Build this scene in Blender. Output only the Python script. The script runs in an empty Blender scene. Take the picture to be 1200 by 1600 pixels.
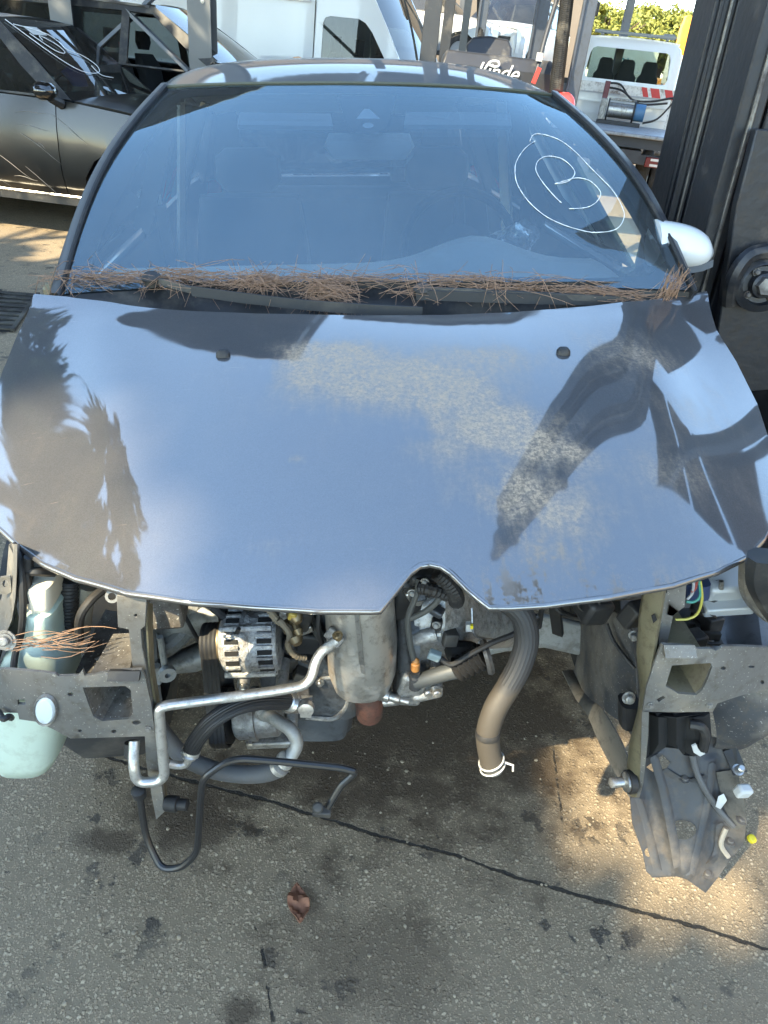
import bpy, bmesh, math, random
from mathutils import Vector as V, Matrix, Euler
from mathutils.geometry import delaunay_2d_cdt
R = math.radians
random.seed(11)
sc = bpy.context.scene
C = bpy.context.collection

# ------------------------------------------------------------------ camera, sky, sun, exposure
F = 1110.0                                   # focal length in pixels of the 1200x1600 photograph
CAM_H, PITCH, ROLL = 1.60, R(32.3), R(6.5)
cam_d = bpy.data.cameras.new('camera')
cam = bpy.data.objects.new('camera', cam_d)
C.objects.link(cam)
sc.camera = cam
cam_d.sensor_fit = 'VERTICAL'
cam_d.sensor_height = 36
cam_d.lens = 36 * F / 1600
cam_d.clip_end = 2000
cam_d.clip_start = 0.05
M_REAL = Matrix.Translation((0, 0, CAM_H)) @ Euler((R(90) - PITCH, 0, 0)).to_matrix().to_4x4() @ Matrix.Rotation(ROLL, 4, 'Z')
cam.matrix_world = M_REAL
# the wrecked car is tilted sideways on the forks: its own level frame has the camera at 1.48 m, pitched 31 degrees, unrolled
M_VIRT = Matrix.Translation((0, 0, 1.48)) @ Euler((R(90) - R(31), 0, 0)).to_matrix().to_4x4()
M_CAR = M_REAL @ M_VIRT.inverted()

SUN = V((-0.50, -0.52, 0.69)).normalized()
wd = bpy.data.worlds.new('World')
sc.world = wd
wd.use_nodes = True
wn, wl = wd.node_tree.nodes, wd.node_tree.links
bg = wn['Background']
sky = wn.new('ShaderNodeTexSky')
sky.sky_type = 'NISHITA'
sky.sun_disc = False
sky.sun_elevation = math.asin(SUN.z)
sky.sun_rotation = math.atan2(SUN.x, SUN.y)
sky.air_density = 1.0
sky.dust_density = 0.25
sky.ozone_density = 1.0
wl.new(sky.outputs[0], bg.inputs[0])
bg.inputs[1].default_value = 0.15
sl = bpy.data.lights.new('sun', 'SUN')
sl.energy = 2.5
sl.angle = R(0.5)
sl.color = (1.0, 0.86, 0.66)
so = bpy.data.objects.new('sun', sl)
C.objects.link(so)
so.rotation_euler = SUN.to_track_quat('Z', 'Y').to_euler()
so.location = (-10, -10, 14)
sc.view_settings.view_transform = 'Standard'
sc.view_settings.look = 'None'
sc.view_settings.gamma = 1
sc.view_settings.exposure = 2.8
sc.view_settings.use_white_balance = True      # phone set for open shade
sc.view_settings.white_balance_temperature = 7000
sc.view_settings.white_balance_tint = 3
sc.cycles.use_denoising = True
sc.cycles.max_bounces = 8
sc.cycles.transparent_max_bounces = 12
sc.cycles.sample_clamp_indirect = 6
sc.cycles.caustics_reflective = False
sc.cycles.caustics_refractive = False

# ------------------------------------------------------------------ pixel rays
def _pt(M, px, py, d):
    return M @ V(((px - 600) / F * d, (800 - py) / F * d, -d))
def _cut(M, px, py, axis, val):
    a = M.translation; b = _pt(M, px, py, 1.0) - a
    return a + b * ((val - a[axis]) / b[axis])
def cD(px, py, d): return _pt(M_VIRT, px, py, d)          # car frame, by depth
def cY(px, py, y): return _cut(M_VIRT, px, py, 1, y)
def cZ(px, py, z): return _cut(M_VIRT, px, py, 2, z)
def wD(px, py, d): return _pt(M_REAL, px, py, d)          # world, by depth
def wZ(px, py, z): return _cut(M_REAL, px, py, 2, z)
YAW = R(5.6)
O0 = V((.064, .768, 0))
TA = V((-math.sin(YAW), math.cos(YAW), 0)); SA = V((math.cos(YAW), math.sin(YAW), 0))
def cS(s, t, z): return O0 + SA * s + TA * t + V((0, 0, z))   # car frame from sideways, backwards, up

# ------------------------------------------------------------------ materials
MATS = {}
def mat(name, col, rough=.5, metal=0., var=0., vscale=8., dirt=None, dirt_amt=0., dirt_scale=5., bump=0., bscale=60.,
        coat=0., coat_rough=.03, spec=.5, emit=None, speck=0.):
    if name in MATS: return MATS[name]
    m = bpy.data.materials.new(name); MATS[name] = m
    m.use_nodes = True
    n, l = m.node_tree.nodes, m.node_tree.links
    b = n['Principled BSDF']
    b.inputs['Base Color'].default_value = (*col, 1)
    b.inputs['Roughness'].default_value = rough
    b.inputs['Metallic'].default_value = metal
    b.inputs['Specular IOR Level'].default_value = spec
    if coat:
        b.inputs['Coat Weight'].default_value = coat
        b.inputs['Coat Roughness'].default_value = coat_rough
    tc = n.new('ShaderNodeTexCoord')
    cur = None
    if var or dirt or speck:
        nz = n.new('ShaderNodeTexNoise'); nz.inputs['Scale'].default_value = vscale; nz.inputs['Detail'].default_value = 6
        l.new(tc.outputs['Object'], nz.inputs['Vector'])
        mx = n.new('ShaderNodeMix'); mx.data_type = 'RGBA'
        mx.inputs[6].default_value = (*[max(0, c * (1 - var)) for c in col], 1)
        mx.inputs[7].default_value = (*[min(1, c * (1 + var)) for c in col], 1)
        l.new(nz.outputs[0], mx.inputs[0]); cur = mx.outputs[2]
    if dirt:
        nd = n.new('ShaderNodeTexNoise'); nd.inputs['Scale'].default_value = dirt_scale; nd.inputs['Detail'].default_value = 9
        nd.inputs['Roughness'].default_value = .65
        l.new(tc.outputs['Object'], nd.inputs['Vector'])
        cr = n.new('ShaderNodeMapRange'); cr.inputs[1].default_value = .72 - .45 * dirt_amt; cr.inputs[2].default_value = .82 - .3 * dirt_amt
        l.new(nd.outputs[0], cr.inputs[0])
        md = n.new('ShaderNodeMix'); md.data_type = 'RGBA'; md.inputs[7].default_value = (*dirt, 1)
        l.new(cr.outputs[0], md.inputs[0]); l.new(cur, md.inputs[6]); cur = md.outputs[2]
        rm = n.new('ShaderNodeMapRange'); rm.inputs[3].default_value = rough; rm.inputs[4].default_value = max(rough, .8)
        l.new(cr.outputs[0], rm.inputs[0]); l.new(rm.outputs[0], b.inputs['Roughness'])
        if metal:
            mm = n.new('ShaderNodeMapRange'); mm.inputs[3].default_value = metal; mm.inputs[4].default_value = 0
            l.new(cr.outputs[0], mm.inputs[0]); l.new(mm.outputs[0], b.inputs['Metallic'])
    if dirt:
        ng = n.new('ShaderNodeTexNoise'); ng.inputs['Scale'].default_value = dirt_scale * 5.5; ng.inputs['Detail'].default_value = 10; ng.inputs['Roughness'].default_value = .72
        l.new(tc.outputs['Object'], ng.inputs['Vector'])
        gr_ = n.new('ShaderNodeMapRange'); gr_.inputs[1].default_value = .50; gr_.inputs[2].default_value = .66; gr_.inputs[4].default_value = min(.75, dirt_amt * 1.2)
        l.new(ng.outputs[0], gr_.inputs[0])
        mg = n.new('ShaderNodeMix'); mg.data_type = 'RGBA'; mg.inputs[7].default_value = (dirt[0] * .45, dirt[1] * .42, dirt[2] * .38, 1)
        l.new(gr_.outputs[0], mg.inputs[0]); l.new(cur, mg.inputs[6]); cur = mg.outputs[2]
    if speck:
        ns = n.new('ShaderNodeTexNoise'); ns.inputs['Scale'].default_value = 260; ns.inputs['Detail'].default_value = 2
        l.new(tc.outputs['Object'], ns.inputs['Vector'])
        r2 = n.new('ShaderNodeMapRange'); r2.inputs[1].default_value = .66; r2.inputs[2].default_value = .72
        r2.inputs[4].default_value = speck
        l.new(ns.outputs[0], r2.inputs[0])
        m2 = n.new('ShaderNodeMix'); m2.data_type = 'RGBA'; m2.inputs[7].default_value = (.6, .58, .52, 1)
        l.new(r2.outputs[0], m2.inputs[0]); l.new(cur, m2.inputs[6]); cur = m2.outputs[2]
    if cur: l.new(cur, b.inputs['Base Color'])
    if bump:
        nb = n.new('ShaderNodeTexNoise'); nb.inputs['Scale'].default_value = bscale; nb.inputs['Detail'].default_value = 5
        l.new(tc.outputs['Object'], nb.inputs['Vector'])
        bp = n.new('ShaderNodeBump'); bp.inputs['Strength'].default_value = bump; bp.inputs['Distance'].default_value = .01
        l.new(nb.outputs[0], bp.inputs['Height']); l.new(bp.outputs[0], b.inputs['Normal'])
    if emit:
        b.inputs['Emission Color'].default_value = (*emit[:3], 1); b.inputs['Emission Strength'].default_value = emit[3]
    return m

def glass(name, tint=(.8, .86, .85), dust=.0, dust_col=(.5, .48, .44), ior=1.5, dust_scale=30, refl=(1, 1, 1)):
    if name in MATS: return MATS[name]
    m = bpy.data.materials.new(name); MATS[name] = m
    m.use_nodes = True
    n, l = m.node_tree.nodes, m.node_tree.links
    n.remove(n['Principled BSDF'])
    out = n['Material Output']
    tr = n.new('ShaderNodeBsdfTransparent'); tr.inputs[0].default_value = (*tint, 1)
    gl = n.new('ShaderNodeBsdfGlossy'); gl.inputs['Roughness'].default_value = .01; gl.inputs[0].default_value = (*refl, 1)
    fr = n.new('ShaderNodeFresnel'); fr.inputs[0].default_value = ior
    m1 = n.new('ShaderNodeMixShader')
    l.new(fr.outputs[0], m1.inputs[0]); l.new(tr.outputs[0], m1.inputs[1]); l.new(gl.outputs[0], m1.inputs[2])
    last = m1
    if dust:
        df = n.new('ShaderNodeBsdfDiffuse'); df.inputs[0].default_value = (*dust_col, 1)
        tc = n.new('ShaderNodeTexCoord')
        nz = n.new('ShaderNodeTexNoise'); nz.inputs['Scale'].default_value = dust_scale; nz.inputs['Detail'].default_value = 8; nz.inputs['Roughness'].default_value = .7
        l.new(tc.outputs['Object'], nz.inputs['Vector'])
        n2 = n.new('ShaderNodeTexNoise'); n2.inputs['Scale'].default_value = 3.; n2.inputs['Detail'].default_value = 3
        l.new(tc.outputs['Object'], n2.inputs['Vector'])
        ml = n.new('ShaderNodeMath'); ml.operation = 'MULTIPLY'
        l.new(nz.outputs[0], ml.inputs[0]); l.new(n2.outputs[0], ml.inputs[1])
        mr = n.new('ShaderNodeMapRange'); mr.inputs[1].default_value = .1; mr.inputs[2].default_value = .45; mr.inputs[3].default_value = dust * .3; mr.inputs[4].default_value = dust * 1.8
        l.new(ml.outputs[0], mr.inputs[0])
        m2 = n.new('ShaderNodeMixShader')
        l.new(mr.outputs[0], m2.inputs[0]); l.new(m1.outputs[0], m2.inputs[1]); l.new(df.outputs[0], m2.inputs[2])
        last = m2
    l.new(last.outputs[0], out.inputs[0])
    return m

# ------------------------------------------------------------------ mesh builder
def spline(p, k=6, closed=False):
    p = [V(q) for q in p]; n = len(p); o = []
    rng = range(n if closed else n - 1)
    for i in rng:
        if closed: a, b, c, d = p[(i - 1) % n], p[i], p[(i + 1) % n], p[(i + 2) % n]
        else: a, b, c, d = p[max(i - 1, 0)], p[i], p[i + 1], p[min(i + 2, n - 1)]
        for j in range(k):
            t = j / k
            o.append(.5 * ((2 * b) + (c - a) * t + (2 * a - 5 * b + 4 * c - d) * t * t + (3 * b - a - 3 * c + d) * t ** 3))
    if not closed: o.append(p[-1])
    return o
def fillet(p, r, k=5):
    """polyline with rounded corners (bent pipes)"""
    p = [V(q) for q in p]; o = [p[0]]
    for i in range(1, len(p) - 1):
        a, b, c = p[i - 1], p[i], p[i + 1]
        u, w = (a - b), (c - b)
        rr = min(r, u.length * .45, w.length * .45)
        s, e = b + u.normalized() * rr, b + w.normalized() * rr
        for j in range(k + 1):
            t = j / k
            o.append(s * (1 - t) ** 2 + b * 2 * t * (1 - t) + e * t * t)
    o.append(p[-1]); return o

OFF = {}
class MB:
    def __init__(s): s.v = []; s.f = []
    def add(s, vs, fs):
        o = len(s.v); s.v += [V(x) for x in vs]; s.f += [tuple(i + o for i in q) for q in fs]; return s
    def box(s, c, d, rot=None):
        c = V(c); x, y, z = d[0] / 2, d[1] / 2, d[2] / 2
        vs = [V((i, j, k)) for i in (-x, x) for j in (-y, y) for k in (-z, z)]
        if rot is not None:
            m = rot if isinstance(rot, Matrix) else Euler(rot).to_matrix()
            vs = [m @ q for q in vs]
        return s.add([c + q for q in vs], [(0, 1, 3, 2), (4, 6, 7, 5), (0, 4, 5, 1), (2, 3, 7, 6), (0, 2, 6, 4), (1, 5, 7, 3)])
    def bar(s, a, b, w, h, up=(0, 0, 1)):
        a, b = V(a), V(b); z = (b - a).normalized(); u = V(up); x = u.cross(z)
        if x.length < 1e-4: x = V((1, 0, 0)).cross(z)
        x.normalize(); y = z.cross(x)
        vs = [p + x * i * w / 2 + y * j * h / 2 for p in (a, b) for i, j in ((-1, -1), (1, -1), (1, 1), (-1, 1))]
        return s.add(vs, [(3, 2, 1, 0), (4, 5, 6, 7), (0, 1, 5, 4), (1, 2, 6, 5), (2, 3, 7, 6), (3, 0, 4, 7)])
    def tube(s, p, r, n=10, caps=True, flute=0):
        p = [V(q) for q in p]; m = len(p)
        rr = r if isinstance(r, (list, tuple)) else [r] * m
        t0 = (p[1] - p[0]).normalized()
        u = t0.cross(V((0, 0, 1)))
        if u.length < .05: u = t0.cross(V((1, 0, 0)))
        u.normalize(); vs = []
        for i in range(m):
            t = (p[min(i + 1, m - 1)] - p[max(i - 1, 0)])
            if t.length < 1e-9: t = t0
            t = t.normalized(); u = (u - t * u.dot(t))
            u.normalize(); w = t.cross(u)
            for j in range(n):
                a = 2 * math.pi * j / n
                vs.append(p[i] + (u * math.cos(a) + w * math.sin(a)) * rr[i] * (1 - flute * (j % 2)))
        fs = [(i * n + j, i * n + (j + 1) % n, (i + 1) * n + (j + 1) % n, (i + 1) * n + j) for i in range(m - 1) for j in range(n)]
        if caps: fs += [tuple(range(n - 1, -1, -1)), tuple(range((m - 1) * n, m * n))]
        return s.add(vs, fs)
    def cyl(s, a, b, r, n=16, r2=None): return s.tube([a, b], [r, r if r2 is None else r2], n)
    def lathe(s, prof, o, ax, n=20, ang0=0, close=False):
        o, ax = V(o), V(ax).normalized(); u = ax.cross(V((0, 0, 1)))
        if u.length < .05: u = ax.cross(V((1, 0, 0)))
        u.normalize(); w = ax.cross(u); vs = []
        for r, h in prof:
            for j in range(n):
                a = 2 * math.pi * j / n + ang0
                vs.append(o + ax * h + (u * math.cos(a) + w * math.sin(a)) * r)
        m = len(prof)
        fs = [(i * n + j, i * n + (j + 1) % n, (i + 1) * n + (j + 1) % n, (i + 1) * n + j) for i in range(m - 1) for j in range(n)]
        if not close: fs += [tuple(range(n - 1, -1, -1)), tuple(range((m - 1) * n, m * n))]
        else: fs += [((m - 1) * n + j, (m - 1) * n + (j + 1) % n, (j + 1) % n, j) for j in range(n)]
        return s.add(vs, fs)
    def loft(s, rings, caps=True, closed=True):
        n = len(rings[0]); vs = [q for r in rings for q in r]; m = len(rings)
        rg = range(n) if closed else range(n - 1)
        fs = [(i * n + j, i * n + (j + 1) % n, (i + 1) * n + (j + 1) % n, (i + 1) * n + j) for i in range(m - 1) for j in rg]
        if caps and closed: fs += [tuple(range(n - 1, -1, -1)), tuple(range((m - 1) * n, m * n))]
        return s.add(vs, fs)
    def stack(s, secs, n=20, e=3.):
        """rounded-rectangle sections: (centre, half x, half y)"""
        rings = []
        for c, a, b in secs:
            c = V(c); rg = []
            for j in range(n):
                q = 2 * math.pi * j / n; co, si = math.cos(q), math.sin(q)
                rg.append(c + V((a * math.copysign(abs(co) ** (2 / e), co), b * math.copysign(abs(si) ** (2 / e), si), 0)))
            rings.append(rg)
        return s.loft(rings)
    def grid(s, fn, nu, nv):
        vs = [fn(i / nu, j / nv) for i in range(nu + 1) for j in range(nv + 1)]
        fs = [(i * (nv + 1) + j, (i + 1) * (nv + 1) + j, (i + 1) * (nv + 1) + j + 1, i * (nv + 1) + j + 1) for i in range(nu) for j in range(nv)]
        return s.add(vs, fs)
    def panel(s, outer, holes, fm, sp=None, thick=None):
        """2D outline with holes, mapped by fm to 3D, optionally thickened by a vector"""
        pts = []; edges = []
        loops = [outer] + list(holes or [])
        for lp in loops:
            b = len(pts); pts += [V((float(q[0]), float(q[1]))) for q in lp]; k = len(lp)
            edges += [(b + i, b + (i + 1) % k) for i in range(k)]
        def inside(x, y, lp):
            c = False; k = len(lp)
            for i in range(k):
                x1, y1 = lp[i][0], lp[i][1]; x2, y2 = lp[i - 1][0], lp[i - 1][1]
                if (y1 > y) != (y2 > y) and x < (x2 - x1) * (y - y1) / (y2 - y1) + x1: c = not c
            return c
        ok = lambda x, y: inside(x, y, outer) and not any(inside(x, y, h) for h in loops[1:])
        if sp:
            x0, x1 = min(q[0] for q in outer), max(q[0] for q in outer); y0, y1 = min(q[1] for q in outer), max(q[1] for q in outer)
            spx, spy = sp if isinstance(sp, tuple) else (sp, sp)
            bnd = [V((q[0], q[1])) for lp in loops for q in lp]
            x = x0 + spx / 2
            while x < x1:
                y = y0 + spy / 2
                while y < y1:
                    if ok(x, y): pts.append(V((x, y)))
                    y += spy
                x += spx
        r = delaunay_2d_cdt(pts, edges, [], 0, 1e-7)
        vs2, fs2 = r[0], r[2]
        fs = []
        for f in fs2:
            cx = sum(vs2[i].x for i in f) / len(f); cy = sum(vs2[i].y for i in f) / len(f)
            if ok(cx, cy): fs.append(tuple(f))
        vs = [fm(q.x, q.y) for q in vs2]
        if thick is None: return s.add(vs, fs)
        th = V(thick); n = len(vs)
        cnt = {}
        for f in fs:
            for i in range(len(f)):
                a, b = f[i], f[(i + 1) % len(f)]
                cnt[(a, b)] = 1
        side = [(b, a, a + n, b + n) for (a, b) in cnt if (b, a) not in cnt]
        return s.add(vs + [q + th for q in vs], fs + [tuple(i + n for i in reversed(f)) for f in fs] + side)
    def mirror_y(s):
        o = len(s.v); s.v += [V((q.x, -q.y, q.z)) for q in s.v]; s.f += [tuple(i + o for i in reversed(f)) for f in s.f]; return s
    def build(s, name, m, parent=None, label=None, ang=35, bevel=0, bseg=2, recalc=True, sub=0, solid=0, attr=None):
        off = OFF.get(parent.name, V((0, 0, 0))) if parent else V((0, 0, 0))
        me = bpy.data.meshes.new(name)
        me.from_pydata([tuple(q - off) for q in s.v], [], s.f)
        if attr:
            for an, vals in attr.items():
                a = me.attributes.new(an, 'FLOAT', 'POINT'); a.data.foreach_set('value', vals)
        if recalc:
            bm = bmesh.new(); bm.from_mesh(me); bmesh.ops.recalc_face_normals(bm, faces=bm.faces[:]); bm.to_mesh(me); bm.free()
        me.polygons.foreach_set('use_smooth', [True] * len(me.polygons))
        me.set_sharp_from_angle(angle=R(ang))
        me.materials.append(m)
        o = bpy.data.objects.new(name, me); C.objects.link(o)
        if parent: o.parent = parent; OFF[o.name] = off
        if label: o['label'] = label
        if solid:
            q = o.modifiers.new('thickness', 'SOLIDIFY'); q.thickness = solid; q.offset = -1
            q = o.modifiers.new('edges', 'EDGE_SPLIT'); q.split_angle = R(50)
        if bevel:
            q = o.modifiers.new('bevel', 'BEVEL'); q.width = bevel; q.segments = bseg; q.limit_method = 'ANGLE'; q.angle_limit = R(40)
        if sub:
            q = o.modifiers.new('sub', 'SUBSURF'); q.levels = sub; q.render_levels = sub
        return o

def tag(o, label=None, cat=None, group=None, kind=None):
    if label: o['label'] = label
    if cat: o['category'] = cat
    if group: o['group'] = group
    if kind: o['kind'] = kind
    return o
def thing(name, label, cat, M=None, loc=None, rz=0, group=None, off=None):
    o = bpy.data.objects.new(name, None); C.objects.link(o); o.empty_display_size = .1
    if M is not None: o.matrix_world = M
    else: o.matrix_world = Matrix.Translation(V(loc or (0, 0, 0))) @ Matrix.Rotation(rz, 4, 'Z')
    OFF[o.name] = V(off) if off is not None else V((0, 0, 0))
    return tag(o, label, cat, group)
def text_mesh(txt, size, m, name, parent, M, shear=0, ext=.002, align='CENTER'):
    cu = bpy.data.curves.new(name, 'FONT'); cu.body = txt; cu.size = size; cu.shear = shear; cu.extrude = ext; cu.align_x = align
    tmp = bpy.data.objects.new('tmp', cu); C.objects.link(tmp)
    dg = bpy.context.evaluated_depsgraph_get()
    me = bpy.data.meshes.new_from_object(tmp.evaluated_get(dg))
    bpy.data.objects.remove(tmp)
    me.materials.clear(); me.materials.append(m)
    me.transform(M)
    o = bpy.data.objects.new(name, me); C.objects.link(o); o.parent = parent
    return o

# ------------------------------------------------------------------ common materials
black_plastic = mat('black_plastic', (.018, .018, .019), .55, var=.3, vscale=20, dirt=(.10, .09, .075), dirt_amt=.45, dirt_scale=7)
black_rubber = mat('black_rubber', (.014, .014, .015), .62, var=.3, dirt=(.07, .06, .05), dirt_amt=.35)
tyre_rubber = mat('tyre_rubber', (.02, .02, .021), .8, var=.3, dirt=(.08, .07, .06), dirt_amt=.5)
dark_void = mat('dark_void', (.012, .012, .012), .9)
alu = mat('cast_aluminium', (.34, .34, .33), .5, .75, var=.35, vscale=30, dirt=(.13, .115, .10), dirt_amt=.55, dirt_scale=14, bump=.35, bscale=90)
alu_white = mat('oxidised_aluminium', (.50, .50, .49), .55, .5, var=.3, vscale=50, dirt=(.16, .15, .14), dirt_amt=.5, dirt_scale=35, bump=.5, bscale=140)
alu_pipe = mat('aluminium_pipe', (.62, .61, .58), .38, .85, var=.2, vscale=25, dirt=(.25, .23, .20), dirt_amt=.35, dirt_scale=18)
steel = mat('steel', (.42, .41, .39), .35, .9, var=.3, vscale=30, dirt=(.16, .13, .10), dirt_amt=.4, dirt_scale=20)
heat_shield = mat('heat_shield_metal', (.52, .50, .46), .36, .85, var=.25, vscale=9, dirt=(.27, .22, .17), dirt_amt=.45, dirt_scale=8, bump=.25, bscale=22)
rust = mat('rusty_iron', (.13, .055, .04), .75, .2, var=.4, vscale=25, dirt=(.07, .04, .03), dirt_amt=.5, dirt_scale=20)
grey_paint = mat('grey_primer_metal', (.17, .165, .155), .42, .35, var=.2, vscale=10, dirt=(.20, .175, .14), dirt_amt=.45, dirt_scale=9, speck=.5)
olive_paint = mat('olive_overspray_metal', (.20, .175, .11), .45, .3, var=.25, vscale=9, dirt=(.16, .13, .09), dirt_amt=.5, dirt_scale=10)
dirty_panel = mat('dirty_inner_panel', (.15, .14, .125), .65, .1, var=.3, vscale=12, dirt=(.09, .075, .06), dirt_amt=.6, dirt_scale=16, speck=.8)
dusty_plastic = mat('dusty_black_plastic', (.045, .047, .052), .6, var=.3, vscale=10, dirt=(.19, .17, .145), dirt_amt=.62, dirt_scale=6, speck=.4)
beige_dust = mat('beige_dusted_plastic', (.12, .11, .095), .75, var=.3, vscale=12, dirt=(.05, .05, .05), dirt_amt=.5, dirt_scale=8)
tank_plastic = mat('milky_plastic', (.50, .60, .52), .42, var=.12, vscale=6, dirt=(.36, .37, .30), dirt_amt=.2, dirt_scale=6)
cream_plastic = mat('cream_plastic', (.66, .60, .48), .4, var=.1)
white_plastic = mat('white_plastic', (.52, .52, .50), .4, var=.15, vscale=30)
engine_dark = mat('engine_dark_metal', (.075, .08, .088), .5, .6, var=.35, vscale=18, dirt=(.03, .03, .03), dirt_amt=.5, dirt_scale=12, bump=.3, bscale=60)
brass = mat('brass', (.20, .15, .085), .45, .7, var=.4, vscale=30)
yellow = mat('yellow_plastic', (.75, .6, .03), .5)
orange_pl = mat('orange_plastic', (.40, .17, .045), .55)
tyre_m, rim_m = tyre_rubber, mat('wheel_rim', (.30, .30, .31), .4, .7, var=.2)
interior = mat('interior_fabric', (.035, .036, .04), .85, var=.3)
interior_grey = mat('interior_grey_plastic', (.58, .59, .57), .7, var=.15)
headliner = mat('headliner_fabric', (.70, .69, .66), .9)
exec_white = mat('white_mark_paint', (.80, .80, .78), .6)
car_glass = glass('side_glass', (.82, .88, .86))
dark_glass = glass('tinted_glass', (.22, .26, .26), dust=.03)

# hood / body paint of the wreck -----------------------------------------------------------
def wreck_paint(name, use_attr, coat_ior=2.45):
    m = bpy.data.materials.new(name); m.use_nodes = True
    n, l = m.node_tree.nodes, m.node_tree.links
    b = n['Principled BSDF']
    tc = n.new('ShaderNodeTexCoord')
    fl = n.new('ShaderNodeTexVoronoi'); fl.inputs['Scale'].default_value = 900
    l.new(tc.outputs['Object'], fl.inputs['Vector'])
    ramp = n.new('ShaderNodeMix'); ramp.data_type = 'RGBA'
    ramp.inputs[6].default_value = (.046, .049, .054, 1); ramp.inputs[7].default_value = (.070, .074, .081, 1)
    sp = n.new('ShaderNodeSeparateColor'); l.new(fl.outputs['Color'], sp.inputs[0]); l.new(sp.outputs[0], ramp.inputs[0])
    b.inputs['Metallic'].default_value = .72
    b.inputs['Coat Weight'].default_value = 1; b.inputs['Coat Roughness'].default_value = .035
    b.inputs['Coat IOR'].default_value = coat_ior
    # thin film of settled dust everywhere
    nz = n.new('ShaderNodeTexNoise'); nz.inputs['Scale'].default_value = 7; nz.inputs['Detail'].default_value = 9; nz.inputs['Roughness'].default_value = .68
    l.new(tc.outputs['Object'], nz.inputs['Vector'])
    mp = n.new('ShaderNodeMapping'); mp.inputs['Scale'].default_value = (46, 9, 9); mp.inputs['Rotation'].default_value = (0, 0, R(14))
    l.new(tc.outputs['Object'], mp.inputs[0])
    st = n.new('ShaderNodeTexNoise'); st.inputs['Scale'].default_value = 1.; st.inputs['Detail'].default_value = 8; st.inputs['Roughness'].default_value = .7
    l.new(mp.outputs[0], st.inputs['Vector'])
    fine = n.new('ShaderNodeTexNoise'); fine.inputs['Scale'].default_value = 130; fine.inputs['Detail'].default_value = 6; fine.inputs['Roughness'].default_value = .8
    l.new(tc.outputs['Object'], fine.inputs['Vector'])
    def math_(op, a, bb=None, clamp=False):
        q = n.new('ShaderNodeMath'); q.operation = op; q.use_clamp = clamp
        for i, x in enumerate((a, bb)):
            if x is None: continue
            if isinstance(x, (int, float)): q.inputs[i].default_value = x
            else: l.new(x, q.inputs[i])
        return q.outputs[0]
    film = math_('MULTIPLY', nz.outputs[0], .10 if use_attr else .22)
    spk = n.new('ShaderNodeMapRange'); spk.inputs[1].default_value = .69; spk.inputs[2].default_value = .74; spk.inputs[4].default_value = .55
    l.new(fine.outputs[0], spk.inputs[0])
    if use_attr:
        at = n.new('ShaderNodeAttribute'); at.attribute_name = 'dust'
        a2 = n.new('ShaderNodeAttribute'); a2.attribute_name = 'soot'
        def rng(x, a, c, lo=0., hi=1.):
            q = n.new('ShaderNodeMapRange'); q.inputs[1].default_value = a; q.inputs[2].default_value = c; q.inputs[3].default_value = lo; q.inputs[4].default_value = hi
            l.new(x, q.inputs[0]); return q.outputs[0]
        big = math_('ADD', math_('MULTIPLY', nz.outputs[0], .55), math_('MULTIPLY', st.outputs[0], .45))
        base = rng(math_('ADD', big, math_('MULTIPLY', at.outputs['Fac'], .34)), .55, .74)
        base = math_('MULTIPLY', base, math_('MULTIPLY', at.outputs['Fac'], 1.6, True))
        gran = rng(fine.outputs[0], .40, .60, .25, 1.0)
        mp2 = n.new('ShaderNodeMapping'); mp2.inputs['Scale'].default_value = (14, 340, 14); mp2.inputs['Rotation'].default_value = (0, 0, R(62))
        l.new(tc.outputs['Object'], mp2.inputs[0])
        s2 = n.new('ShaderNodeTexNoise'); s2.inputs['Scale'].default_value = 1.; s2.inputs['Detail'].default_value = 2; l.new(mp2.outputs[0], s2.inputs['Vector'])
        scr = math_('MULTIPLY', rng(s2.outputs[0], .70, .76), rng(nz.outputs[0], .48, .66, 0, .5))
        film = math_('ADD', film, scr)
        gate = math_('MULTIPLY', math_('MULTIPLY', base, gran), .92)
        dust = math_('ADD', math_('ADD', film, gate), math_('MULTIPLY', spk.outputs[0], math_('ADD', math_('MULTIPLY', at.outputs['Fac'], .7), .12)), True)
        m0 = n.new('ShaderNodeMix'); m0.data_type = 'RGBA'
        sth = n.new('ShaderNodeMapRange'); sth.inputs[1].default_value = .515; sth.inputs[2].default_value = .545
        l.new(math_('ADD', math_('MULTIPLY', st.outputs[0], .55), math_('MULTIPLY', fine.outputs[0], .45)), sth.inputs[0])
        soot = math_('MULTIPLY', sth.outputs[0], a2.outputs['Fac'])
        l.new(soot, m0.inputs[0]); m0.inputs[6].default_value = (.44, .33, .225, 1); m0.inputs[7].default_value = (.02, .018, .016, 1)
        dustcol = m0.outputs[2]
        dust = math_('ADD', dust, soot, True)
    else:
        dust = math_('ADD', film, math_('MULTIPLY', spk.outputs[0], .5), True); dustcol = None
    mx = n.new('ShaderNodeMix'); mx.data_type = 'RGBA'
    l.new(dust, mx.inputs[0]); l.new(ramp.outputs[2], mx.inputs[6])
    if dustcol: l.new(dustcol, mx.inputs[7])
    else: mx.inputs[7].default_value = (.30, .27, .22, 1)
    l.new(mx.outputs[2], b.inputs['Base Color'])
    inv = math_('SUBTRACT', 1.0, dust, True)
    l.new(math_('MULTIPLY', inv, .58), b.inputs['Metallic'])
    l.new(math_('MULTIPLY', inv, .97 if use_attr else .55), b.inputs['Coat Weight'])
    l.new(math_('ADD', math_('MULTIPLY', dust, .4), .54), b.inputs['Roughness'])
    cr = math_('ADD', math_('MULTIPLY', nz.outputs[0], .09), .0)
    l.new(cr, b.inputs['Coat Roughness'])
    return m
paint_hood = wreck_paint('grey_metallic_hood', True)
paint_body = wreck_paint('grey_metallic_body', False, 1.5)

exec_ground = None
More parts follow.
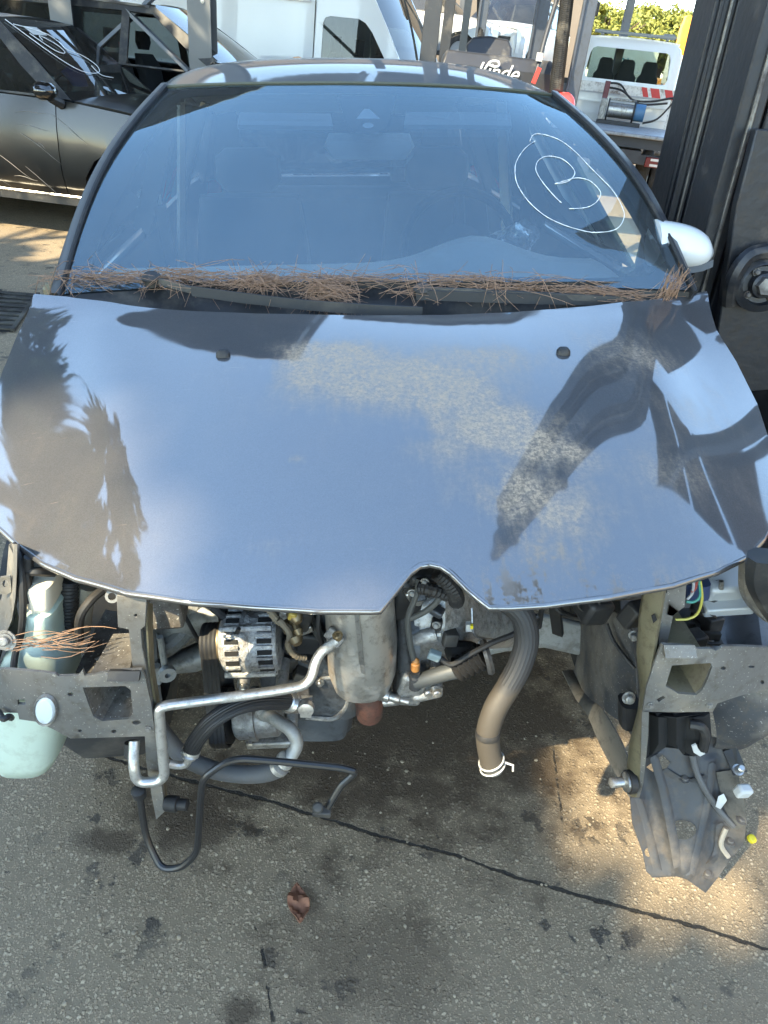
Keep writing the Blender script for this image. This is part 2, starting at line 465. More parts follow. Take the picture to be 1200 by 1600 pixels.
# ------------------------------------------------------------------ ground
def ground_material():
    m = bpy.data.materials.new('yard_asphalt'); m.use_nodes = True
    n, l = m.node_tree.nodes, m.node_tree.links
    b = n['Principled BSDF']; tc = n.new('ShaderNodeTexCoord'); P = tc.outputs['Object']
    def noise(scale, det=5, rough=.55):
        q = n.new('ShaderNodeTexNoise'); q.inputs['Scale'].default_value = scale; q.inputs['Detail'].default_value = det; q.inputs['Roughness'].default_value = rough
        l.new(P, q.inputs['Vector']); return q.outputs[0]
    def mth(op, a, bb=None, clamp=False):
        q = n.new('ShaderNodeMath'); q.operation = op; q.use_clamp = clamp
        for i, x in enumerate((a, bb)):
            if x is None: continue
            if isinstance(x, (int, float)): q.inputs[i].default_value = x
            else: l.new(x, q.inputs[i])
        return q.outputs[0]
    def rng(x, a, c, lo=0., hi=1.):
        q = n.new('ShaderNodeMapRange'); q.inputs[1].default_value = a; q.inputs[2].default_value = c; q.inputs[3].default_value = lo; q.inputs[4].default_value = hi
        l.new(x, q.inputs[0]); return q.outputs[0]
    def mix(f, a, c):
        q = n.new('ShaderNodeMix'); q.data_type = 'RGBA'
        l.new(f, q.inputs[0])
        for i, x in ((6, a), (7, c)):
            if isinstance(x, tuple): q.inputs[i].default_value = (*x, 1)
            else: l.new(x, q.inputs[i])
        return q.outputs[2]
    wob = n.new('ShaderNodeTexNoise'); wob.inputs['Scale'].default_value = 90; l.new(P, wob.inputs['Vector'])
    vm = n.new('ShaderNodeVectorMath'); vm.operation = 'MULTIPLY_ADD'; vm.inputs[1].default_value = (.008, .008, 0)
    l.new(wob.outputs['Color'], vm.inputs[0]); l.new(P, vm.inputs[2])
    def vor(scale):
        q = n.new('ShaderNodeTexVoronoi'); q.inputs['Scale'].default_value = scale; q.inputs['Randomness'].default_value = 1
        l.new(vm.outputs[0], q.inputs['Vector']); s = n.new('ShaderNodeSeparateColor'); l.new(q.outputs['Color'], s.inputs[0])
        return q.outputs['Distance'], s.outputs[0], s.outputs[1]
    d1, c1, e1 = vor(105); d2, c2, e2 = vor(230)
    wear = noise(2.2, 6, .6); wear2 = noise(9, 6, .65)
    stone1 = mth('MULTIPLY', rng(d1, .46, .28), rng(e1, .55, .6))          # big pebbles, some cells only
    stone2 = mth('MULTIPLY', rng(d2, .5, .36), rng(e2, .25, .35))
    col1 = mix(c1, (.30, .228, .145), (.56, .45, .305))
    col2 = mix(c2, (.245, .182, .113), (.49, .38, .25))
    binder = mix(noise(40, 4), (.155, .118, .075), (.295, .23, .148))
    col = mix(stone2, binder, col2); col = mix(stone1, col, col1)
    # rubbed-off tar blotches
    bl = mth('MULTIPLY', rng(noise(11, 9, .66), .575, .605), rng(noise(2.6, 3), .42, .54))
    col = mix(mth('MULTIPLY', bl, .85), col, (.018, .017, .016))
    bl2 = rng(noise(26, 8, .72), .635, .665)
    col = mix(mth('MULTIPLY', bl2, .75), col, (.02, .019, .018))
    # light mineral crumbs
    cr = rng(noise(160, 4, .7), .67, .71)
    col = mix(mth('MULTIPLY', cr, .5), col, (.60, .49, .35))
    # broad tone changes
    col = mix(mth('MULTIPLY', rng(wear, .42, .62), .35), col, (.22, .168, .11))
    # oil and damp; the widest blob also paints in the shade under the car
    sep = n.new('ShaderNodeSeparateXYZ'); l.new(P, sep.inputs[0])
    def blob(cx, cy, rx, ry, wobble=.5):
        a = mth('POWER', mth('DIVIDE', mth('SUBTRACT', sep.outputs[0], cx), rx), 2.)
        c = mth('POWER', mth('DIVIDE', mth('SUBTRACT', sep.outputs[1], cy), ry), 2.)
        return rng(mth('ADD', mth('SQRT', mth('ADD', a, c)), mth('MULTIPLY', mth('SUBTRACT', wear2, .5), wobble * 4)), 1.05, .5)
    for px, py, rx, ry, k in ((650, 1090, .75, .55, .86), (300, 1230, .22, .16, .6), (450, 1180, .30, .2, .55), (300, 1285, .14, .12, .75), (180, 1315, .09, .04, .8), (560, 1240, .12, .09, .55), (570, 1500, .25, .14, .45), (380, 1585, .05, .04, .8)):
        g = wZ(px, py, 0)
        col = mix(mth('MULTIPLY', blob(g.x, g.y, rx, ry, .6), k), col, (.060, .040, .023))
    # cracks
    crk = None
    jag = mth('ADD', mth('MULTIPLY', mth('SUBTRACT', noise(3, 2, .5), .5), .05), mth('MULTIPLY', mth('SUBTRACT', noise(30, 6, .65), .5), .016))
    for (a, bb, w, seg) in (((100, 1160), (1200, 1482), .0046, None), ((396, 1440), (432, 1610), .0034, (1440, 1700)), ((868, 1165), (880, 1290), .003, None)):
        A, B = wZ(*a, 0), wZ(*bb, 0); dv = (B - A).normalized(); nv = V((-dv.y, dv.x, 0))
        q = mth('ADD', mth('MULTIPLY', sep.outputs[0], nv.x), mth('MULTIPLY', sep.outputs[1], nv.y))
        q = mth('ADD', mth('SUBTRACT', q, nv.dot(A)), jag)
        al = mth('ADD', mth('MULTIPLY', sep.outputs[0], dv.x), mth('MULTIPLY', sep.outputs[1], dv.y))
        ww = mth('MULTIPLY', rng(noise(16, 5, .7), .35, .7, .5, 1.7), w)
        k = rng(mth('DIVIDE', mth('ABSOLUTE', q), ww), 1.15, .75)
        if seg or w < .004:
            L = (B - A).length
            k = mth('MULTIPLY', k, mth('MULTIPLY', rng(al, dv.dot(A) - .01, dv.dot(A) + .02), rng(al, dv.dot(A) + L + .01, dv.dot(A) + L - .03)))
        if w < .004: k = mth('MULTIPLY', k, rng(noise(30, 4), .45, .55))
        crk = k if crk is None else mth('MAXIMUM', crk, k)
    col = mix(mth('MULTIPLY', crk, .93), col, (.012, .011, .010))
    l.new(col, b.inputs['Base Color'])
    l.new(mth('SUBTRACT', rng(wear2, .3, .7, .68, .9), mth('MULTIPLY', bl, .2)), b.inputs['Roughness'])
    h = mth('ADD', mth('MULTIPLY', stone1, .8), mth('MULTIPLY', stone2, .45))
    h = mth('ADD', h, mth('MULTIPLY', noise(300, 3), .35))
    h = mth('SUBTRACT', h, mth('MULTIPLY', crk, 3.0))
    bp = n.new('ShaderNodeBump'); bp.inputs['Strength'].default_value = 1.0; bp.inputs['Distance'].default_value = .003
    l.new(h, bp.inputs['Height']); l.new(bp.outputs[0], b.inputs['Normal'])
    return m
g = MB()
xs = [-300, -60, -12, -6, -3, -1.5, 0, 1.5, 3, 6, 12, 60, 300]
ys = [-300, -60, -12, -4, -1, 0, 1, 2, 4, 8, 16, 40, 100, 500]
g.add([(x, y, 0) for x in xs for y in ys], [(i * len(ys) + j, (i + 1) * len(ys) + j, (i + 1) * len(ys) + j + 1, i * len(ys) + j + 1) for i in range(len(xs) - 1) for j in range(len(ys) - 1)])
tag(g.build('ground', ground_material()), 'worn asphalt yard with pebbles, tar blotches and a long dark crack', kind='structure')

# ------------------------------------------------------------------ the wrecked grey hatchback (car frame)
BASE = V((-.15, 2.4, .0))
def car_thing(name, label, cat, group=None):
    """things placed in the tilted frame of the lifted car"""
    return thing(name, label, cat, M=M_CAR @ Matrix.Translation(BASE), group=group, off=BASE)
car = car_thing('wrecked_car', 'dark grey hatchback without front bumper or headlights, dusty bonnet and pine needles below the windscreen', 'car')

def HZ0(s, t):
    a = min(max(1 - t / .80, 0), 1)
    z = .871 + .40 * t - .186 * t * t - (.115 * a ** .6 + .012) * abs(s / .72) ** 3
    sh = .40 + .22 * t
    return z + .010 * math.exp(-((abs(s) - sh) / .07) ** 2) * min(1, max(0, t) * 3) * (1 if t < .7 else max(0, 1 - (t - .7) / .2))
rear_px = [(1104, 455), (1040, 465), (1000, 470), (900, 480), (800, 488), (700, 492), (560, 493), (400, 490), (300, 486), (200, 477), (120, 466), (54, 459)]
trear = lambda s: .735 + .075 * abs(s / .72) ** 1.5
def rear_hit(px, py):
    a = M_VIRT.translation; d = _pt(M_VIRT, px, py, 1) - a; k = .8
    while k < 3:
        q = a + d * k; w = q - O0
        if w.dot(TA) >= trear(w.dot(SA)): return (w.dot(SA), w.dot(TA), q.z)
        k += .0015
REAR = sorted(rear_hit(*q) for q in rear_px)
def rear_dz(s):
    if s <= REAR[0][0]: a = REAR[0]; return a[2] - HZ0(a[0], a[1])
    for a, b in zip(REAR, REAR[1:]):
        if s <= b[0]:
            f = (s - a[0]) / (b[0] - a[0]); return (a[2] - HZ0(a[0], a[1])) * (1 - f) + (b[2] - HZ0(b[0], b[1])) * f
    a = REAR[-1]; return a[2] - HZ0(a[0], a[1])
def HZ(s, t):
    k = min(1.1, max(0, t / trear(s)))
    return HZ0(s, t) + rear_dz(s) * k ** 2.2
def hood_st(px, py):
    a = M_VIRT.translation; d = _pt(M_VIRT, px, py, 1) - a; best = None
    k = .5; prev = None
    while k < 3:
        q = a + d * k; w = q - O0; s, t = w.dot(SA), w.dot(TA); e = q.z - HZ(s, t)
        if e < 0: return (s, t)
        if best is None or e < best[0]: best = (e, s, t)
        k += .002
    return best[1:]
HO = [(672, 877), (690, 881), (706, 893), (735, 921), (765, 946), (800, 946), (850, 942), (950, 930), (1050, 912), (1120, 890), (1165, 868), (1192, 840), (1212, 800), (1220, 740)]
hood_front_r = [hood_st(*q) for q in HO]
HL = [(655, 881), (640, 892), (615, 922), (592, 950), (580, 951), (500, 950), (400, 945), (300, 938), (200, 923), (120, 901), (70, 879), (30, 851), (-12, 812), (-30, 765)]
hood_front_l = [hood_st(*q) for q in HL]
hood_rear = [(a[0], a[1]) for a in reversed(REAR)]
sideR = [(.685, .34), (.72, .47), (.735, .60), (.735, .70)]
sideL = [(-.735, .70), (-.742, .60), (-.735, .50), (-.71, .38)]
outline = [hood_front_r[0]] + hood_front_r[1:] + sideR + hood_rear + sideL + hood_front_l[::-1]
# densify the outline
def dens(lp, d):
    o = []
    for i, a in enumerate(lp):
        b = lp[(i + 1) % len(lp)]; L = math.dist(a, b); k = max(1, int(L / d))
        o += [(a[0] + (b[0] - a[0]) * j / k, a[1] + (b[1] - a[1]) * j / k) for j in range(k)]
    return o
def smooth_loop(lp, keep):
    return lp
hb = MB()
hb.panel(dens(outline, .02), [], lambda s, t: cS(s, t, HZ(s, t)), sp=.016)
# dirt laid where the photograph shows it: patches given as centre, half sizes, weight (car sideways / backwards)
def bl(px, py, rx, ry, w, ang=0):
    s, t = hood_st(px, py); return (s, t, rx, ry, w, ang)
DUST = [bl(470, 580, .06, .09, .9), bl(520, 560, .11, .08, 1.), bl(600, 590, .14, .085, 1.1), bl(690, 610, .13, .09, 1.0), bl(760, 660, .12, .08, .9), bl(850, 690, .10, .07, .9),
        bl(760, 560, .16, .08, .55), bl(880, 800, .09, .09, .55), bl(800, 770, .09, .07, .75), bl(860, 850, .08, .06, .5), bl(700, 700, .08, .06, .5), bl(1000, 560, .13, .12, .42), bl(1080, 620, .12, .12, .35),
        bl(1050, 720, .12, .1, .3), bl(400, 860, .07, .02, .28), bl(1080, 880, .14, .03, .3), bl(460, 716, .02, .01, .5)]
CLEAN = [bl(960, 680, .10, .035, .9), bl(1040, 600, .09, .03, .8), bl(930, 620, .07, .03, .7)]
def dustv(s, t):
    q = 0
    for cs, ct, rx, ry, w, _ in DUST: q = max(q, w * math.exp(-((s - cs) / rx) ** 2 - ((t - ct) / ry) ** 2))
    for cs, ct, rx, ry, w, _ in CLEAN: q *= 1 - w * math.exp(-((s - cs) / rx) ** 2 - ((t - ct) / ry) ** 2)
    return q + .05
SOOT = [bl(780, 938, .05, .03, .9), bl(850, 935, .06, .03, .9), bl(920, 925, .06, .03, .9), bl(860, 900, .05, .06, .6), bl(1000, 915, .06, .02, .7), bl(830, 925, .06, .05, .9), bl(900, 915, .05, .045, .7), bl(800, 935, .03, .03, .7), bl(940, 925, .04, .03, .7)]
def sootv(s, t):
    return max(w * math.exp(-((s - cs) / rx) ** 2 - ((t - ct) / ry) ** 2) for cs, ct, rx, ry, w, _ in SOOT)
dv, svv = [], []
for q in hb.v:
    w = q - O0; s, t = w.dot(SA), w.dot(TA); dv.append(dustv(s, t)); svv.append(sootv(s, t))
hood = hb.build('bonnet', paint_hood, car, ang=60, attr={'dust': dv, 'soot': svv}, recalc=True, solid=.010)
# make sure the painted side looks up
if hood.data.polygons[0].normal.z < 0: hood.data.flip_normals()
fr_ = [(s, t) for s, t in (hood_front_l[::-1] + hood_front_r)]
b = MB(); b.tube([cS(s, t, HZ(s, t) - .0045) for s, t in dens(fr_, .015)[:-60] if True], .0052, 8, caps=False) if False else None
pe = []
for a_, c_ in zip(fr_, fr_[1:]):
    k_ = max(1, int(math.dist(a_, c_) / .012)); pe += [(a_[0] + (c_[0] - a_[0]) * q_ / k_, a_[1] + (c_[1] - a_[1]) * q_ / k_) for q_ in range(k_)]
b = MB(); b.tube([cS(s, t, HZ(s, t) - .0052) for s, t in pe], .0056, 8); b.build('folded_edge', paint_hood, hood, ang=60)
# inner frame under the bonnet
ib = MB(); ib.panel([(s * .95, .03 + t * .93) for s, t in outline], [], lambda s, t: cS(s, t, HZ(s, t) - .022 - .02 * abs(math.sin(s * 9))), sp=.05)
ib.build('bonnet_lining', mat('bonnet_underside', (.05, .05, .053), .5, .3, var=.2), hood)
for px, py in ((349, 556), (880, 552)):
    s, t = hood_st(px, py); c = cS(s, t, HZ(s, t)); b = MB()
    b.stack([(c + V((0, 0, -.002)), .014, .011), (c + V((0, 0, .006)), .013, .010), (c + V((0, .001, .011)), .008, .007)], 14)
    b.build('washer_jet', black_plastic, hood)

# windscreen ------------------------------------------------------------
def wline(pxs, f): return [f(*q) for q in pxs]
wl_b = [(100, 459, 1.60), (200, 452, 1.66), (330, 446, 1.70), (460, 444, 1.715), (590, 444, 1.72), (720, 444, 1.72), (850, 446, 1.70), (970, 450, 1.67), (1078, 453, 1.63)]
wl_t = [(262, 138, 2.43), (310, 135, 2.405), (380, 133, 2.385), (470, 132, 2.375), (560, 132, 2.375), (650, 134, 2.39), (740, 138, 2.41), (810, 144, 2.44), (862, 150, 2.48)]
WB = [cY(*q) for q in wl_b]; WT = [cY(*q) for q in wl_t]
def resamp(p, u):
    u = min(max(u, 0), 1) * (len(p) - 1); i = min(int(u), len(p) - 2); f = u - i
    a, b, c, d = p[max(i - 1, 0)], p[i], p[i + 1], p[min(i + 2, len(p) - 1)]
    return .5 * ((2 * b) + (c - a) * f + (2 * a - 5 * b + 4 * c - d) * f * f + (3 * b - a - 3 * c + d) * f ** 3)
def WS(u, v, lift=0.):
    q = resamp(WB, u) * (1 - v) + resamp(WT, u) * v
    q = q + V((-.028 * math.sin(v * math.pi) * (1 - 2 * u) , -.022 * math.sin(v * math.pi), .030 * math.sin(v * math.pi) * (1 - .25 * abs(2 * u - 1))))
    return q + V((0, -.45, .89)) * lift
ws_glass = glass('windscreen_glass', (.90, .95, .95), dust=.05, dust_col=(.46, .48, .47), ior=2.15, dust_scale=60, refl=(.64, .88, 1.0))
ws_inner = glass('windscreen_inner_face', (.94, .97, .97), ior=2.1, refl=(.60, .88, 1.0))
b = MB(); b.grid(lambda u, v: WS(u, v), 44, 30)
wscreen = b.build('windscreen', ws_glass, car, ang=80)
b = MB(); b.grid(lambda u, v: WS(u, v, -.013), 44, 30); b.build('inner_pane', ws_inner, wscreen, ang=80)
# find u,v of a pixel on the screen
def wuv(px, py):
    u, v = (px - 100) / 980, (455 - py) / 320; iM = M_VIRT.inverted()
    def pr(u, v):
        c = iM @ WS(u, v); return 600 + F * c.x / -c.z, 800 - F * c.y / -c.z
    for _ in range(25):
        x, y = pr(u, v); e = 1e-3
        xu, yu = pr(u + e, v); xv, yv = pr(u, v + e)
        a, bb, c, d = (xu - x) / e, (xv - x) / e, (yu - y) / e, (yv - y) / e; D = a * d - bb * c
        dx, dy = px - x, py - y
        u += (d * dx - bb * dy) / D; v += (-c * dx + a * dy) / D
    return u, v
frit = mat('black_ceramic_border', (.008, .009, .010), .6)
b = MB()
lo = [(0, 0), (1, 0), (1, 1), (0, 1)]
inn = []
for px, py in [(136, 424), (300, 432), (600, 428), (900, 432), (1015, 428), (1040, 405), (1030, 380), (960, 275), (890, 178), (860, 162), (760, 150), (560, 143), (400, 143), (285, 150), (262, 170), (200, 280), (145, 395)]:
    inn.append(wuv(px, py))
b.panel(dens(lo, .03), [dens(inn, .04)], lambda u, v: WS(u, v, -.006), sp=.025)
b.build('black_border', frit, wscreen)
sens = mat('sensor_cover', (.006, .007, .010), .6)
b = MB(); so_px = [(527, 146), (620, 146), (612, 175), (605, 195), (592, 204), (575, 207), (556, 204), (545, 195), (535, 172)]
tri_px = [(569, 166), (577, 166), (594, 182), (556, 182)]
ov_px = [(575 + 9 * math.cos(a * R(30)), 192 + 4.5 * math.sin(a * R(30))) for a in range(12)]
wv = lambda l: [wuv(*q) for q in l]
b.panel(dens(wv(so_px), .02), [wv(tri_px), wv(ov_px)], lambda u, v: WS(u, v, -.006), sp=.015)
sc_ = b.build('sensor_cover', sens, wscreen)
b = MB(); b.panel(wv(tri_px), [], lambda u, v: WS(u, v, -.007)); b.panel(wv(ov_px), [], lambda u, v: WS(u, v, -.007))
b.build('sensor_window', mat('sensor_window', (.42, .50, .56), .35), sc_)
# white chalk scrawl on the screen
def pxs_to_glass(l, lift=.0015): return [WS(*wuv(*q), lift) for q in l]
chalk = mat('white_chalk', (.80, .83, .85), .8)
oval = [(828, 221), (834, 211), (850, 211), (875, 220), (899, 238), (921, 261), (941, 281), (957, 298), (970, 320), (975, 340), (962, 359), (930, 364), (902, 359), (875, 350), (850, 337), (829, 319), (815, 301), (806, 282), (805, 260), (811, 245), (822, 231), (836, 221)]
bee = [(877, 318), (864, 305), (852, 291), (842, 277), (837, 265), (840, 253), (850, 246), (862, 245), (878, 249), (891, 259), (898, 270), (893, 280), (882, 286), (867, 288), (880, 284), (898, 279), (912, 280), (924, 285), (936, 297), (938, 306), (931, 317), (916, 325), (889, 327)]
for ln, lbl in ((oval, 'large looping oval of chalk'), (bee, 'chalk letter B inside the oval')):
    b = MB(); p = spline(pxs_to_glass(ln), 5)
    i = 0
    while i < len(p) - 1:
        k = min(len(p) - 1, i + random.choice((3, 4, 6, 9)))
        b.tube(p[i:k + 1], [.0009 * random.uniform(.6, 1.35) for _ in p[i:k + 1]], 5); i = k + (0 if random.random() < .55 else 0)
    b.build('chalk_mark', chalk, wscreen, label=lbl)

# pillars, roof -----------------------------------------------------------
def edge_l(v): return WS(0, v)
def edge_r(v): return WS(1, v)
for side, ed in ((-1, edge_l), (1, edge_r)):
    b = MB(); rings = []
    for i in range(17):
        v = -.012 + 1.03 * i / 16
        c = ed(v)
        o = SA * side
        w = (.050 if side < 0 else .026 + .022 * min(1, max(0, v) * 2.5)) - .006 * v
        rings.append([c + V((0, 0, -.012)), c + V((0, -.004, .010)) + o * .006, c + o * w * .6 + V((0, .01, .008)), c + o * w + V((0, .035, -.012)), c + o * (w + .004) + V((0, .10, -.05)), c + o * .01 + V((0, .10, -.06))])
    b.loft(rings); b.build('windscreen_pillar', mat('dull_pillar_paint', (.040, .043, .050), .42, .2, var=.25, vscale=9, dirt=(.10, .09, .075), dirt_amt=.25), car, ang=40)
    b = MB(); b.tube([ed(-.02 + 1.02 * i / 12) + SA * side * .004 + V((0, -.003, .007)) for i in range(13)], .005, 6); b.build('screen_seal', black_rubber, car)
# roof: from the top of the screen back to the tail
def roof_pt(u, v):
    a = resamp(WT, u) + V((0, .012, .006)); t = v * 1.65
    s = 2 * u - 1
    side = SA * (s * .10 * math.sin(min(1, v * 2) * math.pi / 2))
    z = .075 * math.sin(min(t / .60, 1) * math.pi / 2) * (1 - .55 * abs(s) ** 2.5) - max(0, t - .62) ** 2 * .16
    return a + TA * t + side + V((0, 0, z + .03 * abs(s) ** 6 * -1 * min(1, v * 3)))
b = MB(); b.grid(roof_pt, 30, 30); roof = b.build('roof', paint_body, car, ang=60, solid=.004)
b = MB(); b.tube([resamp(WT, i / 24) + V((0, .006, .003)) for i in range(25)], .0055, 6); b.build('roof_seam', mat('roof_seam_rubber', (.08, .085, .06), .6), car)
b = MB(); b.grid(lambda u, v: roof_pt(u, v) + V((0, 0, -.03)), 14, 14); b.build('headliner', headliner, car, recalc=False)

# body sides behind the pillars (seen through the glass and from the side)
HWB, HWS = .735, .80
CX = lambda t: 0.
def side_pt(side):
    def f(t, z):
        k = (z - .30) / .75
        w = HWS - .05 * (1 - min(1, k * 2.5)) - .055 * max(0, (k - .55) / .45) ** 1.5
        w -= .07 * max(0, (t - 2.9) / .8) ** 2
        return cS(side * w, t, z)
    return f
def top_edge(side):
    return lambda t: None
glass_top = lambda t: 1.47 - .03 * max(0, 1.9 - t) - .10 * max(0, t - 2.5) ** 1.5
for side in (-1, 1):
    f = side_pt(side)
    arc = [(3.08 + .34 * math.cos(a), .30 + .36 * math.sin(a)) for a in [R(180 - i * 18) for i in range(11)]]
    fd = [(1.0, .33), (2.02, .32), (2.04, 1.04), (1.22, 1.03), (1.06, .90)]
    rd = [(2.03, .32), (2.70, .33), (2.80, .58), (2.93, .66), (2.93, 1.05), (2.05, 1.04)]
    rq = [(2.94, .67)] + arc[3:] + [(3.50, .32), (3.62, .5), (3.66, 1.02), (3.5, 1.07), (2.94, 1.06)]
    for nm, ol in (('front_door', fd), ('rear_door', rd), ('rear_wing', rq)):
        b = MB(); b.panel(dens(ol, .08), [], f, sp=.1)
        d = b.build(nm, paint_body, car, ang=50, solid=.02)
        if 'door' in nm:
            tc_ = 1.85 if nm == 'front_door' else 2.75
            q = f(tc_, .9); b = MB(); b.tube([q + TA * -.09, q + SA * side * .03 + TA * -.05, q + SA * side * .03 + TA * .05, q + TA * .09], .010, 8); b.build('handle', paint_body, d)
    b = MB(); b.panel(dens([(.90, .20), (2.72, .20), (2.72, .33), (.90, .33)], .2), [], f); b.build('sill', black_plastic, car, solid=.03)
    # side windows lean inwards
    def gw(t, z, sd=side): 
        k = (z - 1.04) / .42
        return cS(sd * (.735 - .17 * k - .07 * max(0, (t - 2.9) / .8) ** 2), t, z)
    for ol in ([(1.12, 1.05), (2.0, 1.05), (2.0, 1.43), (1.72, 1.42), (1.45, 1.31)], [(2.09, 1.05), (2.85, 1.06), (2.86, 1.40), (2.09, 1.43)], [(2.95, 1.07), (3.38, 1.10), (3.15, 1.30), (2.95, 1.38)]):
        b = MB(); b.panel(dens(ol, .1), [], gw); b.build('side_window', car_glass, car)
    for ol in ([(2.0, 1.03), (2.09, 1.03), (2.09, 1.46), (2.0, 1.46)], [(2.86, 1.03), (2.95, 1.03), (2.95, 1.42), (2.86, 1.42)], [(3.38, 1.05), (3.6, 1.05), (3.25, 1.38), (3.12, 1.38)]):
        b = MB(); b.panel(dens(ol, .1), [], gw); b.build('door_pillar', paint_body, car, solid=.03)
    b = MB(); b.panel(dens([(1.3, 1.02), (3.5, 1.02), (3.5, 1.06), (1.3, 1.06)], .3), [], lambda t, z, f=f: f(t, z) + SA * side * .008); b.build('window_seal', black_rubber, car)
    # interior trim of the doors
    b = MB(); b.panel(dens([(1.0, .4), (2.9, .4), (2.9, 1.03), (1.0, 1.03)], .3), [], lambda t, z, f=f: f(t, z) - SA * side * .05); b.build('door_trim', interior, car)
    b = MB(); b.loft([[roof_pt((1 + side) / 2, v) + V((0, 0, dz)) + SA * side * dx for dx, dz in ((-.03, -.05), (.012, -.045), (.014, -.01), (-.02, .004))] for v in [i / 12 for i in range(13)]])
    b.build('roof_rail', paint_body, car)
    # B pillar inner trim with seat belt anchor
    b = MB(); b.panel([(1.95, .4), (2.14, .4), (2.12, 1.44), (2.0, 1.44)], [], lambda t, z: cS(side * (.70 - .15 * max(0, (z - 1.0) / .45)), t, z)); bp_ = b.build('pillar_trim', interior_grey, car, solid=.01)
    c = cS(side * .675, 2.04, 1.13); b = MB(); b.stack([(c + V((0, -.012, -.045)), .02, .01), (c + V((0, -.014, .045)), .02, .01)], 10); b.build('belt_anchor', white_plastic, bp_)
    b = MB(); b.bar(cS(side * .66, 2.0, 1.12), cS(side * .62, 1.95, .55), .045, .003, up=(0, 1, 0)); b.build('seat_belt', interior, bp_)
# tailgate with window
b = MB(); b.panel([(-.66, .45), (.66, .45), (.66, 1.05), (-.66, 1.05)], [], lambda s, z: cS(s, 3.72 - .06 * max(0, (z - .6)) - .08 * (s / .7) ** 2, z), sp=.15)
tg = b.build('tailgate', paint_body, car, solid=.03)
b = MB(); b.panel([(-.58, 1.06), (.58, 1.06), (.46, 1.40), (-.46, 1.40)], [], lambda s, z: cS(s, 3.66 - 1.1 * (z - 1.05) - .08 * (s / .7) ** 2, z), sp=.15); b.build('rear_window', car_glass, tg)
for s in (-1, 1):
    b = MB(); b.panel([(s * .47, 1.05), (s * .60, 1.05), (s * .69, 1.05), (s * .56, 1.42), (s * .47, 1.42)], [], lambda q, z: cS(q, 3.66 - 1.1 * (z - 1.05) - .08 * (q / .7) ** 2, z)); b.build('tailgate_pillar', paint_body, tg, solid=.02)
    b = MB(); b.box(cS(s * .67, 3.64, .93), (.12, .12, .22)); b.build('tail_light', mat('red_lens', (.35, .01, .01), .2), car, bevel=.02)
b = MB(); b.loft([[cS(s, 3.66 + .12 - .2 * (s / .75) ** 4, z) for z in (.25, .30, .52, .56)] + [cS(s, 3.6 - .2 * (s / .75) ** 4, .56), cS(s, 3.6 - .2 * (s / .75) ** 4, .25)] for s in [-.78 + .13 * i for i in range(13)]]); b.build('rear_bumper', paint_body, car)
b = MB(); b.grid(lambda u, v: cS(-.72 + 1.44 * u, 1.15 + 2.5 * v, .30), 4, 6); b.build('floor_pan', black_plastic, car, solid=.05)

# interior ---------------------------------------------------------------
def dash(u, v):
    s = -.68 + 1.36 * u; t = .98 + .46 * v; a = cS(s, t, 0)
    z = 1.02 + .025 * math.sin(v * 2.6) + .05 * math.exp(-((s - .33) / .16) ** 2) * math.exp(-((v - .8) / .3) ** 2) * 1.4 - (.12 * ((v - .85) / .15) ** 2 if v > .85 else 0)
    return cS(s, t, z)
b = MB(); b.grid(dash, 30, 16); ds = b.build('dashboard', interior_grey, car, ang=60)
b = MB(); b.grid(lambda u, v: cS(-.68 + 1.36 * u, 1.43 - .1 * v, .92 - .5 * v), 6, 4); b.build('dashboard_front', interior, ds)
for s, n_ in ((-.05, 3), (.3, 5)):
    b = MB()
    for i in range(n_): b.bar(cS(s + .05 * i, 1.02, 1.033), cS(s + .05 * i + .035, 1.02, 1.033), .018, .006)
    b.build('demister_vent', black_plastic, ds)
wc = cS(.34, 1.62, 1.02); ax = V((.03, -.93, .36)).normalized()
b = MB(); rr = []
u_ = ax.cross(V((1, 0, 0))).normalized(); w_ = ax.cross(u_)
ring = [wc + (u_ * math.cos(a) + w_ * math.sin(a)) * .182 for a in [2 * math.pi * i / 32 for i in range(33)]]
b.tube(ring, .015, 8, caps=False)
for a in (0.0, 1.9, 4.4): b.tube([wc + (u_ * math.cos(a) + w_ * math.sin(a)) * .17, wc - ax * .03], [.014, .03], 8)
b.lathe([(.02, -.02), (.075, -.02), (.08, .02), (.05, .035), (.01, .04)], wc, ax, 16)
sw = b.build('steering_wheel', interior, car)
film = glass('crumpled_clear_film', (.72, .76, .78), dust=.5, dust_col=(.7, .72, .74), dust_scale=25)
b = MB()
def bag(u, v):
    a = -2.0 + 2.4 * u; r = .10 + .14 * v
    return wc + (u_ * -math.cos(a) + w_ * math.sin(a)) * (r + .02 * math.sin(u * 31 + v * 5)) + ax * (.03 + .02 * math.sin(u * 23) * math.cos(v * 9) + .015 * math.sin(v * 20 + u * 7))
b.grid(bag, 40, 10); b.build('wheel_film', film, sw, ang=25)
def seat(s, t, par):
    b = MB(); secs = []
    for i in range(9):
        k = i / 8; c = cS(s, t + .12 + .16 * k, .52 + .60 * k); wv_ = .24 - .05 * k ** 2
        secs.append((c, wv_, .07 + .02 * math.sin(k * 3)))
    b.stack(secs, 18, 3.5); st = b.build('seat_back', interior, par)
    b = MB(); c = cS(s, t + .30, 1.20); b.stack([(c + V((0, 0, -.07)), .09, .035), (c + V((0, 0, -.03)), .125, .05), (c + V((0, 0, .05)), .12, .05), (c + V((0, 0, .08)), .08, .03)], 16, 3); b.build('headrest', interior, st)
    b = MB(); c = cS(s, t - .12, .48); b.stack([(c + V((0, 0, -.08)), .24, .26), (c + V((0, 0, .04)), .25, .27), (c + V((0, 0, .08)), .20, .22)], 18, 4); b.build('seat_cushion', interior, st)
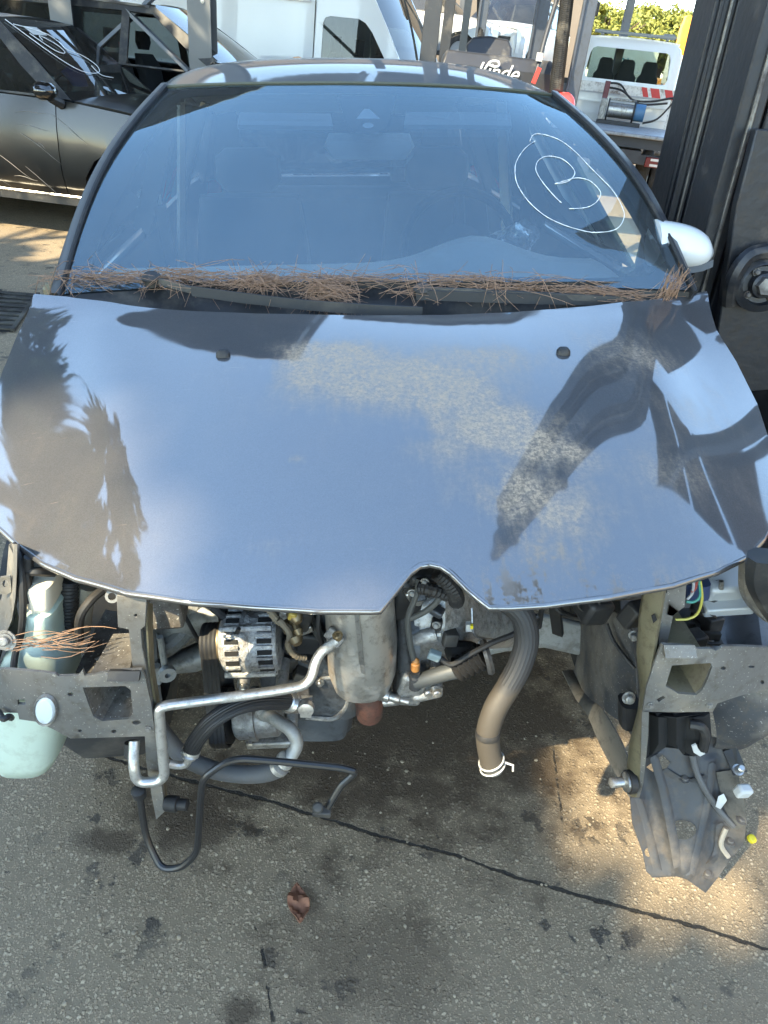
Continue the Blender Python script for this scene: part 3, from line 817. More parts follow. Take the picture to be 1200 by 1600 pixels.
seat(-.36, 1.95, car); seat(.36, 1.95, car)
b = MB(); b.stack([(cS(0, 2.85, .5), .62, .10), (cS(0, 2.98, 1.02), .60, .09), (cS(0, 3.0, 1.06), .5, .05)], 24, 6); rs = b.build('rear_seat', interior, car)
for s in (-.36, .36):
    b = MB(); c = cS(s, 3.0, 1.14); b.stack([(c + V((0, 0, -.06)), .10, .04), (c + V((0, 0, .06)), .10, .045), (c + V((0, 0, .08)), .06, .03)], 14, 3); b.build('headrest', interior, rs)
mc = WS(*wuv(576, 212)) + V((0, .07, -.03))
b = MB(); b.stack([(mc + V((0, 0, -.032)), .10, .015), (mc + V((0, 0, 0)), .125, .02), (mc + V((0, 0, .032)), .11, .015)], 20, 4); rv = b.build('rear_view_mirror', interior_grey, car)
b = MB(); b.tube([mc + V((0, 0, .02)), WS(*wuv(576, 190), -.015)], .012, 8); b.build('mirror_stalk', interior, rv)
for x0, x1 in ((370, 515), (635, 800)):
    c4 = [wuv(x0, 150), wuv(x1, 152), wuv(x1 + 4, 172), wuv(x0 - 4, 170)]
    b = MB(); b.panel(dens(c4, .03), [], lambda u, v: WS(u, v, -.045), sp=.05); b.build('sun_visor', mat('sun_visor', (.30, .31, .32), .85), car, solid=.012)

# white door mirror on the right
c = cY(1068, 383, 1.83)
b = MB(); secs = []
for i in range(11):
    k = i / 10; x = -.078 + .142 * k; h = .054 * math.sin(math.acos(max(-1, min(1, 1.12 * k ** 1.6 - .15)))) ** .75; d = .055 * math.sin(math.acos(max(-1, min(1, 1.1 * k ** 1.6 - .15)))) ** .6
    rg = [c + V((x, math.sin(a) * d * (1 if math.sin(a) > 0 else 1.2), math.cos(a) * h + .006 * (1 - k) - .015 * k)) for a in [2 * math.pi * j / 18 for j in range(18)]]
    secs.append(rg)
b.loft(secs); dm = b.build('door_mirror', mat('white_car_paint', (.66, .68, .68), .3, coat=.8, var=.04), car, ang=60)
b = MB(); b.loft([[c + V((x, y, z - .046 + .028 * (max(0, x) / .08) ** 2)) for y, z in ((-.045, .004), (-.05, -.012), (.03, -.018), (.04, .0))] for x in (-.07, -.04, 0, .04, .062)]); b.build('mirror_base', mat('dark_mirror_trim', (.05, .05, .05), .35), dm)
b = MB(); b.tube([c + V((-.06, .02, -.05)), c + V((-.10, .04, -.09)), cS(.72, 1.18, 1.03)], [.016, .018, .025], 10); b.build('mirror_foot', black_plastic, dm)

# scuttle, wipers ------------------------------------------------------------
def scut(u, v):
    a = cS(*(lambda q: (q[0], q[1], HZ(*q) - .012))((-.72 + 1.44 * u, .735 + .075 * abs(2 * u - 1) ** 1.5)))
    bq = resamp(WB, u) + V((0, .0, -.004))
    d = -.045 * math.sin(v * math.pi) - .03 * (1 - v)
    return a * (1 - v) + bq * v + V((0, 0, d + (.006 if int(u * 90) % 2 and v < .6 else 0)))
b = MB(); b.grid(scut, 90, 10); sct = b.build('scuttle_panel', black_plastic, car, ang=30)
def wiper(par, pts, blade):
    p = [cY(*q) for q in pts]
    b = MB(); pp = spline(p, 5); b.loft([[q + V((0, -.008, -.004)), q + V((0, .008, -.004)), q + V((0, .006, .009)), q + V((0, -.006, .009))] for q in pp])
    o = b.build('wiper_arm', black_plastic, par)
    b = MB(); bp2 = spline([cY(*q) for q in blade], 5); b.loft([[q + V((0, -.007, -.008)), q + V((0, .007, -.008)), q + V((0, .002, .013)), q + V((0, -.003, .013))] for q in bp2]); b.build('wiper_blade', black_rubber, o)
    b = MB(); b.lathe([(.02, -.01), (.022, .008), (.015, .014), (.004, .016)], p[0], (0, -.3, 1), 14); b.build('arm_cap', black_plastic, o)
wiper(car, [(237, 437, 1.66), (330, 462, 1.62), (430, 475, 1.60), (560, 484, 1.575)], [(300, 456, 1.62), (480, 478, 1.585), (660, 489, 1.56)])
wiper(car, [(660, 455, 1.655), (740, 458, 1.65), (860, 464, 1.64), (990, 470, 1.64)], [(650, 462, 1.64), (820, 468, 1.635), (985, 472, 1.64)])
b = MB(); b.loft([[cY(x, 440 + dy, 1.685) + V((0, 0, 0)) for dy in (0, 10)] + [cY(x, 440 + dy, 1.70) for dy in (10, 0)] for x in (130, 300, 480, 660, 850, 990)]); b.build('scuttle_edge', black_rubber, sct)
# A-pillar foot pieces: hinge and fender end at both corners
c = cY(62, 446, 1.60); b = MB(); b.stack([(c + V((0.01, 0.03, -.06)), .014, .02), (c + V((0.01, .03, -.012)), .016, .02), (c + V((.01, .03, -.002)), .009, .012)], 12); b.build('wing_bracket', olive_paint, car)
# wheels ----------------------------------------------------------------
def wheel(par, c, ax, r=.31, w=.19, name='wheel'):
    b = MB(); pr = [(r * .66, -w / 2), (r * .93, -w / 2), (r, -w * .33), (r, w * .33), (r * .93, w / 2), (r * .66, w / 2)]
    b.lathe(pr, c, ax, 32, close=True); t = b.build(name, tyre_m, par)
    b = MB(); b.lathe([(r * .655, w * .42), (r * .58, w * .40), (r * .5, w * .25), (r * .2, w * .30), (r * .15, w * .40), (.01, w * .41)], c, ax, 32)
    for k in range(5):
        a = k * 2 * math.pi / 5; u = V(ax).normalized().cross(V((0, 0, 1))).normalized(); q = u * math.cos(a) + V(ax).normalized().cross(u) * math.sin(a)
        b.bar(V(c) + V(ax).normalized() * w * .36 + q * r * .15, V(c) + V(ax).normalized() * w * .40 + q * r * .6, .05, .03, up=ax)
    b.build('rim', rim_m, t)
for s in (-1, 1):
    wheel(car, cS(s * .70, 3.08, .30), SA * s)
    wheel(car, cS(s * .68, .72, .27), SA * s)

# ------------------------------------------------------------------ bared front end of the wreck
def pxplate(outer, holes, fm, thick=(0, .004, 0), sp=None):
    b = MB(); b.panel(outer, holes, fm, sp=sp, thick=thick); return b
def plane(y0, ky=0., kx=0., y_ref=1090, x_ref=600):
    """car-frame point of a pixel on an upright sheet whose distance leans with the pixel"""
    return lambda px, py: cY(px, py, y0 + ky * (py - y_ref) / 100 + kx * (px - x_ref) / 100)
def oval_px(cx, cy, rx, ry, n=10, a0=0):
    return [(cx + rx * math.cos(2 * math.pi * i / n), cy + ry * math.sin(2 * math.pi * i / n)) for i in range(n)]
def bolt(par, c, ax, r=.008, h=.008, m=None):
    b = MB(); a = V(ax).normalized(); b.lathe([(r * 1.5, 0), (r * 1.5, .002), (r, .002), (r, h), (r * .7, h + .002)], c, a, 6 if False else 12); return b.build('bolt', m or steel, par)

# left: strut, rail web, bumper bracket
fmL = plane(.80, 0, 0)
b = pxplate([(182, 930), (229, 937), (227, 978), (220, 984), (222, 1010), (228, 1040), (238, 1100), (244, 1150), (249, 1200), (258, 1268), (244, 1281), (236, 1240), (228, 1190), (226, 1150), (214, 1080), (206, 1035), (201, 984), (184, 980)], [oval_px(212, 962, 2.5, 2.5, 8)], fmL, (0, .01, 0))
stL = b.build('front_strut', grey_paint, car, label='left upright strut of grey metal', bevel=.002)
b = MB(); b.loft([[cY(x - 2, y, .806), cY(x + 8 - (y - 930) * .012, y + 3, .86), cY(x + 10 - (y - 930) * .012, y + 3, .86), cY(x + 1, y, .806)] for x, y in [(229, 940), (230, 985), (233, 1040), (243, 1100), (247, 1150), (250, 1200), (259, 1262)]])
b.build('strut_web', olive_paint, stL)
b = MB(); b.loft([[cY(186, 930, .81), cY(228, 937, .81), cY(236, 930, .90), cY(192, 922, .90)], [cY(186, 938, .81), cY(228, 945, .81), cY(236, 938, .90), cY(192, 930, .90)]]); b.build('strut_cap', grey_paint, stL)
b = MB(); b.add([], []); b.lathe([(.006, 0), (.0105, 0), (.0105, .004), (.006, .004)], cY(176, 931, .86), (.1, -1, .4), 14, close=True); b.build('strut_eye', grey_paint, stL)
def fmBL(px, py):
    k = max(0, (60 - px) / 90)
    bulge = .012 * math.exp(-(((px - 150) / 80) ** 2 + ((py - 1095) / 50) ** 2)) * -1
    return cY(px, py, .79 + .05 * k * k + bulge)
outL = [(-60, 1048), (10, 1046), (60, 1050), (86, 1053), (91, 1057), (122, 1056), (129, 1047), (132, 1056), (146, 1055), (172, 1049), (221, 1046), (227, 1060), (236, 1100), (243, 1150), (180, 1152), (110, 1154), (84, 1140), (58, 1128), (30, 1124), (28, 1114), (-60, 1112)]
holeL = [(129, 1074), (196, 1072), (204, 1078), (208, 1118), (200, 1124), (160, 1127), (146, 1120)]
b = pxplate(dens(outL, 10), [holeL, oval_px(213, 1129, 7, 3.4), oval_px(110, 1085, 4.5, 3), oval_px(178, 1143, 4, 3), oval_px(125, 1142, 3, 2.4), oval_px(229, 1138, 3, 2.4), [(27, 1093), (39, 1093), (40, 1101), (28, 1101)]], fmBL, (0, .005, 0), sp=12)
brL = b.build('bumper_bracket', grey_paint, car, label='left grey bumper bracket with square opening', ang=50, bevel=.0015)
b = MB(); b.loft([[fmBL(x, y) + V((0, dy, 0)) for x, y, dy in ((px_, 1046, -.004), (px_, 1056, -.012), (px_, 1059, -.004), (px_, 1048, .004))] for px_ in (171, 196, 220)]); b.build('bracket_tab', black_plastic, brL)
# crush can behind the opening
b = MB(); hl = [fmBL(*q) for q in holeL]; bk = [q + V((.012 * (1 if i in (0, 5, 6) else -1), .11, .01)) for i, q in enumerate(hl)]; b.loft([[q + V((0, .005, 0)) for q in hl], bk], caps=False)
b.add(bk, [tuple(range(len(bk)))]); b.build('rail_opening', dirty_panel, brL)
b = MB(); q0 = cY(165, 1122, .83); b.bar(q0, cY(152, 1098, .86), .02, .004, up=(0, -1, 0)); b.bar(cY(190, 1124, .83), cY(176, 1105, .87), .018, .004, up=(0, -1, 0)); b.build('crumpled_tab', grey_paint, brL)
# rim and the milky oval of the tank showing in the left end
b = MB(); ov = oval_px(72, 1108, 16, 21, 18); o2 = oval_px(72, 1108, 19.5, 25, 18)
b.loft([[fmBL(*q) + V((0, -.004, 0)) for q in ov], [fmBL(*q) + V((0, -.006, 0)) for q in oval_px(72, 1108, 18, 23, 18)], [fmBL(*q) + V((0, -.001, 0)) for q in o2]], caps=False); b.build('pocket_rim', grey_paint, brL)
b = MB(); b.loft([[fmBL(*q) + V((0, -.003, 0)) for q in oval_px(72, 1108, 16, 21, 18)], [fmBL(*q) + V((0, -.007, 0)) for q in oval_px(72, 1108, 13, 18, 18)], [fmBL(*q) + V((0, -.008, 0)) for q in oval_px(72, 1108, 5, 8, 18)]]); b.build('tank_boss', mat('pale_blue_plastic', (.55, .62, .66), .4), brL)
b = MB(); b.tube(spline([fmBL(2, 1104) + V((0, -.01, 0)), fmBL(14, 1108) + V((0, -.02, 0)), fmBL(18, 1112) + V((0, -.01, 0)), fmBL(18, 1122) + V((0, 0, 0))], 5), .005, 8); b.build('clip', black_plastic, brL)
for q in ((168, 1053), (232, 1138)): bolt(brL, fmBL(*q) + V((0, -.001, 0)), (0, -1, .2), .004, .002, grey_paint)

# apron: sloping dirty inner panel left of the strut, with holes
def fmA(px, py): return cZ(px, py, .63 + .0004 * (1050 - py))
b = pxplate([(118, 1050), (150, 980), (165, 952), (205, 960), (208, 1000), (214, 1052)], [oval_px(176, 1015, 4.5, 3.5, 8), [(145, 1028), (156, 1022), (162, 1026), (150, 1033)], oval_px(187, 981, 4, 2.5, 8)], fmA, (0, 0, -.004))
ap = b.build('apron_panel', dirty_panel, car)
b = MB(); b.loft([[cY(x, y, yy) for x, y, yy in ((190, 930, 1.0), (330, 930, 1.0), (330, 1000, 1.25), (190, 1010, 1.25))], [cY(x, y + 30, yy) for x, y, yy in ((190, 930, 1.02), (330, 930, 1.02), (330, 1000, 1.3), (190, 1010, 1.3))]]) if False else None
# longitudinal rails on both sides
for s in (-1, 1):
    b = MB(); b.loft([[cS(s * w, t, z) for w, z in ((.40, .64), (.475, .64), (.475, .76), (.40, .76))] for t in (.26, .5, .85)]); b.build('side_rail', dirty_panel, car, bevel=.006)
    b = MB(); b.grid(lambda u, v: cS(s * (.49 + .17 * math.sin(v * 1.5)), .36 + .50 * u, .70 + .20 * v + .06 * u), 8, 5); b.build('inner_wing', grey_paint if s > 0 else dirty_panel, car)
    b = MB(); b.lathe([(.09, -.02), (.09, .05), (.05, .06), (.02, .10)], cS(s * .53, .66, .93), (0, 0, 1), 18); b.build('strut_tower', grey_paint, car)
    b = MB(); b.grid(lambda u, v: cS(s * (.50 + .32 * v), .72 + .36 * math.cos(math.pi * u), .30 + .37 * math.sin(math.pi * u)), 14, 3); b.build('wheel_housing', black_plastic, car)
# bulkhead and underbody
b = MB(); b.grid(lambda u, v: cS(-.70 + 1.4 * u, .93 + .15 * max(0, .4 - v), .30 + .70 * v), 8, 6); b.build('bulkhead', black_plastic, car)

# washer tank -----------------------------------------------------------
tc0 = lambda x, y, yy: cY(x, y, yy)
b = MB()
secs = []
for y, x0, x1, d, yy in ((1184, 30, 70, .03, .90), (1178, 8, 92, .055, .90), (1160, -4, 101, .065, .90), (1130, -12, 106, .07, .90), (1090, -14, 116, .07, .90), (1056, -4, 117, .07, .90), (1030, 6, 116, .065, .90), (1004, 18, 108, .055, .90), (992, 36, 96, .045, .90), (975, 43, 95, .04, .90), (955, 45, 92, .038, .90), (943, 46, 94, .038, .90), (940, 50, 90, .034, .90)):
    a, c = cY(x0, y, yy), cY(x1, y, yy); secs.append(((a + c) / 2, (c - a).length / 2, d))
b.stack(secs, 24, 3.2); tank = b.build('washer_tank', tank_plastic, car, label='milky pale green washer bottle with filler neck', ang=50)
b = MB(); secs = []
for y, x0, x1, d in ((940, 52, 88, .03), (934, 56, 86, .03), (932, 52, 91, .036), (906, 51, 90, .036), (902, 53, 89, .034), (900, 56, 86, .02)):
    a, c = cY(x0, y, .90), cY(x1, y, .90); secs.append(((a + c) / 2, (c - a).length / 2, d))
b.stack(secs, 22, 4); b.build('filler_cap', cream_plastic, tank)
b = MB(); secs = []
for y, x0, x1, d in ((900, 54, 88, .03), (880, 54, 90, .03), (870, 56, 90, .03)):
    a, c = cY(x0, y, .95), cY(x1, y, .95); secs.append(((a + c) / 2, (c - a).length / 2, d))
b.stack(secs, 18, 4); b.build('upper_bottle', white_plastic, tank)
bolt(tank, cY(9, 1000, .83), (0, -1, .3), .0075, .008, alu); bolt(tank, cY(9, 1000, .832), (0, -1, .3), .0115, .002, alu)
# hoses and harness by the tank
b = MB(); p = spline([cY(108, 905, .93), cY(108, 940, .93), cY(109, 975, .93), cY(118, 1000, .95)], 14)
b.tube(p, [.0135 + (.0016 if i % 2 else 0) for i in range(len(p))], 10); b.build('ribbed_hose', black_rubber, car)
b = MB(); b.tube(spline([cY(138, 915, .95), cY(132, 945, .95), cY(128, 985, .96)], 6), .015, 12); b.build('tan_pipe', mat('tan_pipe_metal', (.32, .29, .23), .5, .3, var=.2), car)
b = MB(); b.tube(spline([cY(160, 922, .92), cY(140, 940, .90), cY(125, 965, .89), cY(124, 998, .90)], 6), .0075, 10); b.build('rubber_pipe', black_rubber, car)
b = MB(); b.tube(spline([cY(20, 850, .90), cY(32, 880, .88), cY(36, 940, .86), cY(33, 990, .855), cY(24, 1022, .85), cY(21, 1046, .83)], 6), .0055, 8); b.tube(spline([cY(30, 862, .9), cY(38, 900, .88), cY(40, 940, .87)], 6), .010, 8); b.build('wiring_loom', black_rubber, car)
b = MB(); b.tube(spline([cY(45, 870, .88), cY(46, 890, .88), cY(60, 893, .88), cY(85, 894, .90)], 6), .0075, 8); b.build('rubber_pipe', black_rubber, car)
# wing flange at the far left and small tab
b = MB(); b.loft([[cY(x0, y, .92), cY(x1, y, .86), cY(x1 + 4, y, .90), cY(x0 + 4, y, .99)] for x0, x1, y in ((14, 27, 850), (10, 26, 900), (2, 24, 935), (-18, 18, 970), (-40, 4, 1000), (-60, -6, 1040))]); b.build('wing_flange', grey_paint, car, ang=50)
b = pxplate([(0, 902), (16, 900), (18, 925), (10, 929), (-14, 928)], [oval_px(8, 912, 4.5, 6, 10)], plane(.88), (0, .003, 0)); b.build('lamp_tab', grey_paint, car)
b = MB(); b.grid(lambda u, v: cY(-40 + 60 * u + 15 * v, 930 + 70 * v + 30 * (1 - u), .94), 6, 4); b.build('wing_lip', mat('cream_sealant_metal', (.42, .37, .26), .6, var=.2), car, solid=.004)

# engine ------------------------------------------------------------------
eng = MB()
eng.stack([(cY(500, 1118, 1.14), .060, .07), (cY(500, 1100, 1.14), .075, .09), (cY(495, 1070, 1.14), .085, .10), (cY(495, 1060, 1.14), .10, .12), (cY(490, 1000, 1.16), .11, .12), (cY(490, 930, 1.18), .12, .12), (cY(490, 880, 1.2), .12, .12)], 28, 6)
engine = eng.build('engine_block', engine_dark, car, ang=40)
b = MB(); secs = [(cY(500, 1126, 1.10), .045, .05), (cY(500, 1122, 1.10), .062, .065), (cY(502, 1085, 1.10), .068, .07), (cY(502, 1058, 1.10), .07, .07)]
b.stack(secs, 24, 5); b.build('oil_sump', mat('sump_metal', (.13, .145, .165), .45, .7, var=.25, vscale=14, dirt=(.05, .05, .05), dirt_amt=.4), engine, ang=40)
b = MB(); b.tube(fillet([cY(445, 1062, 1.045), cY(541, 1056, 1.045), cY(543, 1100, 1.035), cY(525, 1124, 1.02), cY(478, 1120, 1.02)], .02), .006, 8); b.build('sump_flange', alu, engine)
for q in ((462, 1068), (500, 1066), (533, 1066), (523, 1118)): bolt(engine, cY(*q, 1.035), (0, -1, .1), .006, .008)
# alternator: ribbed body with slots
ac = (cY(352, 1003, 1.04) + cY(440, 1000, 1.04)) / 2; aL, aR = cY(350, 1003, 1.04), cY(440, 1000, 1.04)
axa = (aR - aL).normalized(); La = (aR - aL).length; ra = .060
b = MB(); b.lathe([(.02, 0), (ra * .80, 0), (ra * .95, .006), (ra, .012), (ra, La * .44), (ra * 1.03, La * .45), (ra * 1.03, La * .53), (ra, La * .54), (ra, La * .9), (ra * .9, La * .98), (.02, La)], aL, axa, 40)
alt = b.build('alternator', alu_white, engine, ang=40)
u_ = axa.cross(V((0, 0, 1))).normalized(); w_ = axa.cross(u_)
slots, fins = MB(), MB()
for h0, h1 in ((.14, .36), (.68, .92)):
    for k in range(18):
        a = 2 * math.pi * k / 18; d = u_ * math.cos(a) + w_ * math.sin(a); tg_ = axa.cross(d)
        c = aL + axa * La * (h0 + h1) / 2 + d * ra * .992
        m3 = Matrix((axa, tg_, d)).transposed()
        slots.box(c, ((h1 - h0) * La, .0085, .006), m3)
        a += math.pi / 18; d = u_ * math.cos(a) + w_ * math.sin(a); tg_ = axa.cross(d); m3 = Matrix((axa, tg_, d)).transposed()
        fins.box(aL + axa * La * (h0 + h1) / 2 + d * ra * 1.02, ((h1 - h0) * La * 1.1, .005, .008), m3)
tag(slots.build('cooling_slots', dark_void, alt), kind='stuff'); tag(fins.build('cooling_fins', alu_white, alt), kind='stuff')
for a in (2.2, 3.6, 5.2, .6):
    d = u_ * math.cos(a) + w_ * math.sin(a); b = MB(); b.cyl(aL + axa * La * .06 + d * ra * 1.06, aL + axa * La * .92 + d * ra * 1.06, .006, 10); b.build('through_bolt', alu_white, alt)
pc = aL - axa * .022
b = MB(); prof = [(.012, -.018)]
for i in range(7): prof += [(.031, -.016 + i * .005), (.0285, -.0135 + i * .005)]
prof += [(.031, .019), (.012, .02)]
b.lathe(prof, pc, axa, 28); b.build('pulley', black_plastic, alt, ang=25)
b = MB(); b.lathe([(.034, .0), (.042, 0), (.042, .003), (.034, .003)], aL - axa * .005, axa, 24, close=True); b.build('pulley_guard', brass, alt)
# compressor
cL, cR = cY(352, 1118, 1.02), cY(445, 1112, 1.02); axc = (cR - cL).normalized(); Lc = (cR - cL).length
b = MB(); b.lathe([(.02, .02), (.045, .024), (.050, .03), (.050, Lc * .45), (.054, Lc * .46), (.054, Lc * .56), (.049, Lc * .57), (.047, Lc * .9), (.03, Lc)], cL, axc, 28)
comp = b.build('compressor', alu, engine, ang=40)
b = MB(); prof = [(.012, -.018)]
for i in range(7): prof += [(.056, -.016 + i * .005), (.0535, -.0135 + i * .005)]
prof += [(.056, .019), (.012, .02)]
pc2 = cL - axc * .006
b.lathe(prof, pc2, axc, 30); b.build('pulley', black_plastic, comp, ang=25)
for q in ((392, 1158), (440, 1072), (380, 1072), (455, 1140)):
    c = cY(*q, .985); b = MB(); b.cyl(c + V((0, .05, .02)), c, .012, 14); b.build('mounting_lug', alu, comp); bolt(comp, c, (0, -1, -.3), .008, .010)
for c_, d_, r_ in ((cY(462, 1088, 1.0), (.05, .06, .03), (.3, .2, .2)), (cY(425, 1150, 1.0), (.10, .05, .018), (.1, 0, .05))):
    b = MB(); b.box(c_, d_, r_); b.build('compressor_bracket', alu, comp, bevel=.004)
# ribbed belt round both pulleys
b = MB(); pts = []
for cc, rr, a0, a1 in ((pc, .0335, -.15, math.pi + .15), (pc2, .0585, math.pi + .15, 2 * math.pi - .15)):
    for i in range(15):
        a = a0 + (a1 - a0) * i / 14
        d = V((0, -1, 0)) * -math.cos(a) + V((0, 0, 1)) * math.sin(a); d = (d - axa * d.dot(axa)).normalized(); pts.append(cc + d * rr)
rings = []
for i, q in enumerate(pts + [pts[0]]):
    c0 = pc if (i % 30) < 15 else pc2; d = (q - c0); d = (d - axa * d.dot(axa)).normalized()
    rings.append([q - axa * .016, q + axa * .016, q + axa * .016 + d * .004] + [q + axa * (.016 - .004 * j) + d * (.004 if j % 2 == 0 else .0055) for j in range(1, 8)] + [q - axa * .016 + d * .004])
b.loft(rings, caps=False); b.build('drive_belt', black_rubber, engine, ang=25)
# sensors and braided leads between alternator and heat shield
b = MB(); b.tube(spline([cY(418, 948, .99), cY(432, 968, .99), cY(447, 978, .99), cY(455, 985, .99)], 8), [.006 + (.0015 if i % 2 else 0) for i in range(25)], 8); b.build('braided_lead', mat('braided_sleeve', (.16, .13, .09), .7, var=.3), engine)
b = MB(); b.tube(spline([cY(436, 968, .985), cY(452, 990, .98), cY(450, 1010, .985), cY(462, 1025, .99), cY(478, 1028, 1.0)], 8), [.005 + (.0012 if i % 2 else 0) for i in range(33)], 8); b.build('braided_lead', mat('braided_sleeve'), engine) if False else b.build('braided_lead', MATS['braided_sleeve'], engine)
for q, rr in (((459, 992), .016), ((460, 958), .014), ((463, 978), .010)):
    c = cY(*q, .99); b = MB(); b.lathe([(.004, -.03), (rr, -.028), (rr, -.01), (rr * .7, -.008), (rr * .7, .008), (rr * .9, .01), (rr * .5, .02)], c, (.4, -.8, -.4), 12); b.build('engine_sensor', brass, engine)
for c_, d_, r_ in ((cY(468, 960, 1.02), (.035, .05, .05), (.2, .3, .4)), (cY(480, 1000, 1.06), (.05, .05, .06), (0, .2, .1)), (cY(440, 1030, 1.06), (.06, .05, .04), (.1, 0, .3))):
    b = MB(); b.box(c_, d_, r_); b.build('sensor_housing', black_plastic, engine, bevel=.006)
b = MB(); b.box(cY(457, 962, .98), (.014, .012, .018), (.2, .4, 0)); b.build('yellow_connector', mat('ochre_plastic', (.36, .25, .05), .6), engine, bevel=.003)
b = MB(); b.tube(spline([cY(500, 945, 1.0), cY(498, 985, .99), cY(508, 1020, 1.0), cY(520, 1050, 1.02)], 6), .005, 8); b.build('dark_lead', black_rubber, engine)
# heat shield: upright can with a welded seam and a rounded foot
b = MB(); secs = []
for y, x0, x1, d, yy in ((1073, 552, 582, .02, .97), (1070, 534, 600, .045, .97), (1060, 521, 612, .062, .97), (1040, 513, 619, .068, .97), (1000, 511, 621, .07, .97), (950, 508, 617, .07, .97), (915, 500, 615, .07, .97), (880, 498, 618, .07, .98), (850, 510, 610, .06, .99)):
    a, c = cY(x0, y, yy), cY(x1, y, yy); secs.append(((a + c) / 2, (c - a).length / 2, d))
b.stack(secs, 32, 2.3); hs = b.build('heat_shield', heat_shield, engine, ang=60)
b = MB(); b.loft([[cY(x - 3, y, yy) + V((0, .006, 0)), cY(x - 3, y, yy) + V((0, -.005, 0)), cY(x + 4, y, yy) + V((0, -.006, 0)), cY(x + 5, y, yy) + V((0, .006, 0))] for x, y, yy in ((556, 952, .897), (560, 985, .897), (563, 1020, .899), (567, 1048, .905), (570, 1066, .925), (572, 1074, .955))]); b.build('weld_seam', steel, hs)
b = MB(); b.tube([cY(575, 1062, .98), cY(577, 1095, .98), cY(577, 1116, .985), cY(577, 1122, .99)], [.026, .027, .026, .016], 18); rp = b.build('rusty_pipe', rust, hs)
b = MB(); b.lathe([(.006, 0), (.013, .002), (.013, .02), (.009, .022), (.010, .04), (.007, .042), (.007, .058)], cY(592, 1083, .955), (.93, -.25, -.12), 12); b.build('oxygen_sensor', steel, hs)
b = MB(); b.tube([cY(600, 1097, .96), cY(622, 1095, .955)], .009, 12); b.build('pipe_stub', steel, hs)
# gearbox: bell housing, ribs, lugs
b = MB()
gb = [(cY(628, 985, 1.03), .03), (cY(645, 975, 1.03), .085), (cY(690, 960, 1.04), .092), (cY(728, 962, 1.06), .080), (cY(755, 972, 1.09), .055), (cY(800, 978, 1.14), .045)]
rings = []
for i, (c, r) in enumerate(gb):
    rings.append([c + V((.0, math.cos(a) * r * .8, math.sin(a) * r * (1 + .1 * math.cos(3 * a)))) for a in [2 * math.pi * j / 24 for j in range(24)]])
b.loft(rings); gbx = b.build('gearbox', alu, engine, ang=35)
b = MB(); b.lathe([(.06, 0), (.098, 0), (.098, .014), (.06, .014)], cY(634, 985, 1.04), (1, .1, 0), 28, close=True); b.build('bell_flange', engine_dark, gbx)
b = MB()
for a in range(5): c = cY(660 + 22 * a, 935 + 6 * a, 1.0 + .02 * a); b.bar(c, cY(655 + 24 * a, 1010 - 8 * a, .99 + .02 * a), .006, .02, up=(1, 0, 0))
tag(b.build('casting_ribs', alu, gbx, bevel=.002), kind='stuff')
for q, yy in (((652, 935), .985), ((668, 1078), .955), ((683, 1050), .955), ((648, 1012), .97), ((681, 1078), .95), ((745, 1000), 1.04)):
    c = cY(*q, yy); b = MB(); b.cyl(c + V((0, .04, .01)), c, .013, 14); b.build('casting_lug', alu, gbx); bolt(gbx, c, (.1, -1, 0), .008, .012)
b = MB(); b.tube([cY(632, 930, .99), cY(632, 990, .985), cY(636, 1040, .975), cY(650, 1082, .97)], [.014, .016, .02, .016], 14); b.build('gear_casing', engine_dark, gbx)
b = MB(); b.box(cY(640, 1060, .98), (.05, .07, .08), (.1, .2, .1)); b.box(cY(665, 1075, .97), (.06, .05, .02), (.1, -.2, .1)); b.build('casing_foot', alu, gbx, bevel=.008)
b = MB(); b.cyl(cY(640, 1000, .965), cY(682, 990, .965), .014, 16); b.cyl(cY(682, 990, .965), cY(688, 990, .965), .008, 8); b.build('small_motor', alu, gbx)
# slave cylinder with black boot
b = MB(); b.tube([cY(650, 1066, .945), cY(668, 1060, .94), cY(700, 1050, .935), cY(712, 1047, .935)], [.013, .014, .015, .016], 14); b.build('slave_cylinder', mat('slave_plastic', (.055, .06, .062), .5, var=.2), gbx)
p = [cY(712 + 4 * i, 1048 - 2.1 * i, .935) for i in range(12)]
b = MB(); b.tube(p, [(.024 if i % 2 else .018) for i in range(12)], 16); b.build('rubber_boot', black_rubber, gbx, ang=20)
b = MB(); b.lathe([(.030, 0), (.033, .006), (.030, .012), (.01, .013)], cY(756, 1028, .94), (1, .1, .25), 20); b.build('boot_collar', engine_dark, gbx)
b = MB(); b.box(cY(722, 1018, .97), (.065, .04, .032), (.1, .15, .1)); b.build('release_lever_pocket', dark_void, gbx, bevel=.015)
b = MB(); b.lathe([(.008, -.010), (.008, .006), (.006, .008), (.007, .014), (.002, .020)], cY(649, 1040, .945), (0, -.1, 1), 12); b.build('breather_cap', orange_pl, gbx)
b = MB(); b.lathe([(.012, -.03), (.012, 0), (.009, .002), (.009, .012)], cY(649, 1056, .945), (0, -.1, 1), 12); b.build('breather_pipe', engine_dark, gbx)
b = MB(); b.box(cY(679, 1024, .93), (.022, .015, .017), (.1, .3, -.2)); b.build('hose_connector', mat('blue_grey_plastic', (.20, .25, .26), .5), gbx, bevel=.003)
b = MB(); b.tube(spline([cY(688, 1028, .93), cY(706, 1038, .925), cY(735, 1022, .925), cY(770, 1004, .93), cY(808, 988, .94), cY(840, 962, .96)], 6), .005, 8); b.build('hydraulic_hose', black_rubber, gbx)
b = MB(); b.tube(fillet([cY(737, 950, 1.0), cY(738, 985, .98), cY(745, 996, .97), cY(775, 1000, .955)], .01), .002, 6); b.build('spring_wire', steel, gbx)
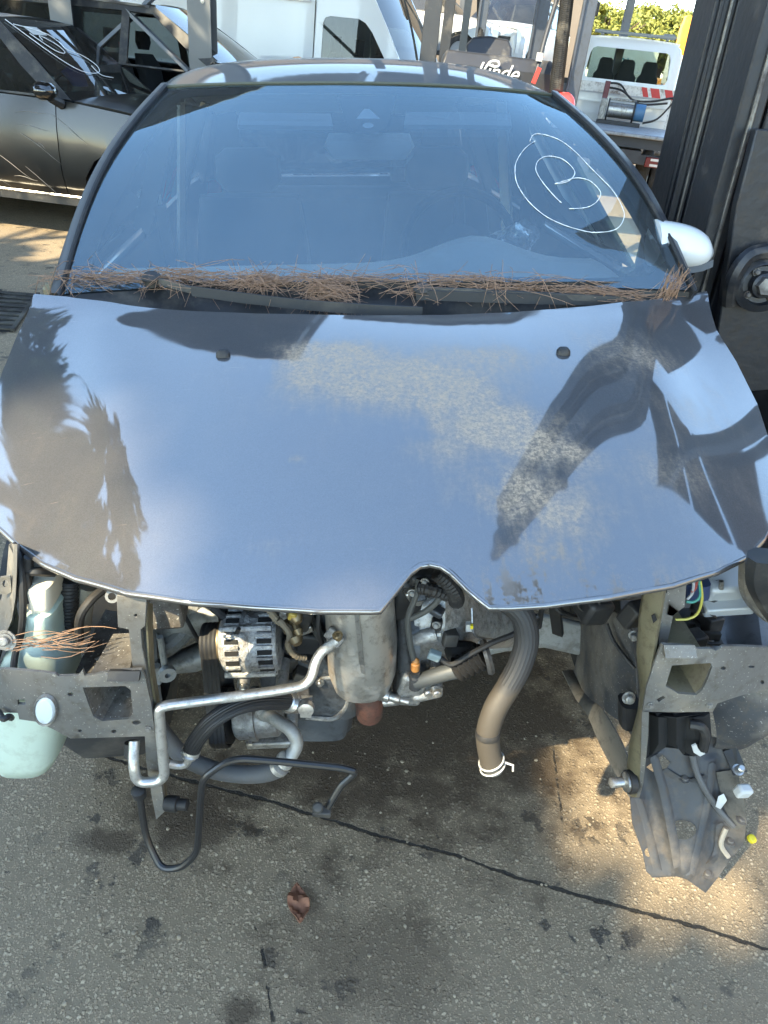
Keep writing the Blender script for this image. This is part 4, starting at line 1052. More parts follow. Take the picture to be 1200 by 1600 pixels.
b = MB(); b.box(cY(733, 979, .985), (.012, .01, .016)); b.build('cable_end', white_plastic, gbx); b = MB(); b.box(cY(737, 979, .977), (.005, .006, .007)); b.build('yellow_clip', yellow, gbx)
b = MB(); b.tube(spline([cY(655, 905, .96), cY(650, 930, .95), cY(638, 965, .945), cY(640, 1000, .945), cY(648, 1036, .945)], 6), .0055, 8); b.build('breather_hose', mat('dull_rubber_hose', (.06, .06, .055), .7), gbx)
b = MB(); b.tube(spline([cY(642, 966, .945), cY(665, 955, .94), cY(686, 935, .94), cY(688, 905, .95)], 6), .0055, 8); b.build('breather_hose', MATS['dull_rubber_hose'], gbx)
p = spline([cY(682, 895, .93), cY(700, 910, .93), cY(712, 930, .94), cY(713, 940, .96)], 10)
b = MB(); b.tube(p, [.012 + (.002 if i % 2 else 0) for i in range(len(p))], 10); b.build('ribbed_loom', black_rubber, gbx, ang=20)
p = spline([cY(655, 918, .95), cY(675, 922, .94), cY(700, 930, .95)], 10)
b = MB(); b.tube(p, [.010 + (.002 if i % 2 else 0) for i in range(len(p))], 10); b.build('ribbed_loom', black_rubber, gbx, ang=20)
b = MB(); b.box(cY(636, 925, 1.0), (.05, .06, .09), (.1, .1, .1)); b.box(cY(655, 900, 1.0), (.05, .06, .06), (.3, .1, .2)); b.build('plastic_bracket', black_plastic, gbx, bevel=.008)
# upper hidden mass of the engine
b = MB(); b.box(cS(0, .52, .80), (.75, .35, .22), (0, 0, YAW)); b.build('engine_cover', black_plastic, engine, bevel=.03)
# looms, pipes and brackets filling the bay
rc = random.Random(5)
for i in range(16):
    x0 = rc.uniform(270, 640); yb = rc.uniform(925, 985); d0 = rc.uniform(1.0, 1.18)
    pts = [cY(x0, yb - 30, d0 + .03)]
    for k in range(3): x0 += rc.uniform(15, 60); pts.append(cY(x0, yb + rc.uniform(-25, 55), d0 + rc.uniform(-.03, .05)))
    r_ = rc.choice((.004, .005, .007, .010)); p = spline(pts, 9)
    b = MB(); b.tube(p, [r_ * (1.18 if (j % 2 and r_ > .006) else 1) for j in range(len(p))], 8); b.build('wiring_loom' if r_ > .006 else 'cable', rc.choice((black_rubber, black_plastic, MATS['dull_rubber_hose'], engine_dark)), engine, ang=25)
for i in range(14):
    x0 = rc.uniform(445, 520) if i < 8 else rc.uniform(640, 730); y0 = rc.uniform(945, 1060) if i < 8 else rc.uniform(900, 1000); d0 = 1.035 if i < 8 else .97
    b = MB(); b.box(cY(x0, y0, d0), (rc.uniform(.012, .035), rc.uniform(.015, .03), rc.uniform(.01, .03)), (rc.uniform(-.5, .5), rc.uniform(-.5, .5), rc.uniform(-.5, .5))); o_ = b.build('bracket', rc.choice((alu, engine_dark, black_plastic, steel)), engine, bevel=.003)
    if i % 2: bolt(engine, cY(x0, y0, d0 - .02), (rc.uniform(-.3, .3), -1, 0), .005, .006, alu)
# subframe and beams
b = MB(); b.loft([[cY(x, y0, yy), cY(x, y1, yy - .02), cY(x, y1, yy + .10), cY(x, y0, yy + .10)] for x, y0, y1, yy in ((735, 985, 1030, 1.20), (790, 962, 1018, 1.20), (850, 958, 1012, 1.20), (905, 972, 1024, 1.20), (960, 990, 1040, 1.20))]); sf = b.build('subframe', mat('subframe_metal', (.27, .275, .27), .5, .3, var=.2, vscale=12, dirt=(.12, .10, .08), dirt_amt=.4, dirt_scale=10), car, ang=30, bevel=.01)
b = MB(); b.tube([cY(250, 985, 1.22), cY(320, 962, 1.22), cY(430, 950, 1.26)], [.038, .04, .04], 14); b.build('beam', MATS['subframe_metal'], sf)
b = MB(); b.tube([cY(262, 1040, 1.22), cY(300, 1030, 1.24), cY(345, 1012, 1.26)], [.022, .032, .034], 12); b.build('control_arm', MATS['subframe_metal'], sf)
b = MB(); b.tube(spline([cY(235, 1000, 1.15), cY(255, 1015, 1.16), cY(290, 985, 1.2), cY(310, 940, 1.22)], 6), .02, 10); b.build('anti_roll_bar', MATS['subframe_metal'], sf)
b = MB(); b.tube([cY(250, 995, 1.08), cY(258, 1045, 1.08)], .007, 8); b.tube([cY(244, 1040, 1.09), cY(247, 1066, 1.09)], .009, 8); b.lathe([(.006, 0), (.018, 0), (.018, .012), (.006, .012)], cY(260, 1050, 1.07), (.5, -1, 0), 14, close=True); b.build('drop_link', MATS['subframe_metal'], sf)
b = MB(); b.tube(spline([cY(842, 980, 1.12), cY(848, 950, 1.1), cY(862, 945, 1.08), cY(880, 958, 1.06), cY(905, 966, 1.02), cY(925, 960, 1.0)], 6), .0055, 8); b.build('cable', black_rubber, car)
b = MB(); b.bar(cY(867, 948, 1.1), cY(872, 990, 1.15), .022, .01); b.build('hose_strap', black_plastic, car)

# pipes and hoses out in front ---------------------------------------------------
px3 = lambda l: [cY(*q) for q in l]
b = MB(); b.tube(fillet(px3([(526, 1000, .90), (495, 1024, .885), (484, 1070, .86), (430, 1080, .845), (262, 1102, .80), (248, 1106, .795), (258, 1220, .775), (214, 1224, .77), (208, 1195, .775), (210, 1158, .80)]), .022, 6), .0085, 12); ap_ = b.build('aircon_pipe', alu_pipe, car, label='bent bare aluminium pipe')
b = MB(); b.bar(cY(512, 985, .915), cY(534, 1006, .895), .022, .012, up=(0, -1, .3)); b.build('pipe_flange', alu, ap_, bevel=.003); bolt(ap_, cY(527, 992, .89), (.3, -1, 0), .006, .01, brass)
b = MB(); b.tube([cY(206, 1160, .81), cY(206, 1182, .80)], .012, 12); b.build('pipe_sleeve', black_rubber, ap_)
p = spline(px3([(450, 1096, .90), (405, 1096, .87), (365, 1106, .845), (330, 1128, .83), (308, 1155, .825), (299, 1172, .825)]), 8)
rings = []
b = MB(); b.tube(p, .0148, 44, flute=.07); bh = b.build('aircon_hose', mat('ribbed_black_hose', (.016, .016, .017), .5, var=.2), car, ang=20, label='thick black ribbed hose arching down')
fer = MB(); p2 = px3([(450, 1096, .90), (462, 1099, .905), (470, 1104, .905), (476, 1108, .905)]); fer.tube([p2[0] + (p2[1] - p2[0]) * k for k in (0, .2, .3, .45, .55, .7, .8, 1.)], [.016, .017, .015, .017, .015, .017, .013, .012], 14); fer.tube(p2[1:], .008, 10); fer.lathe([(.004, 0), (.014, 0), (.014, .012), (.008, .014)], cY(479, 1103, .90), (0, -1, .1), 14); fer.bar(cY(479, 1090, .91), cY(478, 1118, .905), .02, .012, up=(0, -1, 0)); fer.build('hose_ferrule', alu_pipe, bh, bevel=0)
fer = MB(); p2 = px3([(299, 1172, .825), (295, 1184, .82), (291, 1193, .818), (278, 1196, .815), (262, 1193, .81)]); fer.tube([p2[0] + (p2[1] - p2[0]) * k for k in (0, .25, .35, .55, .65, 1.)], [.016, .016, .013, .016, .013, .012], 14); fer.tube(spline(p2[1:], 4), .007, 10); fer.build('hose_ferrule', alu_pipe, bh)
b = MB(); b.tube(fillet(px3([(408, 1112, .96), (430, 1124, .925), (456, 1140, .90), (466, 1163, .89), (452, 1185, .875), (437, 1198, .865)]), .03, 5), .0125, 14); ep = b.build('elbow_pipe', mat('dull_pipe_metal', (.34, .34, .32), .5, .6, var=.2, dirt=(.16, .14, .12), dirt_amt=.4), car)
b = MB(); b.lathe([(.01, -.006), (.017, -.005), (.018, .004), (.013, .006)], cY(446, 1188, .868), (-.6, 0, -.7), 14); b.lathe([(.01, -.004), (.018, -.003), (.018, .006), (.013, .01)], cY(437, 1198, .862), (-.6, 0, -.7), 14); b.build('pipe_collar', alu_pipe, ep)
b = MB(); b.lathe([(.006, 0), (.018, 0), (.018, .008), (.010, .012)], cY(415, 1113, .955), (0, -1, 0), 14); b.build('pipe_flange', alu, ep)
b = MB(); b.tube(spline(px3([(437, 1200, .865), (415, 1208, .87), (380, 1210, .88), (330, 1202, .895), (285, 1180, .91), (258, 1150, .92), (245, 1130, .93)]), 6), .0165, 14); b.build('grey_hose', mat('grey_rubber_hose', (.085, .087, .09), .6, var=.2, dirt=(.16, .14, .12), dirt_amt=.35), car)
b = MB(); b.tube(fillet(px3([(217, 1236, .77), (228, 1310, .745), (252, 1358, .72), (282, 1357, .715), (308, 1334, .72), (314, 1240, .735), (318, 1215, .74), (362, 1184, .75), (440, 1190, .755), (535, 1200, .76), (556, 1206, .76), (546, 1216, .757), (534, 1226, .754), (512, 1262, .74)]), .03, 6), .0058, 10); wr = b.build('bent_pipe', mat('satin_black_pipe', (.016, .016, .017), .32), car, label='thin black bent pipe drooping below the strut')
b = MB(); b.lathe([(.005, -.012), (.011, -.010), (.012, .006), (.006, .01)], cY(217, 1238, .77), (0, -.1, 1), 12); b.build('pipe_end', black_rubber, wr)
b = MB(); b.box(cY(503, 1268, .737), (.030, .016, .014), (.2, .1, 0)); b.lathe([(.004, 0), (.009, 0), (.009, .010), (.004, .012)], cY(497, 1262, .735), (0, -.6, .8), 12); b.build('pipe_end', black_plastic, wr, bevel=.003)
b = MB(); b.lathe([(.012, 0), (.014, .004), (.014, .022), (.010, .024), (.010, .040), (.006, .042)], cY(258, 1255, .80), (1, -.1, .02), 14); b.build('rubber_mount', black_rubber, stL)
# coolant hose, right of centre
hp = spline(px3([(752, 925, .92), (790, 938, .90), (816, 962, .885), (823, 1000, .87), (812, 1040, .85), (795, 1072, .835), (775, 1105, .82), (763, 1140, .81), (763, 1165, .805), (768, 1190, .80)]), 5)
b = MB(); b.tube(hp[:26], .0198, 44, flute=.035); b.tube(hp[25:], .0194, 24) 
hm = bpy.data.materials.new('dusty_coolant_hose'); hm.use_nodes = True
n, l = hm.node_tree.nodes, hm.node_tree.links; tcn = n.new('ShaderNodeTexCoord'); sx = n.new('ShaderNodeSeparateXYZ'); l.new(tcn.outputs['Object'], sx.inputs[0])
nz = n.new('ShaderNodeTexNoise'); nz.inputs['Scale'].default_value = 22; nz.inputs['Detail'].default_value = 6; l.new(tcn.outputs['Object'], nz.inputs['Vector'])
ad = n.new('ShaderNodeMath'); ad.operation = 'MULTIPLY_ADD'; ad.inputs[1].default_value = .05; l.new(nz.outputs[0], ad.inputs[0]); l.new(sx.outputs[2], ad.inputs[2])
mr = n.new('ShaderNodeMapRange'); zt = cY(800, 1062, .84).z; mr.inputs[1].default_value = zt + .035; mr.inputs[2].default_value = zt + .015; l.new(ad.outputs[0], mr.inputs[0])
mx = n.new('ShaderNodeMix'); mx.data_type = 'RGBA'; mx.inputs[6].default_value = (.022, .022, .023, 1); mx.inputs[7].default_value = (.052, .043, .033, 1); l.new(mr.outputs[0], mx.inputs[0]); l.new(mx.outputs[2], n['Principled BSDF'].inputs['Base Color']); n['Principled BSDF'].inputs['Roughness'].default_value = .6
ch = b.build('coolant_hose', hm, car, label='thick hanging black hose, its lower half brown with dust')
e0, e1 = hp[-2], hp[-1]; ad_ = (e1 - e0).normalized()
b = MB(); b.lathe([(.013, .0), (.0165, .001), (.0165, .018), (.013, .018), (.0125, .004)], e1, ad_, 18, close=True); b.lathe([(.0001, .005), (.0125, .006)], e1, ad_, 18); b.build('hose_mouth', steel, ch)
for o_, tl in ((-.002, .25), (.010, -.2)):
    b = MB(); u2 = ad_.cross(V((1, 0, 0))).normalized(); w2 = ad_.cross(u2)
    b.tube([e1 + ad_ * (o_ + .004 * math.sin(a + tl)) + (u2 * math.cos(a) + w2 * math.sin(a)) * .0212 for a in [2 * math.pi * i / 24 for i in range(25)]], .0016, 6, caps=False); b.build('hose_clip', mat('zinc_white_clip', (.5, .5, .48), .45, .3), ch)
b = MB(); b.tube([e1 + V((.02, -.012, .012)), e1 + V((.033, -.014, .008)), e1 + V((.034, -.014, -.006))], .002, 6); b.build('clip_ears', MATS['zinc_white_clip'], ch)
b = MB(); q = hp[36]; b.lathe([(.0199, -.006), (.0204, -.005), (.0204, .005), (.0199, .006)], q, (hp[37] - hp[36]), 18, close=True); b.build('hose_band', black_rubber, ch)

# right side ----------------------------------------------------------------
def fmSR(px, py): return cY(px, py, .82 + .05 * (1 - (py - 930) / 320))
b = pxplate([(1036, 918), (1073, 912), (1070, 948), (1060, 956), (1052, 962), (1042, 1008), (1028, 1008), (1034, 958)], [oval_px(1040, 925, 2, 2.5, 8)], fmSR, (0, .01, 0)); stR = b.build('front_strut', grey_paint, car, label='right upright strut with olive overspray', bevel=.002)
b = MB(); b.loft([[cY(x0, y, .875), cY(x0 + 3, y, .845), cY((x0 + x1) / 2, y, .83), cY(x1 - 3, y, .822), cY(x1, y, .826), cY(x1 + 1, y, .87)] for x0, x1, y in ((1004, 1040, 922), (998, 1034, 960), (994, 1024, 1020), (1000, 1014, 1080), (996, 1006, 1110), (983, 1004, 1160), (979, 1004, 1205), (980, 1002, 1232), (986, 998, 1246))]); rail = b.build('rail_web', olive_paint, stR, ang=40)
b = MB(); b.loft([[cY(x0, y, .82), cY(x1, y, .815), cY(x1, y, .84), cY(x0, y, .845)] for x0, x1, y in ((1003, 1014, 1112), (1002, 1013, 1150), (1001, 1009, 1190), (999, 1005, 1225), (994, 999, 1246))]); b.build('rail_edge', grey_paint, stR)
b = pxplate([(1018, 963), (1023, 960), (1027, 968), (1021, 974)], [], lambda px, py: cY(px, py, .822), (0, .002, 0)); b.build('rail_hole', dark_void, stR)
def fmBR(px, py):
    k = max(0, (px - 1110) / 90); bulge = -.012 * math.exp(-(((px - 1090) / 60) ** 2 + ((py - 1062) / 40) ** 2))
    return cY(px, py, .82 + .035 * k * k + bulge)
outR = [(1034, 1007), (1084, 1010), (1090, 1014), (1112, 1014), (1118, 1017), (1130, 1010), (1156, 1010), (1200, 1012), (1270, 1012), (1270, 1068), (1200, 1076), (1160, 1086), (1121, 1099), (1114, 1112), (1060, 1113), (1004, 1112), (1010, 1075), (1024, 1032)]
holeR = [(1050, 1040), (1110, 1036), (1113, 1042), (1098, 1078), (1088, 1086), (1060, 1084), (1040, 1072)]
b = pxplate(dens(outR, 10), [holeR, oval_px(1130, 1044, 4.5, 3), oval_px(1174, 1042, 5, 2), oval_px(1191, 1066, 3, 3.5), oval_px(1016, 1101, 4, 3), oval_px(1108, 1101, 4, 3), [(1026, 1093), (1036, 1087), (1040, 1090), (1030, 1097)]], fmBR, (0, .005, 0), sp=12)
brR = b.build('bumper_bracket', grey_paint, car, label='right grey bumper bracket spattered with white specks', ang=50, bevel=.0015)
b = MB(); b.loft([[fmBR(x, y) + V((0, dy, 0)) for x, y, dy in ((px_, 1006, -.003), (px_, 1020, -.012), (px_, 1023, -.004), (px_, 1010, .004))] for px_ in (1036, 1060, 1085)]); b.build('bracket_tab', grey_paint, brR)
b = MB(); hl = [fmBR(*q) for q in holeR]; bk = [q + V((-.012 * (1 if q.x > .43 else -1), .11, .01)) for q in hl]; b.loft([[q + V((0, .005, 0)) for q in hl], bk], caps=False); b.add(bk, [tuple(range(len(bk)))]); b.build('rail_opening', olive_paint, brR)
b = MB(); b.bar(cY(1085, 1082, .85), cY(1076, 1058, .88), .022, .004, up=(0, -1, 0)); b.bar(cY(1064, 1084, .85), cY(1058, 1070, .88), .03, .004, up=(0, -1, 0)); b.build('crumpled_tab', olive_paint, brR)
for q in ((1016, 1101), (1108, 1101), (1050, 1014)): bolt(brR, fmBR(*q) + V((0, -.001, 0)), (0, -1, .2), .004, .003, grey_paint)
# fuse tray and wires above the right bracket
tray = MB(); tray.panel([(1046, 1003), (1062, 950), (1100, 948), (1132, 1006)], [[(1072, 1000), (1076, 985), (1088, 985), (1090, 1000)], [(1096, 1002), (1094, 990), (1112, 990), (1118, 1002)]], lambda px, py: cZ(px, py, .665), thick=(0, 0, -.006)); tr = tray.build('fuse_tray', black_plastic, car, bevel=.002)
for a, c in (((1062, 998), (1076, 955)), ((1092, 1003), (1085, 952)), ((1058, 975), (1118, 978)), ((1054, 990), (1125, 994))):
    b = MB(); b.bar(cZ(*a, .672), cZ(*c, .672), .008, .014); b.build('tray_rib', black_plastic, tr)
for q, sz in (((1085, 1000), (.03, .03, .03)), ((1108, 968), (.03, .04, .03)), ((1060, 985), (.02, .025, .025))):
    b = MB(); b.box(cZ(*q, .685), sz, (0, 0, .3)); b.build('connector', black_plastic, tr, bevel=.003)
for col, nm, pts in (((.05, .25, .20), 'green_wire', [(1072, 940), (1085, 940), (1094, 930), (1092, 905)]), ((.45, .40, .08), 'yellow_wire', [(1055, 968), (1075, 967), (1090, 958), (1097, 935), (1094, 908)]), ((.35, .35, .36), 'grey_wire', [(1074, 936), (1082, 926), (1084, 905)]), ((.25, .05, .04), 'red_wire', [(1080, 925), (1086, 920), (1090, 905)])):
    b = MB(); b.tube(spline([cY(x, y, .88) for x, y in pts], 6), .0022, 6); b.build(nm, mat(nm + '_sleeve', col, .5), car)
b = MB(); b.stack([(cY(1086, 928, .92), .02, .02), (cY(1086, 905, .92), .022, .022)], 14); b.build('plug', mat('navy_plug', (.03, .05, .12), .5), car)
b = MB(); b.tube([cY(1098, 960, .92), cY(1108, 930, .94), cY(1110, 900, .95)], .022, 12); b.build('loom_trunk', black_rubber, car)
b = MB(); b.box(cY(1130, 915, .95), (.085, .06, .06), (.3, 0, .1)); bx_ = b.build('grey_casing', mat('grey_casing_metal', (.40, .42, .43), .5, .3, var=.15), car, bevel=.008)
b = MB(); b.box(cY(1132, 938, .93), (.085, .05, .02), (.3, 0, .1)); b.build('casing_lip', MATS['grey_casing_metal'], bx_, bevel=.003); b = MB(); b.cyl(cY(1127, 920, .915), cY(1127, 908, .915), .004, 8); b.build('casing_pin', steel, bx_)
# right inner wing & headlamp corner
b = MB(); b.grid(lambda u, v: cY(1100 + 110 * u + 10 * v, 945 + 75 * v, 1.03 - .12 * v + .02 * math.sin(u * 6)), 8, 4); b.build('lamp_well', mat('lamp_well_metal', (.16, .16, .16), .5, .4, var=.2, dirt=(.10, .09, .08), dirt_amt=.4), car)
b = MB(); b.tube(spline(px3([(1172, 870, .90), (1170, 910, .90), (1180, 935, .90), (1205, 960, .90)]), 6), [.016] * 19, 8); b.build('wing_edge', grey_paint, car)
b = MB(); b.tube(spline(px3([(1192, 868, .86), (1188, 900, .86), (1200, 930, .86), (1220, 960, .86)]), 6), [.022] * 19, 8); b.build('lamp_frame', black_plastic, car)
# flap of felt under the right bracket
b = pxplate([(1012, 1116), (1109, 1114), (1112, 1150), (1106, 1176), (1085, 1182), (1068, 1180), (1060, 1170), (1040, 1168), (1018, 1180), (1008, 1186)], [], lambda px, py: cY(px, py, .85 + .01 * math.sin(px * .2)), (0, .01, 0), sp=14); fl = b.build('felt_flap', mat('black_felt', (.012, .012, .012), .95), car)
b = MB(); b.tube(spline(px3([(1078, 1132, .84), (1096, 1136, .835), (1102, 1150, .835), (1098, 1170, .84)]), 5), .008, 8); b.build('lamp_bracket', black_plastic, fl)
b = pxplate([(1081, 1166), (1088, 1163), (1092, 1172), (1102, 1178), (1094, 1182), (1084, 1176)], [], lambda px, py: cY(px, py, .835), (0, .003, 0)); b.build('torn_label', white_plastic, fl)

# wheel-arch liner on the right ----------------------------------------------
def L3(l): return [cY(*q) for q in l]
b = MB()
def shell(u, v):
    top = resamp(L3([(908, 952, 1.22), (935, 948, 1.10), (962, 955, 1.02), (990, 985, .96)]), u); bot = resamp(L3([(896, 1055, 1.22), (925, 1092, 1.08), (960, 1118, .98), (992, 1150, .92)]), u)
    return top * (1 - v) + bot * v + V((0, -.02 * math.sin(v * 3.1), 0)) + V((0, .004 * math.sin(u * 18), 0))
b.grid(shell, 16, 12); lin = b.build('arch_liner', dusty_plastic, car, label='torn dusty black wheel arch liner', solid=.003)
b = MB()
fl_a = L3([(878, 1050, 1.20), (900, 1092, 1.12), (918, 1115, 1.06), (940, 1165, .98), (962, 1205, .92), (985, 1245, .88)]); fl_b = L3([(902, 1050, 1.23), (925, 1092, 1.10), (942, 1108, 1.03), (968, 1150, .95), (985, 1190, .90), (998, 1225, .87)])
b.grid(lambda u, v: resamp(fl_a, u) * (1 - v) + resamp(fl_b, u) * v + V((0, 0, .004 * math.sin(v * 3.14))), 24, 5); b.build('liner_flange', beige_dust, lin, solid=.003)
b = MB(); b.tube(spline(L3([(948, 975, 1.0), (958, 1000, .98), (975, 1025, .95), (992, 1045, .93)]), 6), .004, 6); b.build('cable', black_rubber, lin)
b = MB(); b.stack([(cY(985, 1130, .90), .02, .02), (cY(983, 1095, .90), .018, .02)], 12); b.build('rubber_stop', black_rubber, lin); bolt(lin, cY(982, 1090, .89), (0, -1, .3), .008, .01, alu)
bolt(lin, cY(990, 992, .93), (-.3, -1, .2), .006, .012, alu)
b = MB(); b.lathe([(.016, 0), (.018, .003), (.018, .014), (.012, .016), (.009, .018), (.009, .040), (.004, .043)], cY(988, 1221, .83), (-1, -.12, .05), 14); b.build('bush_bolt', steel, stR)
b = MB(); b.lathe([(.02, 0), (.021, .012), (.016, .013)], cY(990, 1221, .83), (-1, -.12, .05), 14); b.build('bush_rubber', black_rubber, stR)
b = MB(); b.box(cY(927, 948, .98), (.05, .05, .05), (.2, .2, .3)); b.build('dark_socket', black_plastic, car, bevel=.008)
b = MB(); b.lathe([(.0165, 0), (.0195, .002), (.0195, .05), (.0165, .05)], cY(920, 946, .96), (.2, 1, .1), 18, close=True); pm_ = b.build('pipe_mouth', mat('pipe_mouth_metal', (.10, .095, .085), .5, .4), car); b = MB(); b.lathe([(.001, .03), (.0166, .031)], cY(920, 946, .96), (.2, 1, .1), 18); b.build('pipe_bore', dark_void, pm_)
b = MB(); b.box(cY(990, 960, .92), (.035, .03, .045), (.3, .2, .5)); b.build('horn_plug', black_plastic, car, bevel=.005)
# flat undertray hanging to the ground
def fmU(px, py):
    k = (py - 1160) / 235; rid = 0
    for x0, y0, x1, y1, h, w in ((1025, 1190, 1060, 1350, .009, 12), (1000, 1200, 1055, 1370, -.006, 10), (1108, 1200, 1075, 1370, .008, 12), (1125, 1290, 1132, 1340, .006, 8)):
        dx, dy = x1 - x0, y1 - y0; L = math.hypot(dx, dy); t = ((px - x0) * dx + (py - y0) * dy) / L / L
        if -.1 < t < 1.1: d = ((px - x0) * dy - (py - y0) * dx) / L; rid += h * math.exp(-(d / w) ** 2)
    z = .40 - .27 * k + rid + .006 * math.sin(px * .06) + .03 * max(0, (px - 1120) / 60)
    return cZ(px, py, z)
und = [(996, 1150), (1060, 1166), (1110, 1150), (1150, 1160), (1152, 1195), (1158, 1240), (1166, 1292), (1162, 1318), (1140, 1345), (1124, 1368), (1103, 1394), (1074, 1373), (1058, 1368), (1020, 1370), (1010, 1360), (1004, 1330), (988, 1285), (984, 1240), (990, 1200)]
b = MB(); b.panel(dens(und, 7), [oval_px(1066, 1296, 23, 16, 14, 0), oval_px(1013, 1331, 6, 8, 8), [(1009, 1198), (1035, 1178), (1048, 1190), (1042, 1200), (1020, 1206)]], fmU, sp=6.5, thick=(0, 0, -.003)); ut = b.build('undertray', mat('undertray_plastic', (.045, .046, .05), .55, var=.3, vscale=12, dirt=(.15, .125, .10), dirt_amt=.5, dirt_scale=9, bump=.2, bscale=30), lin, ang=60)
b = pxplate([(1118, 1210), (1150, 1205), (1160, 1250), (1166, 1290), (1148, 1300), (1130, 1262)], [], lambda px, py: fmU(px, py) + V((0, 0, .004)), (0, 0, .002)); b.build('dusty_patch_panel', beige_dust, ut)
b = MB(); b.tube(spline([fmU(1068, 1180) + V((0, 0, .05)), fmU(1080, 1215) + V((0, 0, .03)), fmU(1098, 1245) + V((0, 0, .02)), fmU(1118, 1270) + V((0, 0, .015)), fmU(1145, 1298) + V((0, 0, .012))], 6), .006, 8); b.build('grey_cable', mat('grey_cable', (.10, .10, .10), .6), ut)
b = pxplate([(1112, 1276), (1116, 1262), (1124, 1258), (1129, 1268), (1120, 1280)], [], lambda px, py: fmU(px, py) + V((0, 0, .03)), (0, 0, .004)); b.build('torn_plastic', white_plastic, ut)
for rl in ([(1022, 1185), (1038, 1240), (1052, 1310), (1060, 1358)], [(1112, 1196), (1104, 1250), (1090, 1320), (1078, 1370)], [(1040, 1205), (1070, 1222), (1100, 1216)], [(1126, 1290), (1122, 1330), (1106, 1352)], [(996, 1250), (1012, 1300), (1028, 1362)]):
    pr_ = spline([fmU(*q) for q in rl], 4); b = MB(); b.loft([[q + V((-.009, 0, .001)), q + V((0, 0, .009)), q + V((.009, 0, .001))] for q in pr_], closed=False); b.build('pressed_rib', MATS['undertray_plastic'], ut, ang=60)
for q in ((1105, 1366), (1140, 1315), (1069, 1218), (1158, 1282)): bolt(ut, fmU(*q) + V((0, 0, .002)), (0, -.2, 1), .007, .004, mat('dirty_screw', (.12, .11, .10), .6, .4))
b = MB(); b.box(cY(1161, 1236, .86), (.028, .02, .024), (.2, .2, .2)); b.build('white_clip', white_plastic, ut, bevel=.005)
b = MB(); b.bar(cY(1140, 1170, .93), cY(1156, 1208, .90), .026, .008, up=(0, -1, .2)); b.build('tray_strap', black_plastic, ut); bolt(ut, cY(1153, 1203, .885), (0, -.5, 1), .007, .016)
b = MB(); b.tube(spline([fmU(1132, 1300) + V((0, 0, .012)), fmU(1124, 1325) + V((0, 0, .012)), fmU(1136, 1345) + V((0, 0, .012))], 5), .005, 6); b.build('beige_bead', mat('beige_sealant', (.38, .33, .26), .7), ut)
# big dark liner at the right edge
b = MB(); ta = L3([(1108, 1090, .95), (1150, 1082, .93), (1200, 1068, .92), (1270, 1060, .92)]); tb = L3([(1112, 1172, .95), (1158, 1172, .93), (1200, 1150, .92), (1270, 1120, .92)])
b.grid(lambda u, v: resamp(ta, u) * (1 - v) + resamp(tb, u) * v + V((0, .03 * math.cos(v * 3.1 - 1.5) * -1, 0)), 14, 10); b.build('outer_liner', dusty_plastic, car, solid=.004)

# ------------------------------------------------------------------ pine needles on the wreck
nm = MB()
def needle(p, d, L, bend, r=.0007):
    d = V(d).normalized(); sidev = d.cross(V((0, 0, 1)))
    if sidev.length < .1: sidev = V((1, 0, 0))
    sidev.normalize(); upv = sidev.cross(d)
    pts = []
    for i in range(5):
        k = i / 4; pts.append(V(p) + d * L * (k - .5) + (sidev * bend[0] + upv * bend[1]) * L * (1 - (2 * k - 1) ** 2))
    nm.tube(pts, [r, r * 1.1, r, r * .9, r * .5], 3, caps=False)
band = [(115, 436, 1.645), (200, 432, 1.685), (290, 433, 1.70), (380, 440, 1.70), (480, 442, 1.71), (560, 440, 1.715), (680, 440, 1.715), (760, 443, 1.705), (850, 452, 1.69), (930, 458, 1.675), (1000, 467, 1.66)]
bandP = [cY(*q) + V((0, -.012, .012)) for q in band]
for i in range(560):
    u = random.random() ** .95
    c = resamp(bandP, u)
    w = .005 + .012 * (1 if .25 < u < .62 else .6) * (.5 + .8 * abs(math.sin(u * 19)))
    c = c + V((random.gauss(0, .03), random.gauss(-.004, w * .8), random.gauss(-.006, w * .6)))
    a = random.gauss(0, .38)
    needle(c, (math.cos(a), math.sin(a) * .8, math.sin(a) * .25 + random.gauss(0, .07)), random.uniform(.06, .15), (random.gauss(0, .06), random.gauss(0, .05)))
for cx, cy, yy, n_, spread in ((405, 455, 1.66, 60, .022), (505, 462, 1.65, 70, .02), (520, 478, 1.63, 55, .022), (650, 460, 1.66, 22, .03), (780, 462, 1.66, 26, .03), (300, 452, 1.66, 20, .03), (130, 450, 1.63, 14, .03), (240, 450, 1.65, 12, .03), (860, 470, 1.65, 8, .03)):
    o = cY(cx, cy, yy)
    for i in range(n_):
        a = random.uniform(-2.2, .5); needle(o + V((random.gauss(0, spread), random.gauss(0, spread * .6), random.gauss(.012, .008))), (math.cos(a), math.sin(a) * .55, math.sin(a) * .45 + .1), random.uniform(.07, .14), (random.gauss(0, .12), abs(random.gauss(0, .12))))
o = cY(1050, 455, 1.63)
for i in range(70): 
    a = random.gauss(1.0, .3); needle(o + V((random.gauss(0, .012), random.gauss(0, .008), random.gauss(.012, .01))), (math.cos(a) * .6, .1, math.sin(a)), random.uniform(.03, .08), (random.gauss(0, .06), 0))
for i in range(16):
    a = random.uniform(.6, 2.6); x = random.uniform(130, 800); needle(cY(x, 430, 1.70), (math.cos(a), -.2, math.sin(a)), random.uniform(.06, .12), (random.gauss(0, .14), 0))
for i in range(26):
    a = random.gauss(0, .35); q = cY(random.gauss(85, 25), random.gauss(1003, 6), .835); needle(q, (math.cos(a), .2, math.sin(a) * .5), random.uniform(.04, .10), (random.gauss(0, .1), random.gauss(0, .06)))
